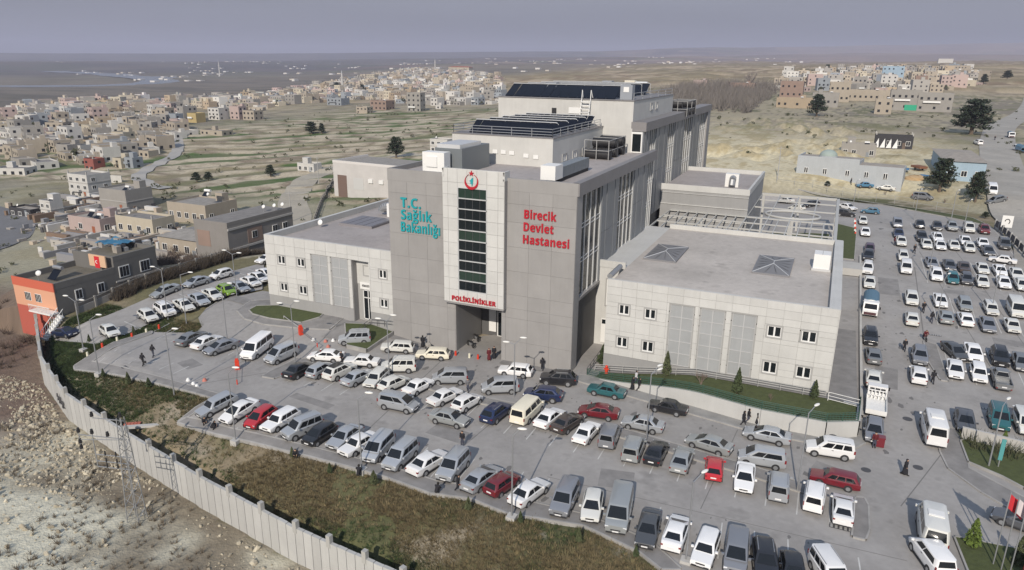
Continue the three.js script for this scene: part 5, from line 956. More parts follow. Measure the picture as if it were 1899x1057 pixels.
function truck(o, flat, near) {
  // cab at the front (+z), load bed behind
  const w = 1.0, c = new G(); const P = (x, y, z) => V(x, y, z);
  const prof = [[2.95, .5], [2.95, 1.15], [2.75, 1.25], [2.35, 2.15], [2.1, 2.25], [1.15, 2.25], [1.15, .5]];
  for (const sx of [-1, 1]) for (let i = 1; i < prof.length - 1; i++) { const a = P(sx * w, prof[0][1], prof[0][0]), b = P(sx * w, prof[i][1], prof[i][0]), d = P(sx * w, prof[i + 1][1], prof[i + 1][0]); sx > 0 ? c.tri(a, d, b) : c.tri(a, b, d); }
  for (let i = 0; i < prof.length; i++) { const a = prof[i], b = prof[(i + 1) % prof.length]; c.quad(P(-w, a[1], a[0]), P(w, a[1], a[0]), P(w, b[1], b[0]), P(-w, b[1], b[0])); }
  c.on('cab', paint('white'), o);
  new G().quad(P(-.85, 1.36, 2.715), P(.85, 1.36, 2.715), P(.78, 2.05, 2.41), P(-.78, 2.05, 2.41)).on('windscreen', CM.glass, o);
  for (const sx of [-1, 1]) { const g = new G(), x = sx * 1.012; const q = [P(x, 1.35, 2.45), P(x, 1.35, 1.4), P(x, 2.0, 1.4), P(x, 2.0, 2.25)]; sx > 0 ? g.quad(...q) : g.quad(...q.reverse()); g.on('side_window', CM.glass, o); }
  for (const x of [-.55, 0, .55]) new G().quad(P(x + .24, 1.5, 1.14), P(x - .24, 1.5, 1.14), P(x - .24, 2.05, 1.14), P(x + .24, 2.05, 1.14)).on('rear_window', CM.glass, o);
  new G().box(-.8, .55, 2.9, .8, .95, 2.99).on('grille', flat ? CM.trim : mat([.09, .04, .045], .5), o);
  for (const x of [-.8, .8]) new G().cbox(x, .95, 2.93, .3, .2, .1).on('headlight', CM.lamp, o);
  const bed = new G().box(-1.02, .72, -2.85, 1.02, .86, .95);
  if (flat) { bed.box(-1.04, .86, -2.9, -.97, 1.3, .95).box(.97, .86, -2.9, 1.04, 1.3, .95).box(-.97, .86, -2.9, .97, 1.3, -2.83).on('load_bed', M.white, o); const rk = new G(); for (const y of [1.3, 1.9]) rk.box(-.97, y, .7, .97, y + .09, .8); for (let i = 0; i < 6; i++) rk.box(-.97 + i * .37, .86, .7, -.87 + i * .37, 1.9, .8); rk.on('headboard', M.white, o); }
  else {
    bed.box(-1.04, .86, -2.9, -.97, 1.7, .95).box(.97, .86, -2.9, 1.04, 1.7, .95).on('load_bed', paint('blue'), o);
    const cv = new G(), n = 8, pr = Array.from({ length: n + 1 }, (_, i) => { const t = i / n * Math.PI; return [-Math.cos(t) * 1.08, 1.7 + Math.sin(t) * .75]; });
    for (let i = 0; i < n; i++) cv.quad(P(pr[i][0], pr[i][1], 1.3), P(pr[i][0], pr[i][1], -2.95), P(pr[i + 1][0], pr[i + 1][1], -2.95), P(pr[i + 1][0], pr[i + 1][1], 1.3)); for (let i = 1; i < n; i++) { cv.tri(P(pr[0][0], pr[0][1], 1.3), P(pr[i + 1][0], pr[i + 1][1], 1.3), P(pr[i][0], pr[i][1], 1.3)); cv.tri(P(pr[0][0], pr[0][1], -2.95), P(pr[i][0], pr[i][1], -2.95), P(pr[i + 1][0], pr[i + 1][1], -2.95)); }
    cv.on('tarpaulin_cover', mat([.09, .17, .24], .8, { side: THREE.DoubleSide }), o); new G().path([V(-1.1, 1.95, 1.3), V(-.2, 2.3, 1.5), V(.2, 2.3, 1.5), V(1.1, 1.95, 1.3)], .07, 5).on('cover_strap', M.white, o);
  }
  new G().box(-.5, .45, -2.8, .5, .72, 2.7).on('chassis', CM.trim, o);
  for (const sx of [-1, 1]) for (const z of [2.1, -1.75]) { const t = new THREE.CylinderGeometry(.42, .42, .26, 16); t.rotateZ(Math.PI / 2); const m = mesh('wheel', t, M.rubber, o); m.position.set(sx * .86, .42, z); const r = new THREE.CylinderGeometry(.22, .22, .275, 10); r.rotateZ(Math.PI / 2); mesh('rim', r, CM.rim, m); new G().cbox(sx * 1.22, 1.35, 2.5, .14, .4, .1).on('mirror', CM.trim, o); }
}
const darkRoofs = new Set(['white SUV in the middle row below the tower']);

{
  const SN = { 'boxy sedan': 'boxy_sedan', 'estate car': 'estate_car', 'pickup truck': 'pickup_truck', SUV: 'suv', 'flatbed truck': 'flatbed_truck', van: 'small_van' };
  for (const [kind, colour, x, z, yaw, label, group] of CARS) {
    const near = z > -30, cat = { 'boxy sedan': 'sedan', 'flatbed truck': 'truck', van: 'van' }[kind] || kind.toLowerCase();
    let o;
    if (/truck/.test(kind) && kind !== 'pickup truck') { o = new THREE.Group(); truck(o, kind === 'flatbed truck'); }
    else {
      const k2 = hash(Math.round(x * 10), Math.round(z * 10), 5), kb = kind + ' b'; o = carProto(SPEC[kb] && k2 > .5 ? kb : kind, near).clone(); const pm = paint(colour, Math.floor(k2 * 97) % 3);
      o.scale.set(mix(.97, 1.02, hash(Math.round(x * 9), 3, 1)), mix(.97, 1.04, hash(Math.round(z * 9), 7, 2)), mix(.97, 1.04, hash(Math.round(x * 7), Math.round(z * 5), 3)));
      o.traverse((c) => { if (c.name === 'body' || c.name === 'mirror') c.material = pm; });
      if (darkRoofs.has(label)) new G().box(-.55, 1.655, -1.4, .55, 1.685, .3).on('sunroof', CM.glass, o);
      if (kind === 'minibus' && /gate kerb/.test(label)) { o.scale.set(1.06, 1.2, 1.14); const hg = new G().box(-.55, 2.13, -.9, .55, 2.19, -.1).box(-.5, 2.19, -.8, .5, 2.21, -.2); hg.on('roof_hatch', M.white, o); }
    }
    o.name = numbered(SN[kind] || kind); scene.add(o); o.rotation.y = yaw * Math.PI / 180;
    const h = yaw * Math.PI / 180, e = 1.3, y = ground(x, z) + .06, yf = ground(x + Math.sin(h) * e, z + Math.cos(h) * e), yr = ground(x - Math.sin(h) * e, z - Math.cos(h) * e);
    o.position.set(x, (yf + yr) / 2 + .06, z); o.rotation.order = 'YXZ'; o.rotation.x = -Math.atan2(yf - yr, 2 * e);
    tag(o, label, cat, group);
  }
}
// ---------- lots, lawns, walls, fences ----------
sheet('left_car_park', AREAS.left_lot, .05, M.asphalt, { label: 'pale concrete car park strip beside the hedge' });
sheet('car_park', AREAS.front_lot, .05, M.asphalt, { label: 'wide pale grey car park around the hospital' });
sheet('pavement', AREAS.front_pavement, .17, M.pavement, { kerb: .1, label: 'grey pavement between the front row and the grass bank' });
sheet('pavement', AREAS.left_pavement, .16, M.pavement, { kerb: .1 });
sheet('pavement', AREAS.oval_pavement, .16, M.pavement, { kerb: .1, label: 'paved rim round the oval lawn' });
sheet('oval_lawn', AREAS.oval_lawn, .24, M.lawn, { kerb: .1 });
sheet('median_strip', AREAS.median_strip, .17, M.pavement, { kerb: .1 });
sheet('kerb_island', AREAS.kerb_island, .19, M.pavement, { kerb: .1 });
sheet('small_island', AREAS.small_island, .16, M.pavement, { kerb: .1 });
sheet('right_island', AREAS.right_island, .17, M.pavement, { kerb: .1 });
sheet('verge_lawn', AREAS.verge_lawn, .2, M.lawn, { kerb: .1 });
sheet('pavement', AREAS.corner_pavement, .15, M.pavement, { kerb: .1 });
sheet('corner_bed', AREAS.corner_bed, .28, M.lawn, { kerb: .1 });
sheet('gate_bed', AREAS.gate_bed, .24, M.lawn, { kerb: .1 });
sheet('pavement', [[.4, .5], [2.3, -.05], [10.2, 1.75], [22.5, 4.15], [31.2, 4.1], [32.75, 2.2], [32.8, -1.8], [33.8, -1.8], [33.8, 2.6], [31.8, 5.7], [22.4, 5.8], [10, 3.6], [.6, 1.7]], .16, mat([.36, .355, .34], .9, { map: T.grain }), { kerb: .1 });
sheet('pavement', [[-25.9, 1.2], [-16.6, 1.2], [-16.6, .02], [-26, .02]], .13, M.pavement); sheet('pavement', [[-9.3, 1.2], [.3, 1.2], [.3, .02], [-9.3, .02]], .13, M.pavement);
sheet('walkway', [[-33.2, 0], [-29.8, 0], [-29.6, 5.4], [-34.2, 5.4]], .12, M.pavement, { y: (x, z) => mix(1.55, ground(x, z), sm(z / 5.4)) });
sheet('pavement', [[-57, -1.4], [-48.4, -.4], [-33.2, .0], [-34, 2.2], [-48, 1.7], [-56, .6]], .13, M.pavement);
sheet('tower_lawn', [[-33, 1.6], [-29.7, 0], [-26.2, .1], [-26.2, 6.2], [-29.2, 6.4]], .55, M.lawn, { kerb: .1 });
let FENCE;
// raised lawn in front of the right wing, its white retaining wall and railings
{
  const zf = (x) => Math.min(-.1 + .2 * (x - 2), 4), P = []; for (let x = 2.2; x <= 31; x += 1.6) P.push([x, zf(x)]); P.push([32.4, 2.4], [32.6, -1.7]); for (let x = 31; x >= 2.6; x -= 2) P.push([x, -1.9]);
  const LY = (x) => 1.9 * sm((x - 2) / 15);
  sheet('raised_lawn', P, 0, M.lawn, { y: (x) => LY(x) + .06, label: 'raised green lawn in front of the right wing' });
  sheet('gravel_strip', [[2.6, -1.9], [29.4, -1.9], [29.4, -2.5], [2.6, -2.5]], 0, M.pavement, { y: (x) => LY(x) + .10 });
  const edge = P.slice(0, 21), wall = thing('retaining_wall', 'white curved retaining wall below the right wing lawn', 'wall'), w = new G(), top = [];
  for (let i = 0; i < edge.length - 1; i++) { const [ax, az] = edge[i], [bx, bz] = edge[i + 1], A = V(ax, 0, az), B = V(bx, 0, bz), dx = bx - ax, dz = bz - az, L = Math.hypot(dx, dz), n = V(-dz / L, 0, dx / L).multiplyScalar(.22), ya = LY(ax) + .12, yb = LY(bx) + .12; w.quad(V(ax, -.3, az).add(n), V(bx, -.3, bz).add(n), V(bx, yb, bz).add(n), V(ax, ya, az).add(n)); w.quad(V(ax, ya, az).add(n), V(bx, yb, bz).add(n), V(bx, yb, bz).sub(n), V(ax, ya, az).sub(n)); top.push(V(ax, ya, az)); }
  top.push(V(32.5, LY(32) + .12, -1.7)); w.on('wall', mat([.56, .56, .54], .85, { map: T.streak }), wall);
  const fence = (name, lab, pts, h, m, gap = 1.9, bars = [.35, .95]) => { const t = thing(name, lab, 'railing'), r = new G(); for (let i = 0; i < pts.length - 1; i++) { for (const k of bars) r.bar(pts[i].clone().add(V(0, h * k, 0)), pts[i + 1].clone().add(V(0, h * k, 0)), .035, 5); const n = Math.max(1, Math.round(pts[i].distanceTo(pts[i + 1]) / gap)); for (let k = 0; k < n; k++) { const q = pts[i].clone().lerp(pts[i + 1], k / n); new G().bar(q, q.clone().add(V(0, h, 0)), .045, 5).on('post', m, t); } } r.on('rails', m, t); return t; };
  FENCE = fence;
  const gr = mat([.03, .085, .06], .6);
  const gf = fence('railing', 'dark green mesh railing on the white retaining wall', top, .95, gr, 1.6, [.05, .3, .55, .8, 1]);
  { const g = new G(); for (let i = 0; i < top.length - 1; i++) for (let k = 0; k < 10; k++) { const q = top[i].clone().lerp(top[i + 1], k / 10); g.bar(q, q.clone().add(V(0, .95, 0)), .014, 3, .014, null, false); } tag(g.on('mesh_bars', gr, gf), 'thin upright bars', null, null, 'stuff'); }
  fence('railing', 'grey railing along the foot of the right wing', [V(2.6, LY(2.6) + .1, -1.75), V(8, LY(8) + .1, -1.75), V(15, LY(15) + .1, -1.75), V(22, 2, -1.75), V(29.2, 2, -1.75)], .95, M.frame, 2.1, [.4, .7, 1]);
  fence('railing', 'dark railing beside the ramp to the white side doors', [V(2.1, .12, -.1), V(2.1, .5, -5.5), V(2.3, .7, -9.5)], .95, M.darkGrey, 1.5, [.5, 1]);
  fence('railing', 'three white pipes closing the service passage', [V(29.4, 1.95, -1.5), V(32.5, 1.95, -.9)], 1, M.white, 3, [.2, .6, 1]);
  fence('railing', 'dark railing beside the walkway to the side entrance', [V(-29.7, ground(-29.7, 5.2) + .2, 5.3), V(-29.8, 1.6, .2), V(-26.2, 1.9, .2)], .9, M.darkGrey, 1.3, [.5, 1]);
  // service ramp beside the right wing
  sheet('service_ramp', [[29.4, -1.9], [32.4, -1.9], [32.4, -60], [29.4, -60]], 0, M.pavement, { y: (x, z) => Math.max(1.9 - .01 * (-1.9 - z), 1.2) });
  const rp = thing('concrete_portal', 'white concrete portal over the service passage', 'portal'); new G().box(29.3, 3.4, -55.5, 33.2, 4.6, -50.8).on('slab', M.concrete, rp); new G().box(32.5, .8, -55, 33, 3.4, -54.5).on('pier', M.concrete, rp);
  const lw = thing('passage_wall', 'long low concrete wall between service passage and right lot', 'wall'); { const g = new G(); for (let z = -2; z > -60; z -= 4) { const ya = ground(33.4, z) + .5, yb = ground(33.4, z - 4) + .5; g.quad(V(33.15, 0, z), V(33.15, yb - 4, z - 4), V(33.15, yb, z - 4), V(33.15, ya, z)).quad(V(32.85, ya, z), V(33.15, ya, z), V(33.15, yb, z - 4), V(32.85, yb, z - 4)).quad(V(32.85, -1, z - 4), V(32.85, -1, z), V(32.85, ya, z), V(32.85, yb, z - 4)); } g.on('wall', M.concrete, lw); }
  sheet('yard_lawn', [[28.7, -60], [32, -60], [32.4, -83], [28.7, -86]], .2, M.lawn, { kerb: .1 }); sheet('yard_lawn', [[15, -68], [27, -68], [27.5, -76], [15.5, -77]], .2, M.lawn, { kerb: .1 });
}
// long concrete perimeter wall with posts: each bay and each post its own part
{
  const t = thing('perimeter_wall', 'long stained grey concrete perimeter wall with square posts above rubble', 'wall'), P = FRONT.map(([x, z]) => V(x, 0, z)), cv = []; for (let i = 0; i < P.length - 1; i++) { const n = Math.max(1, Math.round(P[i].distanceTo(P[i + 1]) / 4.6)); for (let k = 0; k < n; k++) cv.push(P[i].clone().lerp(P[i + 1], k / n)); } cv.push(P[P.length - 1], V(6, 0, 40), V(12, 0, 42.5));
  const mats = tones(mat([.50, .50, .48], .92, { map: T.streak, bumpMap: T.rough, bumpScale: .02 }), 4, .12), postM = mat([.44, .435, .41], .9, { map: T.streak });
  const topY = (p) => -1.5 + .9 * sm((-60 - p.x) / 12);
  for (let i = 0; i < cv.length - 1; i++) {
    const a = cv[i], b = cv[i + 1], L = a.distanceTo(b), yaw = Math.atan2(b.x - a.x, b.z - a.z), ya = topY(a), yb = topY(b), n = 4;
    for (let k = 0; k < n; k++) { const p = a.clone().lerp(b, (k + .03) / n), q = a.clone().lerp(b, (k + .97) / n), d = V(q.z - p.z, 0, p.x - q.x).normalize().multiplyScalar(.16), jag = rr(-.03, .03), B = -7.5, y0 = mix(ya, yb, k / n) + jag, y1 = mix(ya, yb, (k + 1) / n) + jag; const g = new G(), A = (v, s, y) => V(v.x + d.x * s, y, v.z + d.z * s); g.quad(A(q, -1, B), A(p, -1, B), A(p, -1, y0), A(q, -1, y1)).quad(A(p, 1, B), A(q, 1, B), A(q, 1, y1), A(p, 1, y0)).quad(A(p, -1, y0), A(p, 1, y0), A(q, 1, y1), A(q, -1, y1)).quad(A(p, 1, B), A(p, 1, y0), A(p, -1, y0), A(p, -1, B)).quad(A(q, -1, B), A(q, -1, y1), A(q, 1, y1), A(q, 1, B)); g.on('wall_panel', pick(mats), t); }
    const pg = new THREE.BoxGeometry(.42, 1.15, .42); pg.rotateY(yaw); pg.translate(a.x, ya + .15, a.z); mesh('post', pg, postM, t);
  }
}
{ // dark sprayed scribble low on the wall
  const a = V(-57.5, 0, 27.4), b = V(-54.6, 0, 28.5), d = b.clone().sub(a).normalize(), n = V(-d.z, 0, d.x), g = new G(), P = (u, y) => a.clone().addScaledVector(d, u).addScaledVector(n, .2).setY(y), o = thing('graffiti', 'dark sprayed scribble low on the perimeter wall', 'graffiti');
  for (const [u, y] of [[.2, -3.1], [.8, -3.3], [1.4, -3.2], [2.0, -3.5], [2.5, -3.4]]) g.path([P(u, y), P(u + .25, y + .5), P(u + .45, y + .05), P(u + .15, y - .45), P(u + .5, y - .3)], .07, 4);
  g.on('stroke', M.darkGrey, o);
}
// low rubble block fence by the hedge and along the dirt road
for (const [lab, pts] of [['low block fence with pillars along the hedge', [[-74.6, 12], [-74.2, 0], [-74.3, -14], [-75, -28], [-79, -42], [-86, -56]]], ['dark stone fence beside the dirt road behind the left wing', [[-86, -56], [-93, -66], [-104, -82], [-118, -104], [-131, -128]]]]) {
  const t = thing('boundary_fence', lab, 'fence'), m = mat([.30, .29, .27], .9, { map: T.streak }), dm = mat([.13, .12, .11], .9);
  for (let i = 0; i < pts.length - 1; i++) { const a = V(pts[i][0], 0, pts[i][1]), b = V(pts[i + 1][0], 0, pts[i + 1][1]), n = Math.round(a.distanceTo(b) / 3.2); for (let k = 0; k < n; k++) { const p = a.clone().lerp(b, k / n), q = a.clone().lerp(b, (k + 1) / n), yp = ground(p.x, p.z), yq = ground(q.x, q.z); p.y = yp; q.y = yq; new G().bar(V(p.x, yp - .4, p.z), V(p.x, yp + 1.7, p.z), .22, 4).on('pillar', m, t); new G().quad(V(p.x, yp - .5, p.z), V(q.x, yq - .5, q.z), V(q.x, yq + .9, q.z), V(p.x, yp + .9, p.z)).quad(V(q.x - .2, yq - .5, q.z), V(p.x - .2, yp - .5, p.z), V(p.x - .2, yp + .9, p.z), V(q.x - .2, yq + .9, q.z)).quad(V(p.x, yp + .9, p.z), V(q.x, yq + .9, q.z), V(q.x - .2, yq + .9, q.z), V(p.x - .2, yp + .9, p.z)).bar(V(p.x, yp + 1.5, p.z), V(q.x, yq + 1.5, q.z), .06, 4).on('fence_panel', lab.includes('dark') ? dm : m, t); } }
}
// verge fence and the corner sign
{
  const Y = (x, z) => V(x, ground(x, z) + .05, z);
  FENCE('wire_fence', 'thin wire fence along the village verge', [Y(13, -124.5), Y(22, -125), Y(33, -120.5), Y(45, -115.5), Y(54, -110)], 2, M.frame, 4.5, [.5, 1]);
  const t = thing('boundary_fence', 'dark panelled fence at the right edge of the upper lot', 'fence'), A = V(58.8, 0, -97), B = V(60.5, 0, -58); for (let i = 0; i < 12; i++) { const p = A.clone().lerp(B, i / 12), q = A.clone().lerp(B, (i + .9) / 12), yp = ground(p.x, p.z), yq = ground(q.x, q.z); new G().quad(V(p.x, yp + .5, p.z), V(q.x, yq + .5, q.z), V(q.x, yq + 1.7, q.z), V(p.x, yp + 1.7, p.z)).quad(V(q.x + .08, yq + .5, q.z), V(p.x + .08, yp + .5, p.z), V(p.x + .08, yp + 1.7, p.z), V(q.x + .08, yq + 1.7, q.z)).on('fence_panel', M.darkGrey, t); new G().cbox(p.x, yp - .2, p.z, .3, 2.2, .3).on('post', M.frame, t); } new G().quad(Y(58.8, -97), Y(60.5, -58), Y(60.5, -58).add(V(0, .5, 0)), Y(58.8, -97).add(V(0, .5, 0))).on('plinth', M.concrete, t);
  const s = thing('sign_board', 'white sign with dark hooked arrow at the upper lot corner', 'sign', 59.8, ground(59.8, -92) - .9, -92); new G().cbox(0, 2.2, 0, 1.9, 2.4, .12).on('board', M.white, s); new G().bar(V(-.8, 0, 0), V(-.8, 2.2, 0), .06).bar(V(.8, 0, 0), V(.8, 2.2, 0), .06).on('post', M.steel, s); new G().path(Array.from({ length: 9 }, (_, i) => { const a = -.9 + i * .5; return V(Math.cos(a) * .42, 3.4 + Math.sin(a) * .5, .1); }), .08, 5).on('mark', M.dark, s);
  const rw = thing('garden_wall', 'pale low retaining wall behind the corner bed', 'wall'); new G().quad(V(42.3, ground(42.3, -1.4) - .3, -1.4), V(61, ground(61, 1.6) - .3, 1.6), V(61, ground(61, 1.6) + 1.5, 1.6), V(42.3, ground(42, -1.4) + 1.5, -1.4)).quad(V(42.3, ground(42, -1.4) + 1.5, -1.4), V(61, ground(61, 1.6) + 1.5, 1.6), V(61, ground(61, 1.6) + 1.5, 1.3), V(42.3, ground(42, -1.4) + 1.5, -1.7)).on('wall', M.concrete, rw);
}
// ---------- painted bay lines and drains ----------
{
  const g = new G(), line = (x0, z0, x1, z1, w = .11) => { const n = Math.ceil(Math.hypot(x1 - x0, z1 - z0) / 2.5), L = Math.hypot(x1 - x0, z1 - z0), sx = -(z1 - z0) / L * w / 2, sz = (x1 - x0) / L * w / 2; for (let i = 0; i < n; i++) { const P = (t, s) => { const x = mix(x0, x1, t) + sx * s, z = mix(z0, z1, t) + sz * s; return V(x, ground(x, z) + .062, z); }; g.quad(P(i / n, -1), P(i / n, 1), P((i + 1) / n, 1), P((i + 1) / n, -1)); } };
  for (let x = -33.5; x < 33; x += 2.62) line(x + .9, 28.1, x + .5, 23.2);
  for (let x = -30; x < 31; x += 2.62) line(x, 13 + .02 * Math.max(0, x) * 4, x + .05, 17.4 + .02 * Math.max(0, x) * 3.4);
  for (let x = -58; x < -40; x += 2.6) line(x, 14.2, x - .2, 9.6 + (x + 58) * .1); for (let x = -57; x < -43; x += 2.6) line(x, 23.2, x - .1, 19);
  for (const [z0, z1] of [[-95, -89], [-82, -72], [-66, -52], [-46, -34], [-28, -16]]) for (let x = 43; x < 60; x += 2.55) line(x, z0, x + .05, z1);
  for (let z = 14; z > -14; z -= 2.5) line(-65.2, z, -60.6, z + 1);
  struct('road_markings', g.build(), M.line, 'faded white parking bay lines');
  // saw-cut joints across the concrete
  const j = new G(), dk = mat([.17, .165, .16], 1), cut = (x0, z0, x1, z1, w) => { const n = Math.ceil(Math.hypot(x1 - x0, z1 - z0) / 2.5), L = Math.hypot(x1 - x0, z1 - z0), sx = -(z1 - z0) / L * w, sz = (x1 - x0) / L * w; for (let i = 0; i < n; i++) { const P = (t, s) => { const x = mix(x0, x1, t) + sx * s, z = mix(z0, z1, t) + sz * s; return V(x, ground(x, z) + .058, z); }; j.quad(P(i / n, -1), P(i / n, 1), P((i + 1) / n, 1), P((i + 1) / n, -1)); } };
  cut(-40, 23.6, -30.6, 12, .05); cut(-40.2, 24, -37, -4, .04); cut(-3.6, 20, -2.2, 2, .05); cut(-14, 26, -16.5, 3, .05); cut(40.6, -15, 41.6, -60, .07); cut(48, -20, 43, -70, .05); cut(54, -18, 49, -74, .05); cut(36, 14, 41.5, -1, .05); cut(20, 22, 21, 6, .04); cut(6, 23, 36, 22, .03);
  struct('joints', j.build(), dk, 'dark joints and cracks in the concrete yard');
  // oil drips and dark tyre-worn spots where cars stand
  const st = new G(), stM = mat([.15, .145, .14], .8); for (let i = 0; i < 360; i++) { const b = pick([[-33, 32, 22.5, 28], [-30, 30, 12, 18], [43, 59, -95, -14], [-20, 32, 2, 10], [34, 41, -95, 5]]), x = rr(b[0], b[1]), z = rr(b[2], b[3]), R0 = .12 + .5 * Math.pow(rnd(), 3), n = 9, pt = (k) => { const a = k / n * 6.283, q = R0 * (.55 + .6 * hash(i, k % n, 13)); const X = x + Math.cos(a) * q * .7, Z = z + Math.sin(a) * q * 1.3; return V(X, ground(X, Z) + .056, Z); }; for (let k = 0; k < n; k++) st.tri(V(x, ground(x, z) + .056, z), pt(k + 1), pt(k)); }
  tag(struct('oil_stains', st.build(), stM), 'scattered dark oil stains on the car park');
  const rp2 = new G(); for (const [x, z, w, d2, a] of [[-6, 19.8, 5, 2.4, .1], [12, 20.6, 3.2, 3, -.2], [35.8, -14, 2.6, 6, .05], [37.2, -48, 3, 8, 0], [30.6, 10.4, 4, 1.6, .3], [-24, 20, 6, 1.2, .1], [46.4, -49, 3, 2, 0], [51.8, -31, 5, 2.2, 0], [-44.6, 18.4, 3, 2, .3]]) { const P = (u, v) => { const X = x + u * w / 2 * Math.cos(a) - v * d2 / 2 * Math.sin(a), Z = z + u * w / 2 * Math.sin(a) + v * d2 / 2 * Math.cos(a); return V(X, ground(X, Z) + .054, Z); }; rp2.quad(P(-1, 1), P(1, 1), P(1, -1), P(-1, -1)); }
  tag(struct('repair_patches', rp2.build(), mat([.31, .30, .29], .95, { map: T.grain })), 'slightly darker repaired patches in the car park');
  const dr = (x, z, w, d, lab, round) => { const o = thing('drain_cover', lab, 'drain cover', x, ground(x, z) + .055, z, rr(-8, 8)); if (round) { const c = new THREE.CylinderGeometry(w, w, .03, 18); mesh('cover', c, M.darkGrey, o); } else { new G().cbox(0, 0, 0, w, .02, d).on('frame', M.darkGrey, o); for (let i = 0; i < 5; i++) new G().cbox(-w / 2 + w * (i + .5) / 5, .02, 0, w / 9, .02, d * .8).on('slat', M.frame, o); } };
  dr(-51.5, 22.2, .5, 0, 'round drain cover near the two walking men', true); dr(-15.6, 22.5, .5, 0, 'round drain cover in the middle of the front aisle', true); dr(33.3, 8.8, .45, 0, 'round drain cover left of the woman crossing the aisle', true); dr(37.9, 6.2, .45, 0, 'round drain cover right of the woman crossing the aisle', true); dr(37.6, -4, .5, 0, 'round drain cover beyond the white minibus', true); dr(-61.8, 12.4, 1.4, .5, 'long drain grate beside the lone white hatchback'); dr(31.2, 19.6, 1.8, .7, 'dark grate behind the last white sedan'); dr(42.4, -30, 1.4, .5, 'long drain grate near the kerb island tip'); dr(46, -10, 1.4, .4, 'long drain grate before the pale wall');
  const bd = thing('board', 'white board lying on the upper lot', 'board', 49.3, ground(49.3, -12) + .06, -12, 20); new G().cbox(0, 0, 0, 1.5, .05, .5).on('board', M.white, bd);
  const pl = thing('plank', 'black plank lying left of the black sedan', 'plank', -31.4, ground(-31.4, 15.6) + .06, 15.6, 80); new G().cbox(0, 0, 0, .3, .14, 1.2).on('plank', M.dark, pl);
}
// ---------- lamps ----------
LAMPS.forEach(([x, z, h, heads, where]) => {
  const y = ground(x, z), o = thing('street_lamp', `${heads.length > 1 ? 'double-headed' : 'single-headed'} grey street lamp ${where}`, 'street lamp', x, y, z), R2 = [.911, .412];
  new G().bar(V(0, -.3, 0), V(0, h, 0), .085, 8, .05).on('pole', M.galv, o); if (z > 28 || /bank|lamp block|concrete block/.test(where)) new G().cbox(0, -.3, 0, .8, .6, .8).on('base', M.concrete, o);
  for (const [du, dv] of heads) { let L = Math.abs(du) < .5 ? .5 : du, dx = L * R2[0], dz = -L * R2[1] * .6 + (Math.abs(du) < .5 ? -.8 : 0); const a = V(0, h - .05, 0), b = V(dx, h + dv, dz), d = b.clone().sub(a).normalize(); new G().bar(a, b, .04, 6).on('arm', M.galv, o); const g = new THREE.SphereGeometry(1, 12, 8); g.scale(.16, .1, .42); g.rotateY(Math.atan2(d.x, d.z)); g.translate(b.x + d.x * .3, b.y + .04, b.z + d.z * .3); mesh('lamp_head', g, M.lampHead, o); }
});
// ---------- lattice power pole ----------
{
  const x = -29.5, z = 39.2, y = ground(x, z), o = thing('power_pole', 'grey steel lattice power pole with crossarms outside the wall', 'power pole', x, y - .3, z, 15), g = new G(), H = 11.2, w = (t) => mix(.62, .22, t);
  for (const sx of [-1, 1]) for (const sz of [-1, 1]) g.bar(V(sx * w(0), 0, sz * w(0)), V(sx * w(1), H, sz * w(1)), .045, 4);
  for (let i = 0; i < 15; i++) { const t0 = i / 15, t1 = (i + 1) / 15, a = w(t0), b = w(t1), y0 = t0 * H, y1 = t1 * H, s = i % 2 ? 1 : -1; for (const q of [-1, 1]) { g.bar(V(s * a, y0, q * a), V(-s * b, y1, q * b), .028, 3); g.bar(V(q * a, y0, s * a), V(q * b, y1, -s * b), .028, 3); } }
  g.on('lattice', M.galv, o);
  for (const [yy, L] of [[10.9, 2.9], [9.0, 4.6], [7.1, 3.2], [6.4, 3.2], [5.8, 3.2]]) { const c = new G().bar(V(-L, yy, 0), V(.3, yy, 0), .05, 4); if (yy === 9) c.bar(V(-L, yy + .5, 0), V(-L, yy - 1, 0), .05, 4).bar(V(-L + 1.4, yy + .6, 0), V(-L + 1.4, 5.9, 0), .045, 4).bar(V(-L, yy - .5, 0), V(0, yy - .1, 0), .04, 4); c.on('crossarm', M.galv, o); }
  for (const [px, py] of [[-2.9, 11.2], [0, 11.4], [-4.6, 9.4], [-3.2, 9.4], [-1.6, 9.3], [-4.6, 8.3], [-4.6, 7.7], [-2.2, 7.25], [-1.1, 7.25], [-2.2, 6.5], [-1.1, 6.5], [-2.2, 5.95], [-1.1, 5.95]]) { const r = py > 7.5 ? .16 : .08, q = new G(); q.bar(V(px, py - .15, 0), V(px, py + .1, 0), r, 8).bar(V(px, py + .12, 0), V(px, py + .3, 0), r * .75, 8); q.on('insulator', M.dark, o); }
}
// ---------- barriers, bollards, bins, blocks ----------
const bollard = (x, z, red, lab) => { const o = thing('bollard', lab, 'bollard', x, ground(x, z) + .06, z, 0); new G().bar(V(0, 0, 0), V(0, .62, 0), .16, 8, .13).on('post', red ? M.redPaint : mat([.70, .67, .52], .7), o); return o; };
[[-58, 13.2], [-58.4, 15.2], [-58.9, 17.1], [-59.4, 19], [-59.9, 20.9], [-57.6, 11.4]].forEach(([x, z], i) => bollard(x - .6, z, i % 2 === 1, `${['first', 'second', 'third', 'fourth', 'fifth', 'topmost'][i]} ${i % 2 ? 'red' : 'cream'} bollard along the left bays kerb`));
[[-15.6, 1.3, 1], [-13.6, 1.2, 0], [-12.4, 1.1, 1], [-10.9, .9, 0]].forEach(([x, z, r], i) => bollard(x, z, r, `${['leftmost', 'second', 'third', 'rightmost'][i]} ${r ? 'red' : 'cream'} bollard across the tower entrance`));
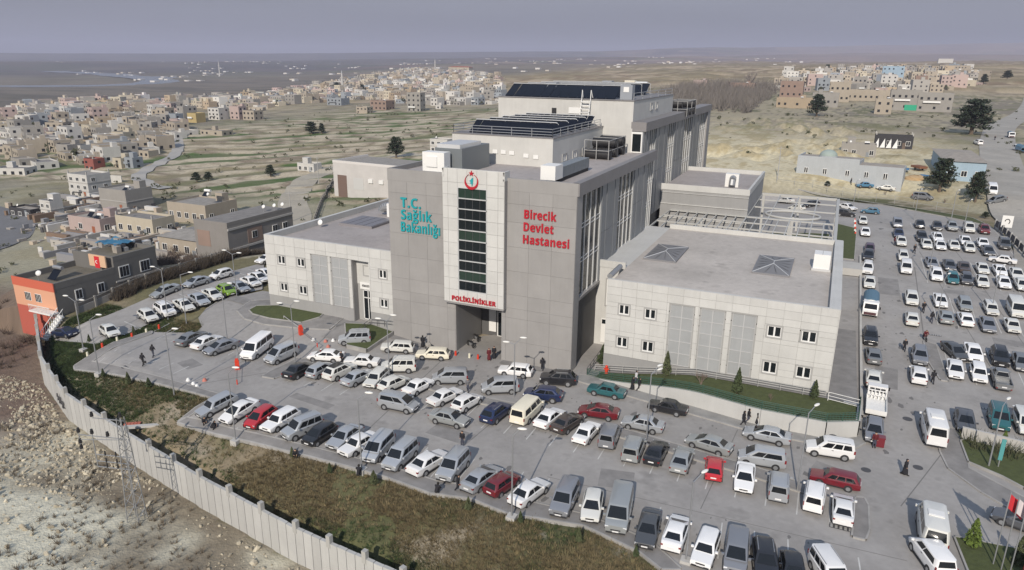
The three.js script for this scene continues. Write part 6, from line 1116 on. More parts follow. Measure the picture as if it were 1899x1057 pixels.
const block = (x, z, red, lab) => { const o = thing('marker_block', lab, 'marker block', x, ground(x, z) + .06, z, rr(0, 90)); const g = new THREE.CylinderGeometry(.14, .3, .34, 8); g.translate(0, .17, 0); mesh('block', g, red ? mat([.5, .18, .14], .8) : M.white, o); new G().bar(V(0, .34, 0), V(0, .5, 0), .035, 5).on('handle', M.frame, o); };
[[-34.6, 6.6, 0], [-32.8, 6.3, 1], [-32, 5.7, 0], [-31, 5.4, 1], [-30.3, 5.1, 0], [-31.6, 7.3, 1], [-40.8, 22.1, 0], [-39.4, 22.6, 0], [-39, 21.3, 1], [-38.5, 22.9, 0]].forEach(([x, z, r], i) => block(x, z, r, `${['first', 'second', 'third', 'fourth', 'fifth', 'sixth'][i % 6]} ${r ? 'red' : 'white'} marker block ${i < 6 ? 'before the side walkway' : 'near the lower barrier'}`));
for (let i = 0; i < 6; i++) { const x = 32.1 + (i % 2) * .1, z = -90 + i * 2.3; const o = thing('traffic_marker', `${['farthest', 'second', 'third', 'fourth', 'fifth', 'nearest'][i]} red and white marker beside the building queue`, 'traffic marker', x, ground(x, z) + .06, z); new G().bar(V(0, 0, 0), V(0, .5, 0), .22, 8, .12).on('post', i % 2 ? M.redPaint : M.white, o); new G().bar(V(0, .5, 0), V(0, .75, 0), .12, 8, .09).on('cap', i % 2 ? M.white : M.redPaint, o); }
for (const [x, z, yaw, L, lab] of [[-38, 17, 44, 5.2, 'red street barrier with its arm down by the minibus'], [-37.3, 5.9, 62, 6.2, 'red street barrier with its arm down near the oval lawn']]) { const o = thing('barrier_gate', lab, 'barrier', x, ground(x, z) + .06, z, yaw); new G().cbox(0, 0, 0, .5, 1.15, .5).cbox(0, 1.15, 0, .36, .25, .36).on('cabinet', M.redPaint, o); new G().bar(V(0, .95, -.2), V(0, .95, -L), .055, 6).on('arm', M.frame, o); new G().bar(V(0, 0, -L), V(0, .95, -L), .06, 6).on('rest_post', M.frame, o); new G().bar(V(0, .55, .2), V(0, .5, L * .9), .03, 5).on('chain', M.darkGrey, o); new G().bar(V(0, 0, L * .9), V(0, .6, L * .9), .07, 6).on('rest_post', M.redPaint, o); }
for (const [x, z, lab] of [[4.2, -1.4, 'red hydrant on the right wing lawn beside the conifer'], [-40.6, -.6, 'red hydrant post on the paved rim near the left wing']]) { const o = thing('fire_hydrant', lab, 'hydrant', x, standY(x, z) + .1, z); new G().bar(V(0, 0, 0), V(0, .95, 0), .2, 8, .16).on('body', M.redPaint, o); new G().bar(V(-.32, .65, 0), V(.32, .65, 0), .1, 6).on('outlet', M.redPaint, o); const g = new THREE.SphereGeometry(.19, 10, 6); g.translate(0, .98, 0); mesh('cap', g, M.redPaint, o); }
{ const o = thing('waste_bin', 'dark red wheeled bin in front of the grey SUV', 'bin', 34.6, ground(34.6, 3.4) + .06, 3.5); new G().cbox(0, .1, 0, .8, .95, .7).on('body', paint('dark red'), o); new G().cbox(0, 1.05, 0, .88, .1, .78).on('lid', paint('dark red'), o); }
{ const o = thing('waste_bin', 'black bin above the white van on the white pavement', 'bin', 30.2, ground(30.2, 5) + .16, 5.1); new G().bar(V(0, 0, 0), V(0, .8, 0), .35, 10, .4).on('body', M.dark, o); new G().bar(V(0, .8, 0), V(0, .86, 0), .42, 10).on('lid', M.darkGrey, o); }
for (const [i, x] of [[0, 43.05], [1, 43.5], [2, 43.95]]) { const z = 19.8 + i * .5, o = thing('flag_pole', `${['leftmost', 'middle', 'rightmost'][i]} flag pole with a red and white flag in the gate bed`, 'flag pole', x - 1, ground(x, z) + .2, z); new G().bar(V(0, 0, 0), V(0, 6.5, 0), .05, 6).on('pole', M.galv, o); const g = new G(); for (let k = 0; k < 6; k++) { const f = (q) => V(.04 + q * .16, 6.3 - q * .12 + Math.sin(q * 1.8) * .03, Math.sin(q * 1.5) * .1), a = f(k), b = f(k + 1); g.quad(V(a.x, a.y - 1.2, a.z), V(b.x, b.y - 1.2, b.z), b, a); } g.on('flag', mat(i === 1 ? [.66, .6, .6] : [.55, .03, .04], .8, { side: THREE.DoubleSide }), o); }
{ const o = thing('sign_pylon', 'red sign pylon with a white disc at the right edge', 'sign', 44.4, ground(44.4, 21), 21.4, -20); new G().cbox(0, 0, 0, 1.7, 2.6, .3).on('panel', paint('dark red'), o); const c = new THREE.CylinderGeometry(.6, .6, .08, 24); c.rotateX(Math.PI / 2); c.translate(0, 1.7, .18); mesh('disc', c, mat([.10, .12, .35], .5), o); const c2 = new THREE.TorusGeometry(.6, .06, 6, 24); c2.translate(0, 1.7, .2); mesh('ring', c2, M.white, o); }
{ const o = thing('teal_post_sign', 'narrow teal sign board beside the corner bed lamp', 'sign', 44.9, ground(44.9, 3) + .2, 3.2); new G().cbox(0, .8, 0, .35, 2.2, .12).on('board', mat([.08, .3, .3], .6), o); new G().bar(V(0, 0, 0), V(0, .8, 0), .06).on('post', M.steel, o); }
// a heap of boards and tiles inside the wall
{ const o = thing('slab_heap', 'long pale slab with red tiles lying inside the wall', 'slab', -38.8, ground(-38.8, 29.8) - .1, 29.8, 124); new G().box(-.25, 0, -2.2, .25, .25, 2.2).on('slab', M.concrete, o); for (let i = 0; i < 5; i++) new G().cbox(.8, 0, -2.5 + i * .35, .5, .18, .3).on('tile', mat([.4, .12, .08], .8), o); }
// ---------- people ----------
function figure(pose, coat) {
  const res = 68, mc = new MarchingCubes(res, new THREE.MeshStandardMaterial(), false, false, 60000); mc.isolation = 0;
  const J = pose === 'crouch' ? { hip: [0, .38, -.1], chest: [0, .72, .12], neck: [0, .86, .2], head: [0, .98, .26], kl: [.13, .46, .24], kr: [-.13, .46, .24], fl: [.12, .06, .02], fr: [-.12, .06, .06], sl: [.19, .8, .14], sr: [-.19, .8, .14], el: [.26, .6, .28], er: [-.25, .58, .3], hl: [.12, .5, .42], hr: [-.1, .48, .44] }
    : pose === 'walk' ? { hip: [0, .9, 0], chest: [0, 1.28, .02], neck: [0, 1.46, .03], head: [0, 1.6, .05], kl: [.09, .5, .14], kr: [-.09, .49, -.02], fl: [.09, .06, .24], fr: [-.09, .08, -.3], sl: [.2, 1.38, .02], sr: [-.2, 1.38, .02], el: [.25, 1.12, -.08], er: [-.25, 1.12, .1], hl: [.25, .88, -.02], hr: [-.24, .9, .24] }
      : { hip: [0, .9, 0], chest: [0, 1.28, 0], neck: [0, 1.46, 0], head: [0, 1.6, .02], kl: [.1, .48, .02], kr: [-.1, .48, .02], fl: [.11, .05, .02], fr: [-.11, .05, .04], sl: [.2, 1.38, 0], sr: [-.2, 1.38, 0], el: [.25, 1.12, 0], er: [-.25, 1.12, 0], hl: [.24, .87, .06], hr: [-.24, .87, .06] };
  const bones = [['hip', 'chest', .15, .17], ['chest', 'neck', .15, .07], ['neck', 'head', .06, .1], ['head', 'head', .11, .11], ['hip', 'kl', .12, .08], ['hip', 'kr', .12, .08], ['kl', 'fl', .075, .05], ['kr', 'fr', .075, .05], ['chest', 'sl', .1, .075], ['chest', 'sr', .1, .075], ['sl', 'el', .07, .055], ['sr', 'er', .07, .055], ['el', 'hl', .052, .045], ['er', 'hr', .052, .045]];
  const feet = [['fl', 'kl'], ['fr', 'kr']].map(([f]) => { const a = J[f]; return [a, [a[0], a[1] - .005, a[2] + .16], .05, .045]; });
  const caps = [...bones.map(([a, b, r, q]) => [J[a], J[b], r, q]), ...feet];
  if (coat === 'coat' && pose !== 'crouch') caps.push([J.hip, [0, .28, .02], .17, .25]);
  const sd = (x, y, z) => { let acc = 0; for (const [a, b, r, q] of caps) { const bx = b[0] - a[0], by = b[1] - a[1], bz = b[2] - a[2], px = x - a[0], py = y - a[1], pz = z - a[2], l = bx * bx + by * by + bz * bz, t = l ? clamp((px * bx + py * by + pz * bz) / l) : 0, d = Math.hypot(px - bx * t, py - by * t, pz - bz * t) - mix(r, q, t); acc += Math.exp(-d * 45); } return -Math.log(acc) / 45; };
  for (let k = 0; k < res; k++) for (let j = 0; j < res; j++) for (let i = 0; i < res; i++) { const h = res / 2, x = (i - h) / h * .95, y = (j - h) / h * .95 + .88, z = (k - h) / h * .95; mc.field[k * res * res + j * res + i] = Math.abs(x) > .45 || Math.abs(z) > .62 ? -1 : -sd(x, y, z); }
  mc.update();
  const n = mc.count, g = new THREE.BufferGeometry(), p = new Float32Array(n * 3);
  for (let i = 0; i < n; i++) { p[i * 3] = mc.positionArray[i * 3] * .95; p[i * 3 + 1] = mc.positionArray[i * 3 + 1] * .95 + .88; p[i * 3 + 2] = mc.positionArray[i * 3 + 2] * .95; }
  g.setAttribute('position', new THREE.BufferAttribute(p, 3)); g.setAttribute('normal', new THREE.BufferAttribute(mc.normalArray.slice(0, n * 3), 3));
  return { g, J };
}
const figs = {}, skin = [.42, .27, .19];
function person(x, z, pose, yaw, label, i) {
  const veil = /woman|veil/.test(label), key = pose + (veil ? 'coat' : '');
  const f = figs[key] ||= figure(pose, veil ? 'coat' : '');
  const top = /dark red/.test(label) ? [.10, .01, .015] : /grey/.test(label) ? [.14, .14, .15] : /white top|pale shirt/.test(label) ? [.55, .55, .55] : [.014, .014, .018], low = veil ? top : /suit|black/.test(label) ? [.015, .015, .02] : [.05, .055, .08], hy = f.J.hip[1], head = f.J.head, neck = f.J.neck;
  const g = f.g.clone(), p = g.attributes.position, c = new Float32Array(p.count * 3);
  for (let k = 0; k < p.count; k++) {
    const X = p.getX(k), Y = p.getY(k), Zz = p.getZ(k); let q = Y < hy + .02 && pose !== 'crouch' ? low : top;
    const hand = Math.min(Math.hypot(X - f.J.hl[0], Y - f.J.hl[1], Zz - f.J.hl[2]), Math.hypot(X - f.J.hr[0], Y - f.J.hr[1], Zz - f.J.hr[2])) < .065;
    if (hand) q = skin; if (Math.hypot(X - head[0], Y - head[1], Zz - head[2]) < .135) q = Zz > head[2] + .035 && Y < head[1] + .07 ? skin : veil ? top : [.02, .015, .012]; if (Y < .1 && pose !== 'crouch') q = [.015, .013, .012];
    c.set(q, k * 3);
  }
  g.setAttribute('color', new THREE.BufferAttribute(c, 3));
  const o = thing('person', label, 'person', x, standY(x, z) + .06, z, yaw), child = /child/.test(label) && !/woman/.test(label); if (child) o.scale.setScalar(.62);
  mesh('body', g, bodyMat, o);
  const hair = new THREE.SphereGeometry(.118, 12, 8, 0, Math.PI * 2, 0, 1.7); hair.scale(1, 1.02, 1.05); hair.rotateX(-.45); hair.translate(head[0], head[1] + .018, head[2] - .012); mesh(veil ? 'veil' : 'hair', hair, mat(veil ? top : [.015, .012, .01], .9), o);
  const nose = new THREE.ConeGeometry(.018, .045, 6); nose.rotateX(.3); nose.translate(head[0], head[1] - .01, head[2] + .112); mesh('nose', nose, mat(skin, .7), o);
  for (const s of [-1, 1]) { const e = new THREE.SphereGeometry(.013, 6, 5); e.translate(head[0] + s * .04, head[1] + .02, head[2] + .1); mesh('eye', e, M.dark, o); }
  return o;
}
const bodyMat = mat([1, 1, 1], .85, { vertexColors: true });
PEOPLE.forEach(([x, z, pose, yaw, label], i) => person(x, z, pose, yaw, label, i));
{
  const b = thing('hand_bag', 'dark bag held by the man crossing the left bays', 'bag', -49.1, ground(-49.4, 21.3) + .45, 21.25, 20); new G().cbox(0, 0, 0, .36, .28, .12).on('bag', M.dark, b); new G().path([V(-.1, .28, 0), V(-.07, .4, 0), V(.07, .4, 0), V(.1, .28, 0)], .012, 4).on('handle', M.dark, b);
  const w = thing('carrier_bag', 'white carrier bag hanging beside the woman near the gate', 'bag', 44.55, ground(44.8, 11.6) + .42, 11.7); { const g = new THREE.SphereGeometry(.17, 10, 8); g.scale(1, 1.25, .6); g.translate(0, .2, 0); mesh('bag', g, M.white, w); new G().bar(V(0, .38, 0), V(0, .55, 0), .02).on('handle', M.white, w); }
  const s = thing('pram', 'light pram beside the woman by the tower wall', 'pram', -19.9, ground(-19.9, 1) + .06, 1.1, 60); new G().box(-.22, .45, -.35, .22, .8, .35).on('seat', mat([.4, .38, .34], .9), s); new G().path([V(-.2, .12, .35), V(-.2, .6, 0), V(-.2, 1.0, -.5), V(.2, 1.0, -.5), V(.2, .6, 0), V(.2, .12, .35)], .02, 5).on('frame', M.steel, s); for (const x of [-.22, .22]) for (const z of [-.33, .35]) { const g = new THREE.CylinderGeometry(.12, .12, .04, 10); g.rotateZ(Math.PI / 2); g.translate(x, .12, z); mesh('wheel', g, M.rubber, s); }
  for (const [x, z, yaw, lab] of [[40.9, -27.6, 10, 'dark red motorcycle carrying a rider at the island tip'], [-15.2, -2.2, 60, 'black motorcycle parked inside the entrance recess'], [-15.6, -4.6, 50, 'second black motorcycle deeper in the entrance recess']]) {
    const m = thing('motorcycle', lab, 'motorcycle', x, ground(x, z) + .06, z, yaw); const fr = new G().path([V(0, .32, .65), V(0, .85, .45), V(0, .75, -.1), V(0, .35, -.6)], .06, 6).path([V(-.3, 1.0, .4), V(0, .92, .45), V(.3, 1.0, .4)], .025, 5); fr.on('frame', M.dark, m); new G().box(-.12, .68, -.6, .12, .8, .05).on('seat', M.rubber, m); new G().box(-.13, .72, .05, .13, .92, .4).on('tank', lab.includes('red') ? paint('dark red') : paint('black'), m); new G().box(-.12, .3, -.2, .12, .65, .25).on('engine', M.galv, m);
    for (const q of [.65, -.62]) { const t = new THREE.TorusGeometry(.26, .06, 6, 16); t.rotateY(Math.PI / 2); t.translate(0, .32, q); mesh('wheel', t, M.rubber, m); }
  }
  person(40.9, -27.7, 'crouch', 10, 'rider in black sitting on the dark red motorcycle').position.y += .45;
}
// ---------- houses ----------
const HC = { white: [.60, .59, .56], cream: [.52, .47, .37], beige: [.42, .37, .30], concrete: [.34, .325, .30], pink: [.48, .38, .35], red: [.30, .10, .08], blue: [.30, .33, .36], yellow: [.48, .38, .18], brick: [.31, .225, .185], sky: [.36, .48, .58], ochre: [.40, .325, .235], dark: [.05, .05, .055] };
const hm = {}; const houseMat = (c) => hm[c] ||= mat(HC[c], .9, { map: T.streak });
const roofMats = [mat([.36, .34, .31], .95, { map: T.grain }), mat([.28, .265, .25], .95, { map: T.grain }), mat([.42, .38, .33], .95, { map: T.grain })];
const HCm = { white: houseMat("white") };
const paneM = mat([.022, .024, .028], .25), slabM = mat([.40, .39, .37], .9);
function house(label, color, x, z, w, d, h, fl, opt, group, deg = 0) {
  const r = far2(x, z), y = Math.min(ground(x, z), ground(x - w / 2, z), ground(x + w / 2, z)) - .3, o = thing('house', label, 'house', x, y, z - d / 2, deg, group), top = h + .3, m = houseMat(color), near = r < 300, hw = w / 2, hd = d / 2;
  const wall = new G(), par = opt === 'hip' ? 0 : r < 700 ? .55 : .4;
  wall.box(-hw, -3, -hd, hw, top - par, hd, null, 'd');
  if (par) wall.box(-hw, top - par, hd - .2, hw, top, hd, null, 'd').box(-hw, top - par, -hd, hw, top, -hd + .2, null, 'd').box(-hw, top - par, -hd + .2, -hw + .2, top, hd - .2, null, 'd').box(hw - .2, top - par, -hd + .2, hw, top, hd - .2, null, 'd');
  wall.on('wall', m, o);
  const rf = opt === 'redroof' ? mat([.32, .10, .06], .9) : roofMats[Math.floor(w * 7) % 3];
  if (opt === 'redroof' || opt === 'hip' || opt === 'lowroof') { const e = .5, rise = opt === 'redroof' ? 2.2 : .9, A = [V(-hw - e, top, hd + e), V(hw + e, top, hd + e), V(hw + e, top, -hd - e), V(-hw - e, top, -hd - e)], q = Math.min(hw, hd) * .8, P = V(-hw + q, top + rise, 0), Q = V(hw - q, top + rise, 0); new G().quad(A[0], A[1], Q, P).tri(A[1], A[2], Q).quad(A[2], A[3], P, Q).tri(A[3], A[0], P).on('roof', rf, o); }
  else new G().box(-hw + .2, top - par - .05, -hd + .2, hw - .2, top - par + .02, hd - .2, null, 'd').on('roof', rf, o);
  if (fl > 1 && near) { const s = new G(); for (let f = 1; f < fl; f++) s.box(-hw - .12, top * f / fl - .1, -hd, hw + .12, top * f / fl + .1, hd + .14); s.on('floor_slab', slabM, o); }
  const cols = Math.max(1, Math.round(w / (near ? 2.9 : 3.4))), sc = Math.max(1, Math.round(d / 3.6)), fh = (top - par) / fl, blank = /blank|bare|plain/.test(label);
  const ww = Math.min(1.25, w / cols * .45), wh = Math.min(1.35, fh * .42);
  const one = (cx, cy, axis) => {
    const P = (g, a, b, c, e, k0, k1) => axis ? g.box(hw + k0, cy + b, cx + a, hw + k1, cy + e, cx + c) : g.box(cx + a, cy + b, hd + k0, cx + c, cy + e, hd + k1);
    if (near) { const fr = P(P(P(P(new G(), -ww / 2 - .09, -.09, ww / 2 + .09, 0, 0, .09), -ww / 2 - .09, wh, ww / 2 + .09, wh + .09, 0, .07), -ww / 2 - .09, 0, -ww / 2, wh, 0, .07), ww / 2, 0, ww / 2 + .09, wh, 0, .07), w0 = P(fr, -.035, 0, .035, wh, 0, .06).on('window', M.white, o); P(new G(), -ww / 2, 0, ww / 2, wh, 0, .025).on('pane', paneM, w0); }
    else P(new G(), -ww / 2, 0, ww / 2, wh, 0, .05).on('window', paneM, o);
  };
  if (!blank) for (let f = 0; f < fl; f++) { for (let i = 0; i < cols; i++) if (hash(i, f, Math.floor(w * 31)) > .18) one(-hw + (i + .5) * w / cols, f * fh + fh * .36, 0); if (r < 600) for (let i = 0; i < sc; i++) if (hash(i, f + 9, Math.floor(d * 31)) > .35) one(-hd + (i + .5) * d / sc, f * fh + fh * .36, 1); }
  if (near) { const dx = hw * .55; new G().box(dx - .5, .3, hd, dx + .5, 2.4, hd + .05).on('door', mat(pick([[.12, .09, .07], [.2, .22, .24], [.3, .1, .05]]), .7), o); }
  // roof clutter: stair hut, tank, column stubs, balcony
  if (r < 800 && !['hip', 'redroof', 'lowroof'].includes(opt)) {
    const a = hash(Math.round(x), Math.round(z), 21), b2 = hash(Math.round(x), Math.round(z), 22), ry = top - par;
    if (a < .45) { const sx = a < .2 ? -1 : 1; new G().box(sx * hw * .45 - 1.2, ry, -hd + .3, sx * hw * .45 + 1.2, ry + 2.2, -hd + 2.4).on('stair_hut', m, o); }
    if (b2 < .4) { const t = new G().bar(V(hw * .3, ry + .9, hd * .2), V(hw * .3 + 1.5, ry + .9, hd * .2), .35, 8); t.box(hw * .3, ry, hd * .2 - .3, hw * .3 + .1, ry + .8, hd * .2 + .3).box(hw * .3 + 1.4, ry, hd * .2 - .3, hw * .3 + 1.5, ry + .8, hd * .2 + .3); t.on('roof_tank', M.white, o); new G().quad(V(hw * .3, ry + .1, hd * .2 + 1.5), V(hw * .3 + 1.5, ry + .1, hd * .2 + 1.5), V(hw * .3 + 1.5, ry + .8, hd * .2 + .4), V(hw * .3, ry + .8, hd * .2 + .4)).on('solar_heater', M.solar, o); }
    if (a > .6) for (const [sx, sz] of [[-1, 1], [1, 1], [1, -1], [-1, -1]]) new G().cbox(sx * (hw - .25), top, sz * (hd - .25), .3, .9, .3).on('column_stub', slabM, o);
    if (fl > 1 && b2 > .55) { const by = top / fl; new G().box(-hw * .7, by - .12, hd, hw * .3, by + .05, hd + 1.1).box(-hw * .7, by + .05, hd + 1.0, hw * .3, by + .85, hd + 1.1).on('balcony', b2 > .8 ? M.white : m, o); }
    if (b2 > .3 && b2 < .5 && near) { const g = new THREE.SphereGeometry(.5, 10, 5, 0, Math.PI * 2, 0, .75); g.rotateX(1.1); g.translate(-hw * .5, ry + .9, hd * .4); mesh('dish', g, M.white, o); }
  }
  if (opt === 'tarp') new G().box(hw * .0, .6, hd, hw * .85, 3.6, hd + .12).on('tarpaulin', mat([.03, .34, .20], .8), o);
  return o;
}
for (const [label, c, x, z, w, d, h, fl, opt] of HOUSES) house(label, c, x, z, w, d, h, fl, opt);
// the grey house with the orange front, beside the left lot
{
  const o = thing('house', 'long grey concrete house with orange and peach front wall by the hedge', 'house', -76, -1.2, 14), grey = mat([.17, .165, .155], .9, { map: T.streak }), pl = plane(V(0, 0, 0), V(0, 0, -1), V(1, 0, 0)), fr = plane(V(0, 0, 0), V(1, 0, 0), V(0, 0, 1));
  new G().box(-9.5, -3, -10, 0, 5.3, -.02).box(-9.5, -3, -18, 0, 7.2, -10).on('wall', grey, o);
  const p = new G(); p.box(-.3, 5.3, -10, 0.02, 6.3, -.02).box(-9.5, 5.3, -10, -9.2, 6.3, -.02).box(-.3, 7.2, -18, .02, 8, -10).box(-9.5, 7.2, -18.2, -.3, 8, -17.9).box(-9.5, 7.2, -10.3, -.3, 8, -10.02).on('parapet', grey, o);
  new G().box(-9.2, 5.31, -9.95, -.3, 5.4, -.3).box(-9.2, 7.21, -17.9, -.3, 7.3, -10.35).on('roof', mat([.20, .18, .14], .95, { map: T.grain }), o);
  new G().box(-9.55, 5.0, -.02, .05, 6.35, .12).on('parapet_band', mat([.52, .12, .07], .85), o); new G().box(-9.5, 1.9, -.02, .02, 5.0, .08).on('front_wall', mat([.62, .33, .21], .85), o); new G().box(-9.5, -3, -.02, .0, 1.9, .05).on('front_wall', mat([.42, .10, .07], .85), o);
  const bal = new G(); bal.box(-4.5, 1.8, .08, .3, 2.0, 1.5); for (let i = 0; i <= 14; i++) bal.box(-4.4 + i * .33, 2, 1.4, -4.36 + i * .33, 2.9, 1.44); bal.box(-4.5, 2.9, 1.38, .3, 2.98, 1.46); bal.on('balcony', M.white, o);
  const stair = new G(); for (let i = 0; i < 9; i++) stair.box(.3, 1.6 - i * .32 - .3, .2 + i * .35, 1.5, 1.6 - i * .32, .55 + i * .35); stair.bar(V(1.5, 2.7, .2), V(1.5, -.2, 3.4), .05); stair.bar(V(.3, 2.7, .2), V(.3, -.2, 3.4), .05); for (let i = 0; i < 9; i++) for (const x of [.3, 1.5]) stair.bar(V(x, 1.5 - i * .32, .4 + i * .35), V(x, 2.5 - i * .32, .4 + i * .35), .035, 4); stair.on('stair', M.white, o);
  for (let i = 0; i < 2; i++) { const w = pbox(new G(), fr, -7 + i * 2.4, -5.6 + i * 2.4, 2.9, 4.2, .08, .13).on('window', M.white, o); for (let k = 0; k < 4; k++) pbox(new G(), fr, -6.95 + i * 2.4 + k * .34, -6.72 + i * 2.4 + k * .34, 2.95, 4.15, .13, .15).on('pane', paneM, w); }
  for (const [u, v, s, h] of [[3.6, 3.0, 1, 1.4], [7.3, 3.0, 1, 1.4], [11.7, 4.4, 1.7, 1.7], [15.6, 4.4, 1.7, 1.7]]) { const w = pbox(new G(), pl, u - s / 2 - .1, u + s / 2 + .1, v - .1, v + h + .1, 0, .07).on('window', M.white, o), n = s > 1.2 ? 3 : 2; for (let k = 0; k < n; k++) pbox(new G(), pl, u - s / 2 + k * s / n + .04, u - s / 2 + (k + 1) * s / n - .04, v + .04, v + h - .04, .07, .09).on('pane', paneM, w); }
  pbox(new G(), pl, 16.6, 17.6, 1.4, 3.6, 0, .06).on('door', M.dark, o); pbox(new G(), pl, 10, 18, 3.7, 3.95, 0, .12).on('floor_slab', slabM, o);
  const fl = thing('flag', 'red flag with white crescent and star hanging on a peach rooftop wall', 'flag', -78.2, 5.2, 5); new G().box(-1.9, 0, -.1, 1.9, 1.9, .1).on('wall', mat([.60, .40, .26], .9), fl); new G().box(-.55, -.2, .1, .55, 1.7, .16).on('cloth', mat([.55, .02, .03], .8), fl); { const c = new THREE.Shape(); c.absarc(0, 0, .28, .6, Math.PI * 2 - .6); c.absarc(.09, 0, .22, Math.PI * 2 - .75, .75, true); const g = new THREE.ExtrudeGeometry(c, { depth: .02, bevelEnabled: false }); g.translate(-.03, .8, .165); mesh('crescent', g, M.white, fl); }
  const t1 = thing('satellite_dish', 'white satellite dish on the grey house with the orange front', 'satellite dish', -82.5, 4.2, 12); { const g = new THREE.SphereGeometry(.65, 14, 6, 0, Math.PI * 2, 0, .7); g.rotateX(1.1); g.rotateY(.5); g.translate(0, 1.0, -.4); mesh('dish', g, M.white, t1); new G().bar(V(0, 0, 0), V(0, .9, 0), .05).on('post', M.steel, t1); }
  const t2 = thing('water_heater', 'dark solar water heater on the grey house with the orange front', 'water heater', -80.6, 4.2, 10.5); new G().quad(V(-.9, .2, .8), V(.9, .2, .8), V(.9, 1.5, -.5), V(-.9, 1.5, -.5)).on('panel', M.solar, t2); new G().bar(V(-1, 1.8, -.6), V(1, 1.8, -.6), .3, 10).on('tank', M.galv, t2);
  const tp = thing('tarpaulin', 'blue tarpaulin and clutter heap on the flat roof behind the grey house', 'tarpaulin', -83, 6.1, -2); { const g = new THREE.PlaneGeometry(5, 4, 10, 8); g.rotateX(-Math.PI / 2); const p = g.attributes.position; for (let i = 0; i < p.count; i++) p.setY(i, .5 + fbm(p.getX(i), p.getZ(i), 3, 0, 81) * 1.2); g.computeVertexNormals(); mesh('sheet', g, mat([.04, .16, .27], .7, { side: THREE.DoubleSide }), tp); for (let i = 0; i < 9; i++) new G().cbox(rr(-2, 3.5), 0, rr(-2.5, 2), rr(.4, 1.1), rr(.5, 1.3), rr(.4, 1), null).on('clutter', pick([M.white, M.frame, M.darkGrey, roofMats[2]]), tp); }
  const b = thing('house', 'grey two-storey house with brick infill beside the hospital hedge', 'house', -80, -2.4, -29), gm = mat([.27, .255, .24], .9, { map: T.streak });
  new G().box(-4.5, -3, -9, 4, 9.4, 9).on('wall', gm, b); new G().box(3.75, 9.4, -9, 4.02, 10, 9).box(-4.5, 9.4, 8.7, 3.75, 10, 9.02).on('parapet', gm, b); new G().box(-4.5, 9.41, -9, 3.75, 9.5, 8.7).on('roof', roofMats[1], b);
  new G().box(4, 4.4, -9, 4.2, 4.8, 9).box(4, 8.4, -9, 4.2, 8.8, 9).on('floor_slab', slabM, b); new G().box(4, 5, 0, 4.05, 7.9, 4).on('brick_infill', houseMat('brick'), b); new G().box(-3.8, 4.9, 9, -.6, 8, 9.05).on('brick_infill', houseMat('brick'), b);
  for (const [q, y] of [[2.2, 5.8], [-3.5, 5.8], [-6.5, 5.8], [5, 2.4], [-1, 2.4]]) { const w = new G().box(4, y, q - .7, 4.1, y + 1.4, q + .7).on('window', M.white, b); for (const k of [-.34, .34]) new G().box(4.1, y + .08, q + k - .28, 4.12, y + 1.32, q + k + .28).on('pane', paneM, w); }
}
// rooftop dishes and heaters on the near houses
const roofThing = (lab, x, z, y, heater) => { const o = thing(heater ? 'water_heater' : 'satellite_dish', lab, heater ? 'water heater' : 'satellite dish', x, y, z); if (heater) { new G().bar(V(-1, 1.5, 0), V(1, 1.5, 0), .35, 10).on('tank', M.white, o); new G().quad(V(-.9, .2, 1.3), V(.9, .2, 1.3), V(.9, 1.3, .1), V(-.9, 1.3, .1)).on('panel', M.solar, o); new G().box(-.9, 0, -.1, -.8, 1.4, 0).box(.8, 0, -.1, .9, 1.4, 0).on('stand', M.steel, o); } else { const g = new THREE.SphereGeometry(.6, 12, 6, 0, Math.PI * 2, 0, .75); g.rotateX(1.1); g.translate(0, .9, -.4); mesh('dish', g, M.white, o); new G().bar(V(0, 0, 0), V(0, .8, 0), .05).on('post', M.steel, o); } };
roofThing('white roof water heater on the large stained concrete house', -119, -56, 3.2, true); roofThing('white satellite dish on the large stained concrete house', -117, -54, 3.2, false); roofThing('first white dish from the left on the brick infill house', -79, -33, 7.1, false); roofThing('second white dish from the left on the brick infill house', -78, -35, 7.1, false); roofThing('third white dish from the left on the brick infill house', -77.3, -36.6, 7.1, false); roofThing('white tank on the pink low house roof', -140, -39, -.9, true);
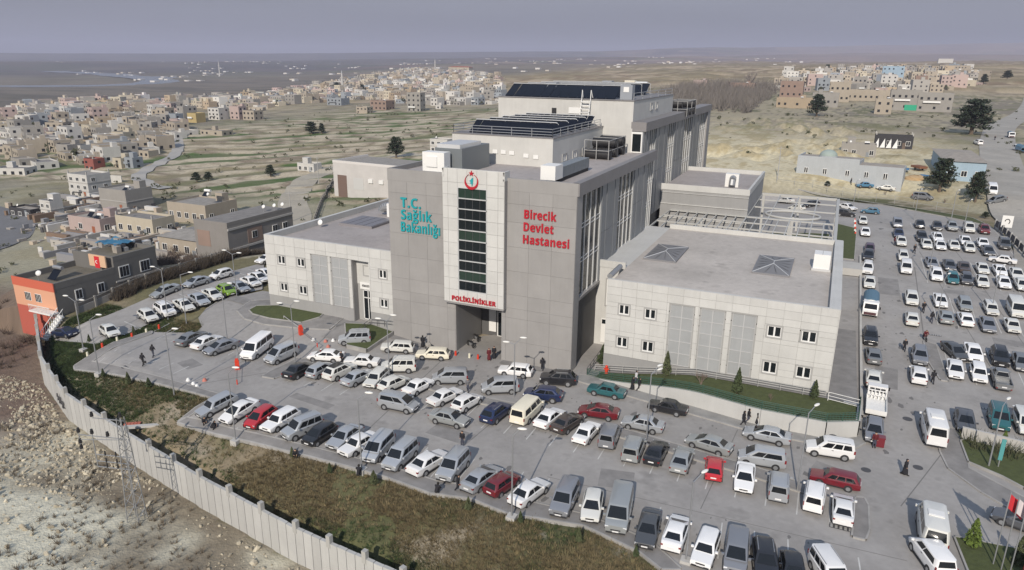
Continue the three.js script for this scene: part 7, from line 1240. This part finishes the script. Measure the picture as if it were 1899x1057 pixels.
// ---------- the towns ----------
{
  const inPoly = (P, x, z) => { let c = false; for (let i = 0, j = P.length - 1; i < P.length; j = i++) if ((P[i][1] > z) !== (P[j][1] > z) && x < (P[j][0] - P[i][0]) * (z - P[i][1]) / (P[j][1] - P[i][1]) + P[i][0]) c = !c; return c; };
  const spots = [];
  for (const [key, step] of [['left', 9.8], ['central', 10], ['right', 14.5]]) {
    const P = TOWN[key], a = key === 'left' ? .35 : key === 'central' ? .2 : -.1, ca = Math.cos(a), sa = Math.sin(a);
    for (let i = -140; i < 140; i++) for (let j = -140; j < 140; j++) {
      if (j % 5 === 0 && hash(i >> 2, j, 5) < .8) continue;
      const u = i * step + rr(-3, 3), v = j * step + rr(-3, 3), x = u * ca - v * sa - 300, z = u * sa + v * ca - 700;
      if (!inPoly(P, x, z) || rnd() < .12) continue;
      if (HOUSES.some((h) => Math.hypot(h[2] - x, h[3] - h[5] / 2 - z) < (h[4] + 11) / 2)) continue;
      spots.push({ key, x, z, deg: a * -57.3 + rr(-9, 9) + (rnd() < .12 ? 40 : 0), r: far2(x, z) });
    }
  }
  spots.sort((p, q) => p.r - q.r);
  const names = ['white', 'cream', 'beige', 'concrete', 'beige', 'concrete', 'pink', 'concrete', 'beige', 'white', 'blue', 'beige', 'concrete', 'ochre', 'concrete', 'white', 'beige'], say = { left: 'in the crowded left town below the hospital hill', central: 'in the central old town beyond the terraces', right: 'in the right-hand village on the plateau' }, far = new G();
    spots.forEach((s, i) => {
    const c = pick(names), fl = rnd() < .55 ? 1 : rnd() < .75 ? 2 : 3, w = rr(7, 12.5), d = rr(6, 10), h = fl * 3.1 + rr(-.2, .6);
    if (i < 235) { 
      const word = ['one-storey', 'two-storey', 'three-storey'][fl - 1], az = Math.atan2(s.x - EYE.x, EYE.z - s.z), B = { left: [-1.18, -.80], central: [-.85, -.30], right: [-.12, .16] }[s.key], col = ['far left', 'left', 'centre left', 'centre', 'centre right', 'right', 'far right'][Math.floor(clamp((az - B[0]) / (B[1] - B[0])) * 6.99)], R3 = { left: [290, 560], central: [480, 760], right: [620, 1000] }[s.key], row = ['nearest', 'second', 'third', 'fourth', 'fifth', 'sixth', 'rearmost'][Math.floor(clamp((s.r - R3[0]) / (R3[1] - R3[0])) * 6.99)];
      const size = w > 10.6 ? 'wide' : w < 8.4 ? 'narrow' : 'mid-sized', where = { left: 'left town', central: 'central old town', right: 'right-hand village' }[s.key];
      house(`${size} ${c} ${word} house in the ${row} band, ${col} part of the ${where}`, c, s.x, s.z, w, d, h, fl, '', `flat-roofed houses of the ${where}`, s.deg); }
    else {
      const y = ground(s.x, s.z), t = s.deg / 57.3, ct = Math.cos(t), st = Math.sin(t), P = (lx, ly, lz) => V(s.x + lx * ct + lz * st, y + ly, s.z - lx * st + lz * ct), k = .8 + rnd() * .35, wc = HC[c].map((q) => q * k), rc = [.36, .34, .31].map((q) => q * (.75 + rnd() * .5)), hw = w / 2, hd = d / 2;
      const Q = [[-hw, hd], [hw, hd], [hw, -hd], [-hw, -hd]]; for (let e = 0; e < 4; e++) { const [ax, az] = Q[e], [bx, bz] = Q[(e + 1) % 4]; far.quad(P(ax, -2, az), P(bx, -2, bz), P(bx, h, bz), P(ax, h, az), wc); }
      far.quad(P(-hw, h - .3, hd), P(hw, h - .3, hd), P(hw, h - .3, -hd), P(-hw, h - .3, -hd), rc);
      for (let f = 0; f < fl; f++) for (let q = 0; q < 3; q++) if (rnd() > .25) { const cx = -hw + (q + .5) * w / 3; far.quad(P(cx - .55, f * 3 + 1.1, hd + .05), P(cx + .55, f * 3 + 1.1, hd + .05), P(cx + .55, f * 3 + 2.3, hd + .05), P(cx - .55, f * 3 + 2.3, hd + .05), [.03, .03, .035]); }
      if (rnd() < .3) { const g = P(rr(-2, 2), 0, rr(-2, 2)); far.box(g.x - 1.3, g.y + h - .3, g.z - 1.3, g.x + 1.3, g.y + h + 2, g.z + 1.3, wc); }
    }
  });
  const f = mesh('town_houses', far.build(), mat([1, 1, 1], .9, { vertexColors: true })); tag(f, 'dense mass of far pale flat-roofed houses in the town below the hills', 'houses', null, 'stuff');
  console.log('town spots', spots.length);
  // dark trees and bushes between the far houses
  const fol = new G(); for (let i = 0; i < 420; i++) { const s = spots[Math.floor(rnd() * spots.length)], x = s.x + rr(-8, 8), z = s.z + rr(4, 9), y = ground(x, z), hgt = rr(2.5, 6), w = rr(1.2, 2.6); for (let k = 0; k < 9; k++) { const a = rnd() * 6.28, q = V(x + Math.cos(a) * w * rnd(), y + hgt * rr(.25, 1), z + Math.sin(a) * w * rnd()), e = rr(.6, 1.2); fol.tri(q.clone().add(V(-e, rr(-.5, .5), rr(-e, e))), q.clone().add(V(e, rr(-.5, .5), rr(-e, e))), q.clone().add(V(rr(-e, e), e * 1.3, rr(-e, e)))); } }
  const tf = mesh('town_greenery', fol.build(), mat([.05, .055, .03], 1, { side: THREE.DoubleSide })); tag(tf, 'dark scattered trees between the far town houses', 'trees', null, 'stuff');
  // scattered farmsteads on the plain
  const pl = new G(); for (let i = 0; i < 110; i++) { const a = rr(-1.0, .0), r = rr(1500, 4500), cl = rnd() < .6 ? 1 : 0, x0 = EYE.x + Math.sin(a) * r, z0 = EYE.z - Math.cos(a) * r; for (let k = 0; k < (cl ? 4 : 1); k++) { const x = x0 + rr(-60, 60), z = z0 + rr(-40, 40), w = rr(6, 13), h = rr(2, 4.5), y = ground(x, z) - 1; pl.box(x - w / 2, y - 20, z - 6, x + w / 2, y + h, z + 6, pick([[.6, .58, .55], [.5, .46, .4], [.62, .62, .62]])); } }
  const pf = mesh('plain_farmsteads', pl.build(), mat([1, 1, 1], .9, { vertexColors: true })); tag(pf, 'tiny pale farm buildings scattered over the hazy plain', 'buildings', null, 'stuff');
  // minarets
  for (const [x, z, h, lab] of [[-568, -706, 30, 'tall slender white minaret in the central town'], [-880, -1480, 34, 'second distant minaret right of the tall one'], [-1490, -1400, 42, 'faint far minaret on the left plain']]) {
    const o = thing('minaret', lab, 'minaret', x, ground(x, z) - 1, z); new G().bar(V(0, 0, 0), V(0, h * .7, 0), 1.5, 10, 1.2).on('shaft', HCm.white, o); new G().bar(V(0, h * .68, 0), V(0, h * .71, 0), 2, 10).on('balcony', HCm.white, o); new G().bar(V(0, h * .71, 0), V(0, h * .86, 0), 1, 10, .9).on('upper_shaft', HCm.white, o); new G().bar(V(0, h * .86, 0), V(0, h, 0), 1.1, 10, .05).on('spire', M.galv, o); new G().box(-2.2, 0, -2.2, 2.2, 4, 2.2).on('base', HCm.white, o);
  }
}

// clutter in the yards between the near houses
{
  const g = new G(), cols = [[.4, .38, .35], [.3, .28, .26], [.55, .54, .52], [.24, .24, .25], [.2, .14, .1], [.08, .08, .085], [.45, .38, .3]];
  for (let i = 0; i < 420; i++) { const t = rnd(), x = mix(-95, -185, t) + rr(-14, 14), z = mix(-14, -62, t) + rr(-16, 12), y = ground(x, z), c = pick(cols), L = rnd() < .3 ? rr(3, 8) : rr(.5, 2), h = L > 2.5 ? rr(.9, 1.9) : rr(.3, 1.6); rnd() < .5 ? g.cbox(x, y - .3, z, L, h + .3, rr(.3, 1.4), c) : g.cbox(x, y - .3, z, rr(.3, 1.4), h + .3, L, c); }
  tag(g.on('yard_clutter', mat([1, 1, 1], .9, { vertexColors: true })), 'low yard walls and clutter between the near left houses', 'clutter', null, 'stuff');
}
// ---------- trees ----------
function leafCloud(n, at, size, flat = 1) { const g = new G(); for (let i = 0; i < n; i++) { const [q, s] = at(i), e = size * s, a = rnd() * 6.28, t = rr(-.9, .9); const u = V(Math.cos(a), t, Math.sin(a)).multiplyScalar(e), w = V(-Math.sin(a) * rr(.5, 1), rr(.3, 1) * flat, Math.cos(a) * rr(.5, 1)).multiplyScalar(e); g.tri(q.clone().sub(u), q.clone().add(u), q.clone().add(w)).tri(q.clone().sub(u), q.clone().add(u).addScaledVector(w, -.3), q.clone().addScaledVector(w, -.9)); } return g; }
const leafM = { cypress: mat([.055, .075, .03], .95, { side: THREE.DoubleSide }), cypress2: mat([.085, .10, .045], .95, { side: THREE.DoubleSide }), pine: mat([.028, .042, .024], .95, { side: THREE.DoubleSide }), bright: mat([.11, .16, .03], .95, { side: THREE.DoubleSide }) }, bark = mat([.13, .10, .075], .95), twig = mat([.17, .13, .105], .95), twigGrey = mat([.17, .15, .14], .95);
function cypress() { const o = new THREE.Group(), g = leafCloud(620, () => { const y = Math.pow(rnd(), .8), r = .21 * Math.sqrt(Math.min(1, y * 6)) * Math.pow(1 - y, .75) * (.6 + .6 * rnd()), a = rnd() * 6.28; return [V(Math.cos(a) * r, .06 + y * .94, Math.sin(a) * r), .6 + .7 * (1 - y)]; }, .045); mesh('crown', g.build(), leafM.cypress, o); new G().bar(V(0, -.05, 0), V(0, .5, 0), .025, 6, .012).on('trunk', bark, o); return o; }
function pine(v) {
  const o = new THREE.Group(), t = new G().bar(V(0, -.05, 0), V(.02, .5, 0), .045, 7, .03).bar(V(.02, .5, 0), V(0, .9, .02), .03, 6, .008), tips = [];
  for (let i = 0; i < 34; i++) { const y = .22 + .7 * (i / 34), a = i * 2.4 + v, L = (.42 - .30 * Math.pow((y - .22) / .75, 1.4)) * rr(.75, 1.15), p = V(Math.cos(a) * L, y + rr(-.02, .09), Math.sin(a) * L); t.bar(V(.01, y - .03, 0), p, .014, 4, .005); tips.push([p, L]); }
  t.on('trunk', bark, o);
  const g = leafCloud(2600, () => { const [p, L] = pick(tips), k = Math.pow(rnd(), .6), q = p.clone().multiplyScalar(1).sub(V(.01, 0, 0)); q.x *= k; q.z *= k; q.y += (1 - k) * -.02; return [q.add(V(rr(-.07, .07), rr(-.045, .06), rr(-.07, .07))), rr(.6, 1.2)]; }, .032); mesh('crown', g.build(), leafM.pine, o); return o;
}
function bare(v, m) { const o = new THREE.Group(), t = new G(), b = new G(); const grow = (p, d, L, r, n) => { const q = p.clone().addScaledVector(d, L); (n > 2 ? t : b).bar(p, q, r, n > 2 ? 5 : 3, r * .6, null, false); if (!n) return; for (let k = 0; k < 3; k++) grow(p.clone().lerp(q, rr(.55, 1)), d.clone().add(V(rr(-.75, .75), rr(-.1, .5), rr(-.75, .75))).normalize(), L * rr(.55, .78), r * .55, n - 1); }; for (let k = 0; k < 3; k++) grow(V(0, -.03, 0), V(rr(-.3, .3), 1, rr(-.3, .3)).normalize(), .32, .022, 4); t.on('trunk', m, o); b.on('crown', m, o); return o; }
const cyp = [cypress(), cypress(), cypress()], pines = [pine(0), pine(1.1), pine(2.3)], bares = [bare(0, twig), bare(1, twig), bare(2, twigGrey), bare(3, twigGrey)];
TREES.forEach(([x, z, h, kind, label], i) => {
  const src = kind === 'pine' ? pines[i % 3] : kind === 'bare' ? bares[/grey|far|low bare/.test(label) ? 2 + i % 2 : i % 2] : cyp[i % 3], o = src.clone(); o.name = numbered(kind === 'bare' ? 'bare_tree' : kind === 'pine' ? 'pine_tree' : 'conifer'); scene.add(o);
  const bushy = /bushy|rounded|round|huge|clump|shrubby|stubby|bush/.test(label) ? 1.35 : /slim|thin|pointed|leaning/.test(label) ? .8 : 1; if (kind === 'cypress') { h = Math.max(h, 1.1) * 1.05; const m = /bright|green conifer in the gate/.test(label) ? leafM.bright : i % 2 ? leafM.cypress2 : leafM.cypress; o.children[0].material = m; }
  o.position.set(x, standY(x, z), z); o.scale.set(h * bushy, h, h * bushy); o.rotation.y = i * 1.7; tag(o, label, 'tree', null);
});
// brown scrub behind the hospital and by the hedge: one mass each
const scrub = (name, label, n, area, size, m) => { const g = new G(); for (let i = 0; i < n; i++) { const [x, z] = area(), y = ground(x, z), s = size * rr(.6, 1.3); for (let k = 0; k < 12; k++) { const a = rnd() * 6.28, e = rr(.2, 1) * s; g.bar(V(x + rr(-.2, .2) * s, y - .1, z + rr(-.2, .2) * s), V(x + Math.cos(a) * e * .8, y + rr(.4, 1.1) * s, z + Math.sin(a) * e * .8), .025 * s + .01, 3, .008, null, false); } } tag(g.on(name, m), label, 'shrubs', null, 'stuff'); };
scrub('hedge', 'brown leafless hedge along the left lot fence', 900, () => { const t = rnd(); return [-73.2 - .5 * t + rr(-1.6, .7) - sm(t * 3 - 2) * 14 * (t - .66) * 3 * .6, mix(6, -46, t) + rr(-1, 1)]; }, 1.5, mat([.075, .06, .045], 1));
scrub('thicket', 'dark brown thicket between the hedge and the beige houses', 420, () => [rr(-97, -80), rr(-30, -8)], 2.0, mat([.11, .085, .07], 1));
scrub('far_thicket', 'grey leafless thicket beyond the hospital roof', 900, () => [rr(-110, -20), rr(-620, -330)], 7, mat([.16, .145, .13], 1));
scrub('scrub', 'dark scrub on the slope left of the concrete wall', 260, () => [rr(-105, -76), rr(10, 42)], 1.4, mat([.12, .09, .07], 1));
scrub('bed_shrubs', 'dark shrubs behind the corner bed', 60, () => [rr(42.6, 52), rr(-2.2, .8)], 1.3, mat([.07, .075, .04], 1));
{
  const g = new G(); for (let i = 0; i < 620; i++) { const t = rnd(); let x, z; if (t < .5) { x = rr(-330, -50); z = rr(-420, -85); } else if (t < .8) { x = rr(-230, -85); z = rr(-100, 0); } else { x = rr(-30, 140); z = rr(-420, -150); } if (siteDist(x, z) < 4) continue; const y = ground(x, z), s = rr(.35, 1.25); for (let k = 0; k < 14; k++) { const a = rnd() * 6.28, q = V(x + Math.cos(a) * s * rnd(), y + s * rr(0, 1), z + Math.sin(a) * s * rnd()), e = s * .32; g.tri(q.clone().add(V(-e, rr(-e, e), rr(-e, e))), q.clone().add(V(e, rr(-e, e), rr(-e, e))), q.clone().add(V(rr(-e, e), e * 1.2, rr(-e, e)))); } }
  tag(g.on('bushes', mat([.055, .06, .03], 1, { side: THREE.DoubleSide })), 'small dark bushes dotted over the terraces and slopes', 'bushes', null, 'stuff');
}
// grass and weeds on the banks, as one mass
{
  const g = new G(); for (let k = 0; k < 7; k++) { const a = k * 2.3, c = Math.cos(a), s = Math.sin(a), l = rr(.10, .26), h = rr(.10, .26); g.tri(V(c * .05 - s * .03, 0, s * .05 + c * .03), V(c * .05 + s * .03, 0, s * .05 - c * .03), V(c * (.05 + l), h, s * (.05 + l))); }
  const geo = g.build(), N = 30000, im = new THREE.InstancedMesh(geo, mat([1, 1, 1], 1, { side: THREE.DoubleSide }), N); const q = new THREE.Object3D(), c = new THREE.Color(); let k = 0, guard = 0;
  const lots = [AREAS.front_lot, AREAS.left_lot, AREAS.left_pavement, AREAS.front_pavement]; const inside = (P, x, z) => { let f = false; for (let i = 0, j = P.length - 1; i < P.length; j = i++) if ((P[i][1] > z) !== (P[j][1] > z) && x < (P[j][0] - P[i][0]) * (z - P[i][1]) / (P[j][1] - P[i][1]) + P[i][0]) f = !f; return f; };
  while (k < N && guard++ < 400000) {
    const a = rnd(), x = a < .72 ? rr(-66, 24) : rr(-74, -48), z = a < .72 ? rr(14, 46) : rr(8, 24), d = siteDist(x, z); if (d > -.4 || lots.some((P) => inside(P, x, z))) continue;
    const n = fbm(x / 5, z / 5, 3, 0, 90), n2 = fbm(x / 17, z / 17, 2, 0, 91); if (n < .40 && rnd() < .75) continue;
    q.position.set(x, ground(x, z) - .16, z); q.rotation.set(0, rnd() * 6.28, 0); const s = rr(.7, 1.7); q.scale.set(s, s * rr(.6, 1.4), s); q.updateMatrix(); im.setMatrixAt(k, q.matrix);
    const t = sm((n2 * .6 + n * .4 + rr(-.12, .12) - .42 - .25 * sm((4.5 + d) / 4)) / .16), v = rr(.6, 1.2); c.setRGB(mix(.045, .185, t) * v, mix(.07, .145, t) * v, mix(.02, .075, t) * v); im.setColorAt(k, c); k++;
  }
  im.count = k; im.name = 'grass'; scene.add(im); tag(im, 'tangled green and straw weeds on the bank inside the wall', 'grass', null, 'stuff');
}
{
  const base = new THREE.IcosahedronGeometry(1, 1), p = base.attributes.position; for (let i = 0; i < p.count; i++) { const v = V(p.getX(i), p.getY(i), p.getZ(i)); v.multiplyScalar(.7 + .5 * hash(Math.round(v.x * 40), Math.round(v.y * 40) + Math.round(v.z * 40) * 7, 3)); p.setXYZ(i, v.x, v.y * .65, v.z); } base.computeVertexNormals();
  const N = 12000, im = new THREE.InstancedMesh(base, mat([1, 1, 1], .95, { flatShading: true }), N), q = new THREE.Object3D(), c = new THREE.Color(); let k = 0, guard = 0;
  while (k < N && guard++ < 200000) { const x = rr(-85, 12), z = rr(24, 66), d = siteDist(x, z); if (d < .7) continue; const n = fbm(x / 8, z / 8, 3, 0, 95); if (n < .46 && rnd() < .9) continue; if (z > 38 - .1 * x - 2 && rnd() < .75) continue; const s = .03 + .25 * Math.pow(rnd(), 7) + (d < 5 ? .05 * rnd() : 0); q.position.set(x, ground(x, z) + s * .2, z); q.rotation.set(rnd() * 3, rnd() * 6, rnd() * 3); q.scale.set(s * rr(.8, 1.5), s, s * rr(.8, 1.4)); q.updateMatrix(); im.setMatrixAt(k, q.matrix); const v = rr(.75, 1.15); const w2 = rnd(); c.setRGB(mix(.30, .52, w2) * v, mix(.26, .47, w2) * v, mix(.19, .36, w2) * v); im.setColorAt(k, c); k++; }
  im.count = k; im.name = 'rubble'; scene.add(im); tag(im, 'loose pale stones and rubble on the slope outside the wall', 'rubble', null, 'stuff');
  // dry bushes on the rubble
  scrub('dry_weeds', 'dry brown weeds among the rubble outside the wall', 700, () => { let x, z; do { x = rr(-70, 4); z = rr(30, 60); } while (siteDist(x, z) < 1 || fbm(x / 7, z / 7, 2, 0, 99) < (z > 37 - .1 * (x + 20) ? .62 : .46)); return [x, z]; }, .5, mat([.15, .12, .085], 1));
}
// ---------- village edge on the right, roads and river ----------
ribbon('village_road', [[62, -60], [66, -92], [66, -119], [69, -152], [74, -195], [80, -240], [92, -307], [122, -419], [150, -560]], 11, .2, mat([.40, .38, .34], .95, { map: T.patch }), 'dusty pale village road on the right');
ribbon('dirt_road', [[-88, -50], [-98, -64], [-116, -84], [-139, -123], [-141, -151], [-110, -190]], 8, .2, mat([.46, .42, .34], .95, { map: T.patch }), 'pale dirt road behind the left wing');
ribbon('lane', [[-172, -88], [-205, -104], [-244, -155], [-296, -203], [-341, -247], [-380, -262]], 5, .3, mat([.33, .32, .30], .95), 'asphalt lane climbing to the ridge houses');
ribbon('curve_road', [[-215, -50], [-188, -44], [-168, -36], [-152, -24], [-147, -12], [-158, 2], [-185, 10]], 9, .25, mat([.20, .20, .205], .95, { map: T.patch }), 'dark asphalt road bend at the left edge');
ribbon('river', [[-2300, -500], [-1600, -640], [-1250, -740], [-1150, -860], [-1240, -1020], [-1700, -1300], [-2600, -1700]], 110, .5, mat([.13, .145, .16], .25), 'pale river crossing the hazy plain on the left');
{
  // mosque with its low dome
  const y = ground(36, -133) - .2, o = thing('mosque', 'pale blue-grey walled mosque with a low green dome', 'mosque', 28.5, y, -132, -8), m = mat([.47, .50, .52], .85, { map: T.streak });
  new G().box(-11.5, -1, -9, 4, 5.9, 0).box(4, -1, -7, 14.5, 5.0, -.1).on('wall', m, o); new G().box(-11.3, 5.9, -8.8, 3.8, 5.95, -.3).box(4, 5.0, -6.8, 14.3, 5.06, -.4).on('roof', roofMats[2], o); new G().box(-11.5, 5.9, -.3, 4, 6.4, .02).box(-11.5, 5.9, -9, -11.2, 6.4, -.3).on('parapet', m, o);
  const d = new THREE.SphereGeometry(2.3, 20, 8, 0, Math.PI * 2, 0, Math.PI / 2); d.scale(1, .75, 1); d.translate(-4.5, 6.3, -4.5); mesh('dome', d, mat([.30, .36, .33], .7), o); new G().bar(V(-4.5, 5.9, -4.5), V(-4.5, 6.4, -4.5), 2.4, 16).on('drum', m, o);
  for (const x of [-9, -4.2, 1.4, 6, 10.5]) { const w = new G().cbox(x, 1.9, .05, 1.0, 1.5, .12).on('window', M.white, o); for (const k of [-.25, .25]) new G().cbox(x + k, 2, .12, .34, 1.3, .03).on('pane', paneM, w); }
  // piles, tarpaulins and poles in the yard beside it
  for (const [x, z, r, h, c, lab] of [[47, -140, 3, 1.2, [.42, .30, .17], 'ochre earth heap in the village yard'], [52, -137, 2.2, .9, [.40, .28, .16], 'small ochre heap beside the workshop']]) { const q = thing('earth_heap', lab, 'heap', x, ground(x, z) - .1, z), g = new THREE.SphereGeometry(1, 18, 8, 0, 6.29, 0, 1.57), p = g.attributes.position; for (let i = 0; i < p.count; i++) { const k = .8 + .4 * hash(i, 3, 8); p.setXYZ(i, p.getX(i) * r * k, p.getY(i) * h * k, p.getZ(i) * r * .8 * k); } g.computeVertexNormals(); mesh('heap', g, mat(c, 1), q); }
  for (const [x, z, lab] of [[43.5, -151, 'blue tarpaulin on the far yard heap'], [50, -143, 'blue tarpaulin lying before the workshop']]) { const q = thing('tarpaulin', lab, 'tarpaulin', x, ground(x, z) + .1, z), g = new THREE.PlaneGeometry(4.5, 3, 12, 8); g.rotateX(-Math.PI / 2); const p = g.attributes.position; for (let i = 0; i < p.count; i++) p.setY(i, .2 + fbm(p.getX(i) + x, p.getZ(i), 3, 0, 82) * 1.1); g.computeVertexNormals(); mesh('sheet', g, mat([.05, .14, .26], .8, { side: THREE.DoubleSide }), q); }
  const tr = thing('trailer', 'rusty red farm trailer in the village yard', 'trailer', 48.5, ground(48.5, -156) + .1, -156, 30); new G().box(-1.2, .6, -2, 1.2, 1.2, 2).on('bed', M.rust, tr); for (const sx of [-1, 1]) { const g = new THREE.CylinderGeometry(.42, .42, .2, 12); g.rotateZ(Math.PI / 2); g.translate(sx * 1.1, .42, 0); mesh('wheel', g, M.rubber, tr); } new G().bar(V(0, .7, 2), V(0, .6, 3.4), .07).on('drawbar', M.rust, tr);
  // white panels leaning in the shed
  for (let i = 0; i < 4; i++) { const q = thing('leaning_board', `${['first', 'second', 'third', 'fourth'][i]} white board from the left leaning in the timber shed`, 'board', 38.5 + i * 1.9, ground(40, -199) + .2, -199 + i * .1, 25); new G().tri(V(-.9, 0, 0), V(.9, 0, 0), V(.9, 3, -.6)).tri(V(.9, 0, -.08), V(-.9, 0, -.08), V(.9, 3, -.68)).on('board', M.white, q); }
  // hospital outbuildings on the left rear
  const an = thing('outbuilding', 'white hospital outbuilding with a brown door behind the left wing', 'building', -95, -1.2, -92, -4); new G().box(-13, -2, -16, 14, 9.5, 0).on('wall', mat([.60, .58, .56], .85, { map: T.streak }), an); new G().box(-12.7, 9.5, -15.7, 13.7, 9.6, -.3).on('roof', roofMats[0], an); new G().box(-13.05, 9.5, -.3, 14.05, 10.2, .02).box(-13.05, 9.5, -16, -12.7, 10.2, -.3).on('parapet', mat([.60, .58, .56], .85), an); new G().box(-11.4, -1, 0, -8, 6, .08).on('door', mat([.16, .11, .09], .8), an); for (const x of [1, 4.8, 9.5]) new G().cbox(x, 4.6, .15, 1.5, 1.1, .5).on('air_conditioner', M.white, an); new G().box(-5.5, 2.2, 0, -1.8, 5.6, .06).on('shutter', mat([.5, .5, .49], .7), an);
  const an2 = thing('outbuilding', 'low white machine yard wall with dark louvred units', 'building', -76, -1, -118, -4); new G().box(-16, -2, -8, 8, 9.5, 0).on('wall', mat([.60, .58, .56], .85), an2); for (let i = 0; i < 3; i++) { const u = new G().box(-13 + i * 7.5, 9.6, -6 + i, -7 + i * 7.5, 13, -5 + i).on('louvre_unit', mat([.09, .09, .095], .7), an2); for (let k = 0; k < 5; k++) new G().box(-12.9 + i * 7.5, 9.8 + k * .65, -5 + i, -7.1 + i * 7.5, 10.2 + k * .65, -4.85 + i).on('louvre', M.darkGrey, u); new G().box(-13.4 + i * 7.5, 9.5, -5.2 + i, -13 + i * 7.5, 13.2, -4.8 + i).on('pier', M.white, an2); }
  // utility poles
  for (const [px, pz, h, lab] of [[13, -126, 9, 'grey utility pole on the pale slope behind the annex'], [-96, -60, 8, 'utility pole beside the dirt road'], [-126, -108, 9, 'utility pole behind the white outbuilding'], [77, -300, 10, 'utility pole by the village road beyond the pine']]) { const q = thing('utility_pole', lab, 'utility pole', px, ground(px, pz) - .2, pz); new G().bar(V(0, 0, 0), V(0, h, 0), .14, 7, .09).on('pole', M.frame, q); new G().bar(V(-.9, h - .5, 0), V(.9, h - .5, 0), .05, 4).on('crossarm', M.frame, q); }
  // long white compound wall below the pair of houses on the lane
  const cw = thing('compound_wall', 'long white compound wall above the white three-storey house', 'wall', -214, ground(-214, -96) - .3, -96, 8); for (let i = 0; i < 9; i++) new G().box(-9 + i * 2.02, -1, 0, -7 + i * 2.02, 2.4, .25).on('wall_panel', HCm.white, cw);
  // tree belt on the far plateau
  scrub('tree_belt', 'dark belt of trees on the far plateau', 260, () => { const t = rnd(); return [mix(-30, 60, t) + rr(-6, 6), -1010 + rr(-10, 10)]; }, 7, mat([.05, .055, .04], 1));
}
renderer.render(scene, camera);
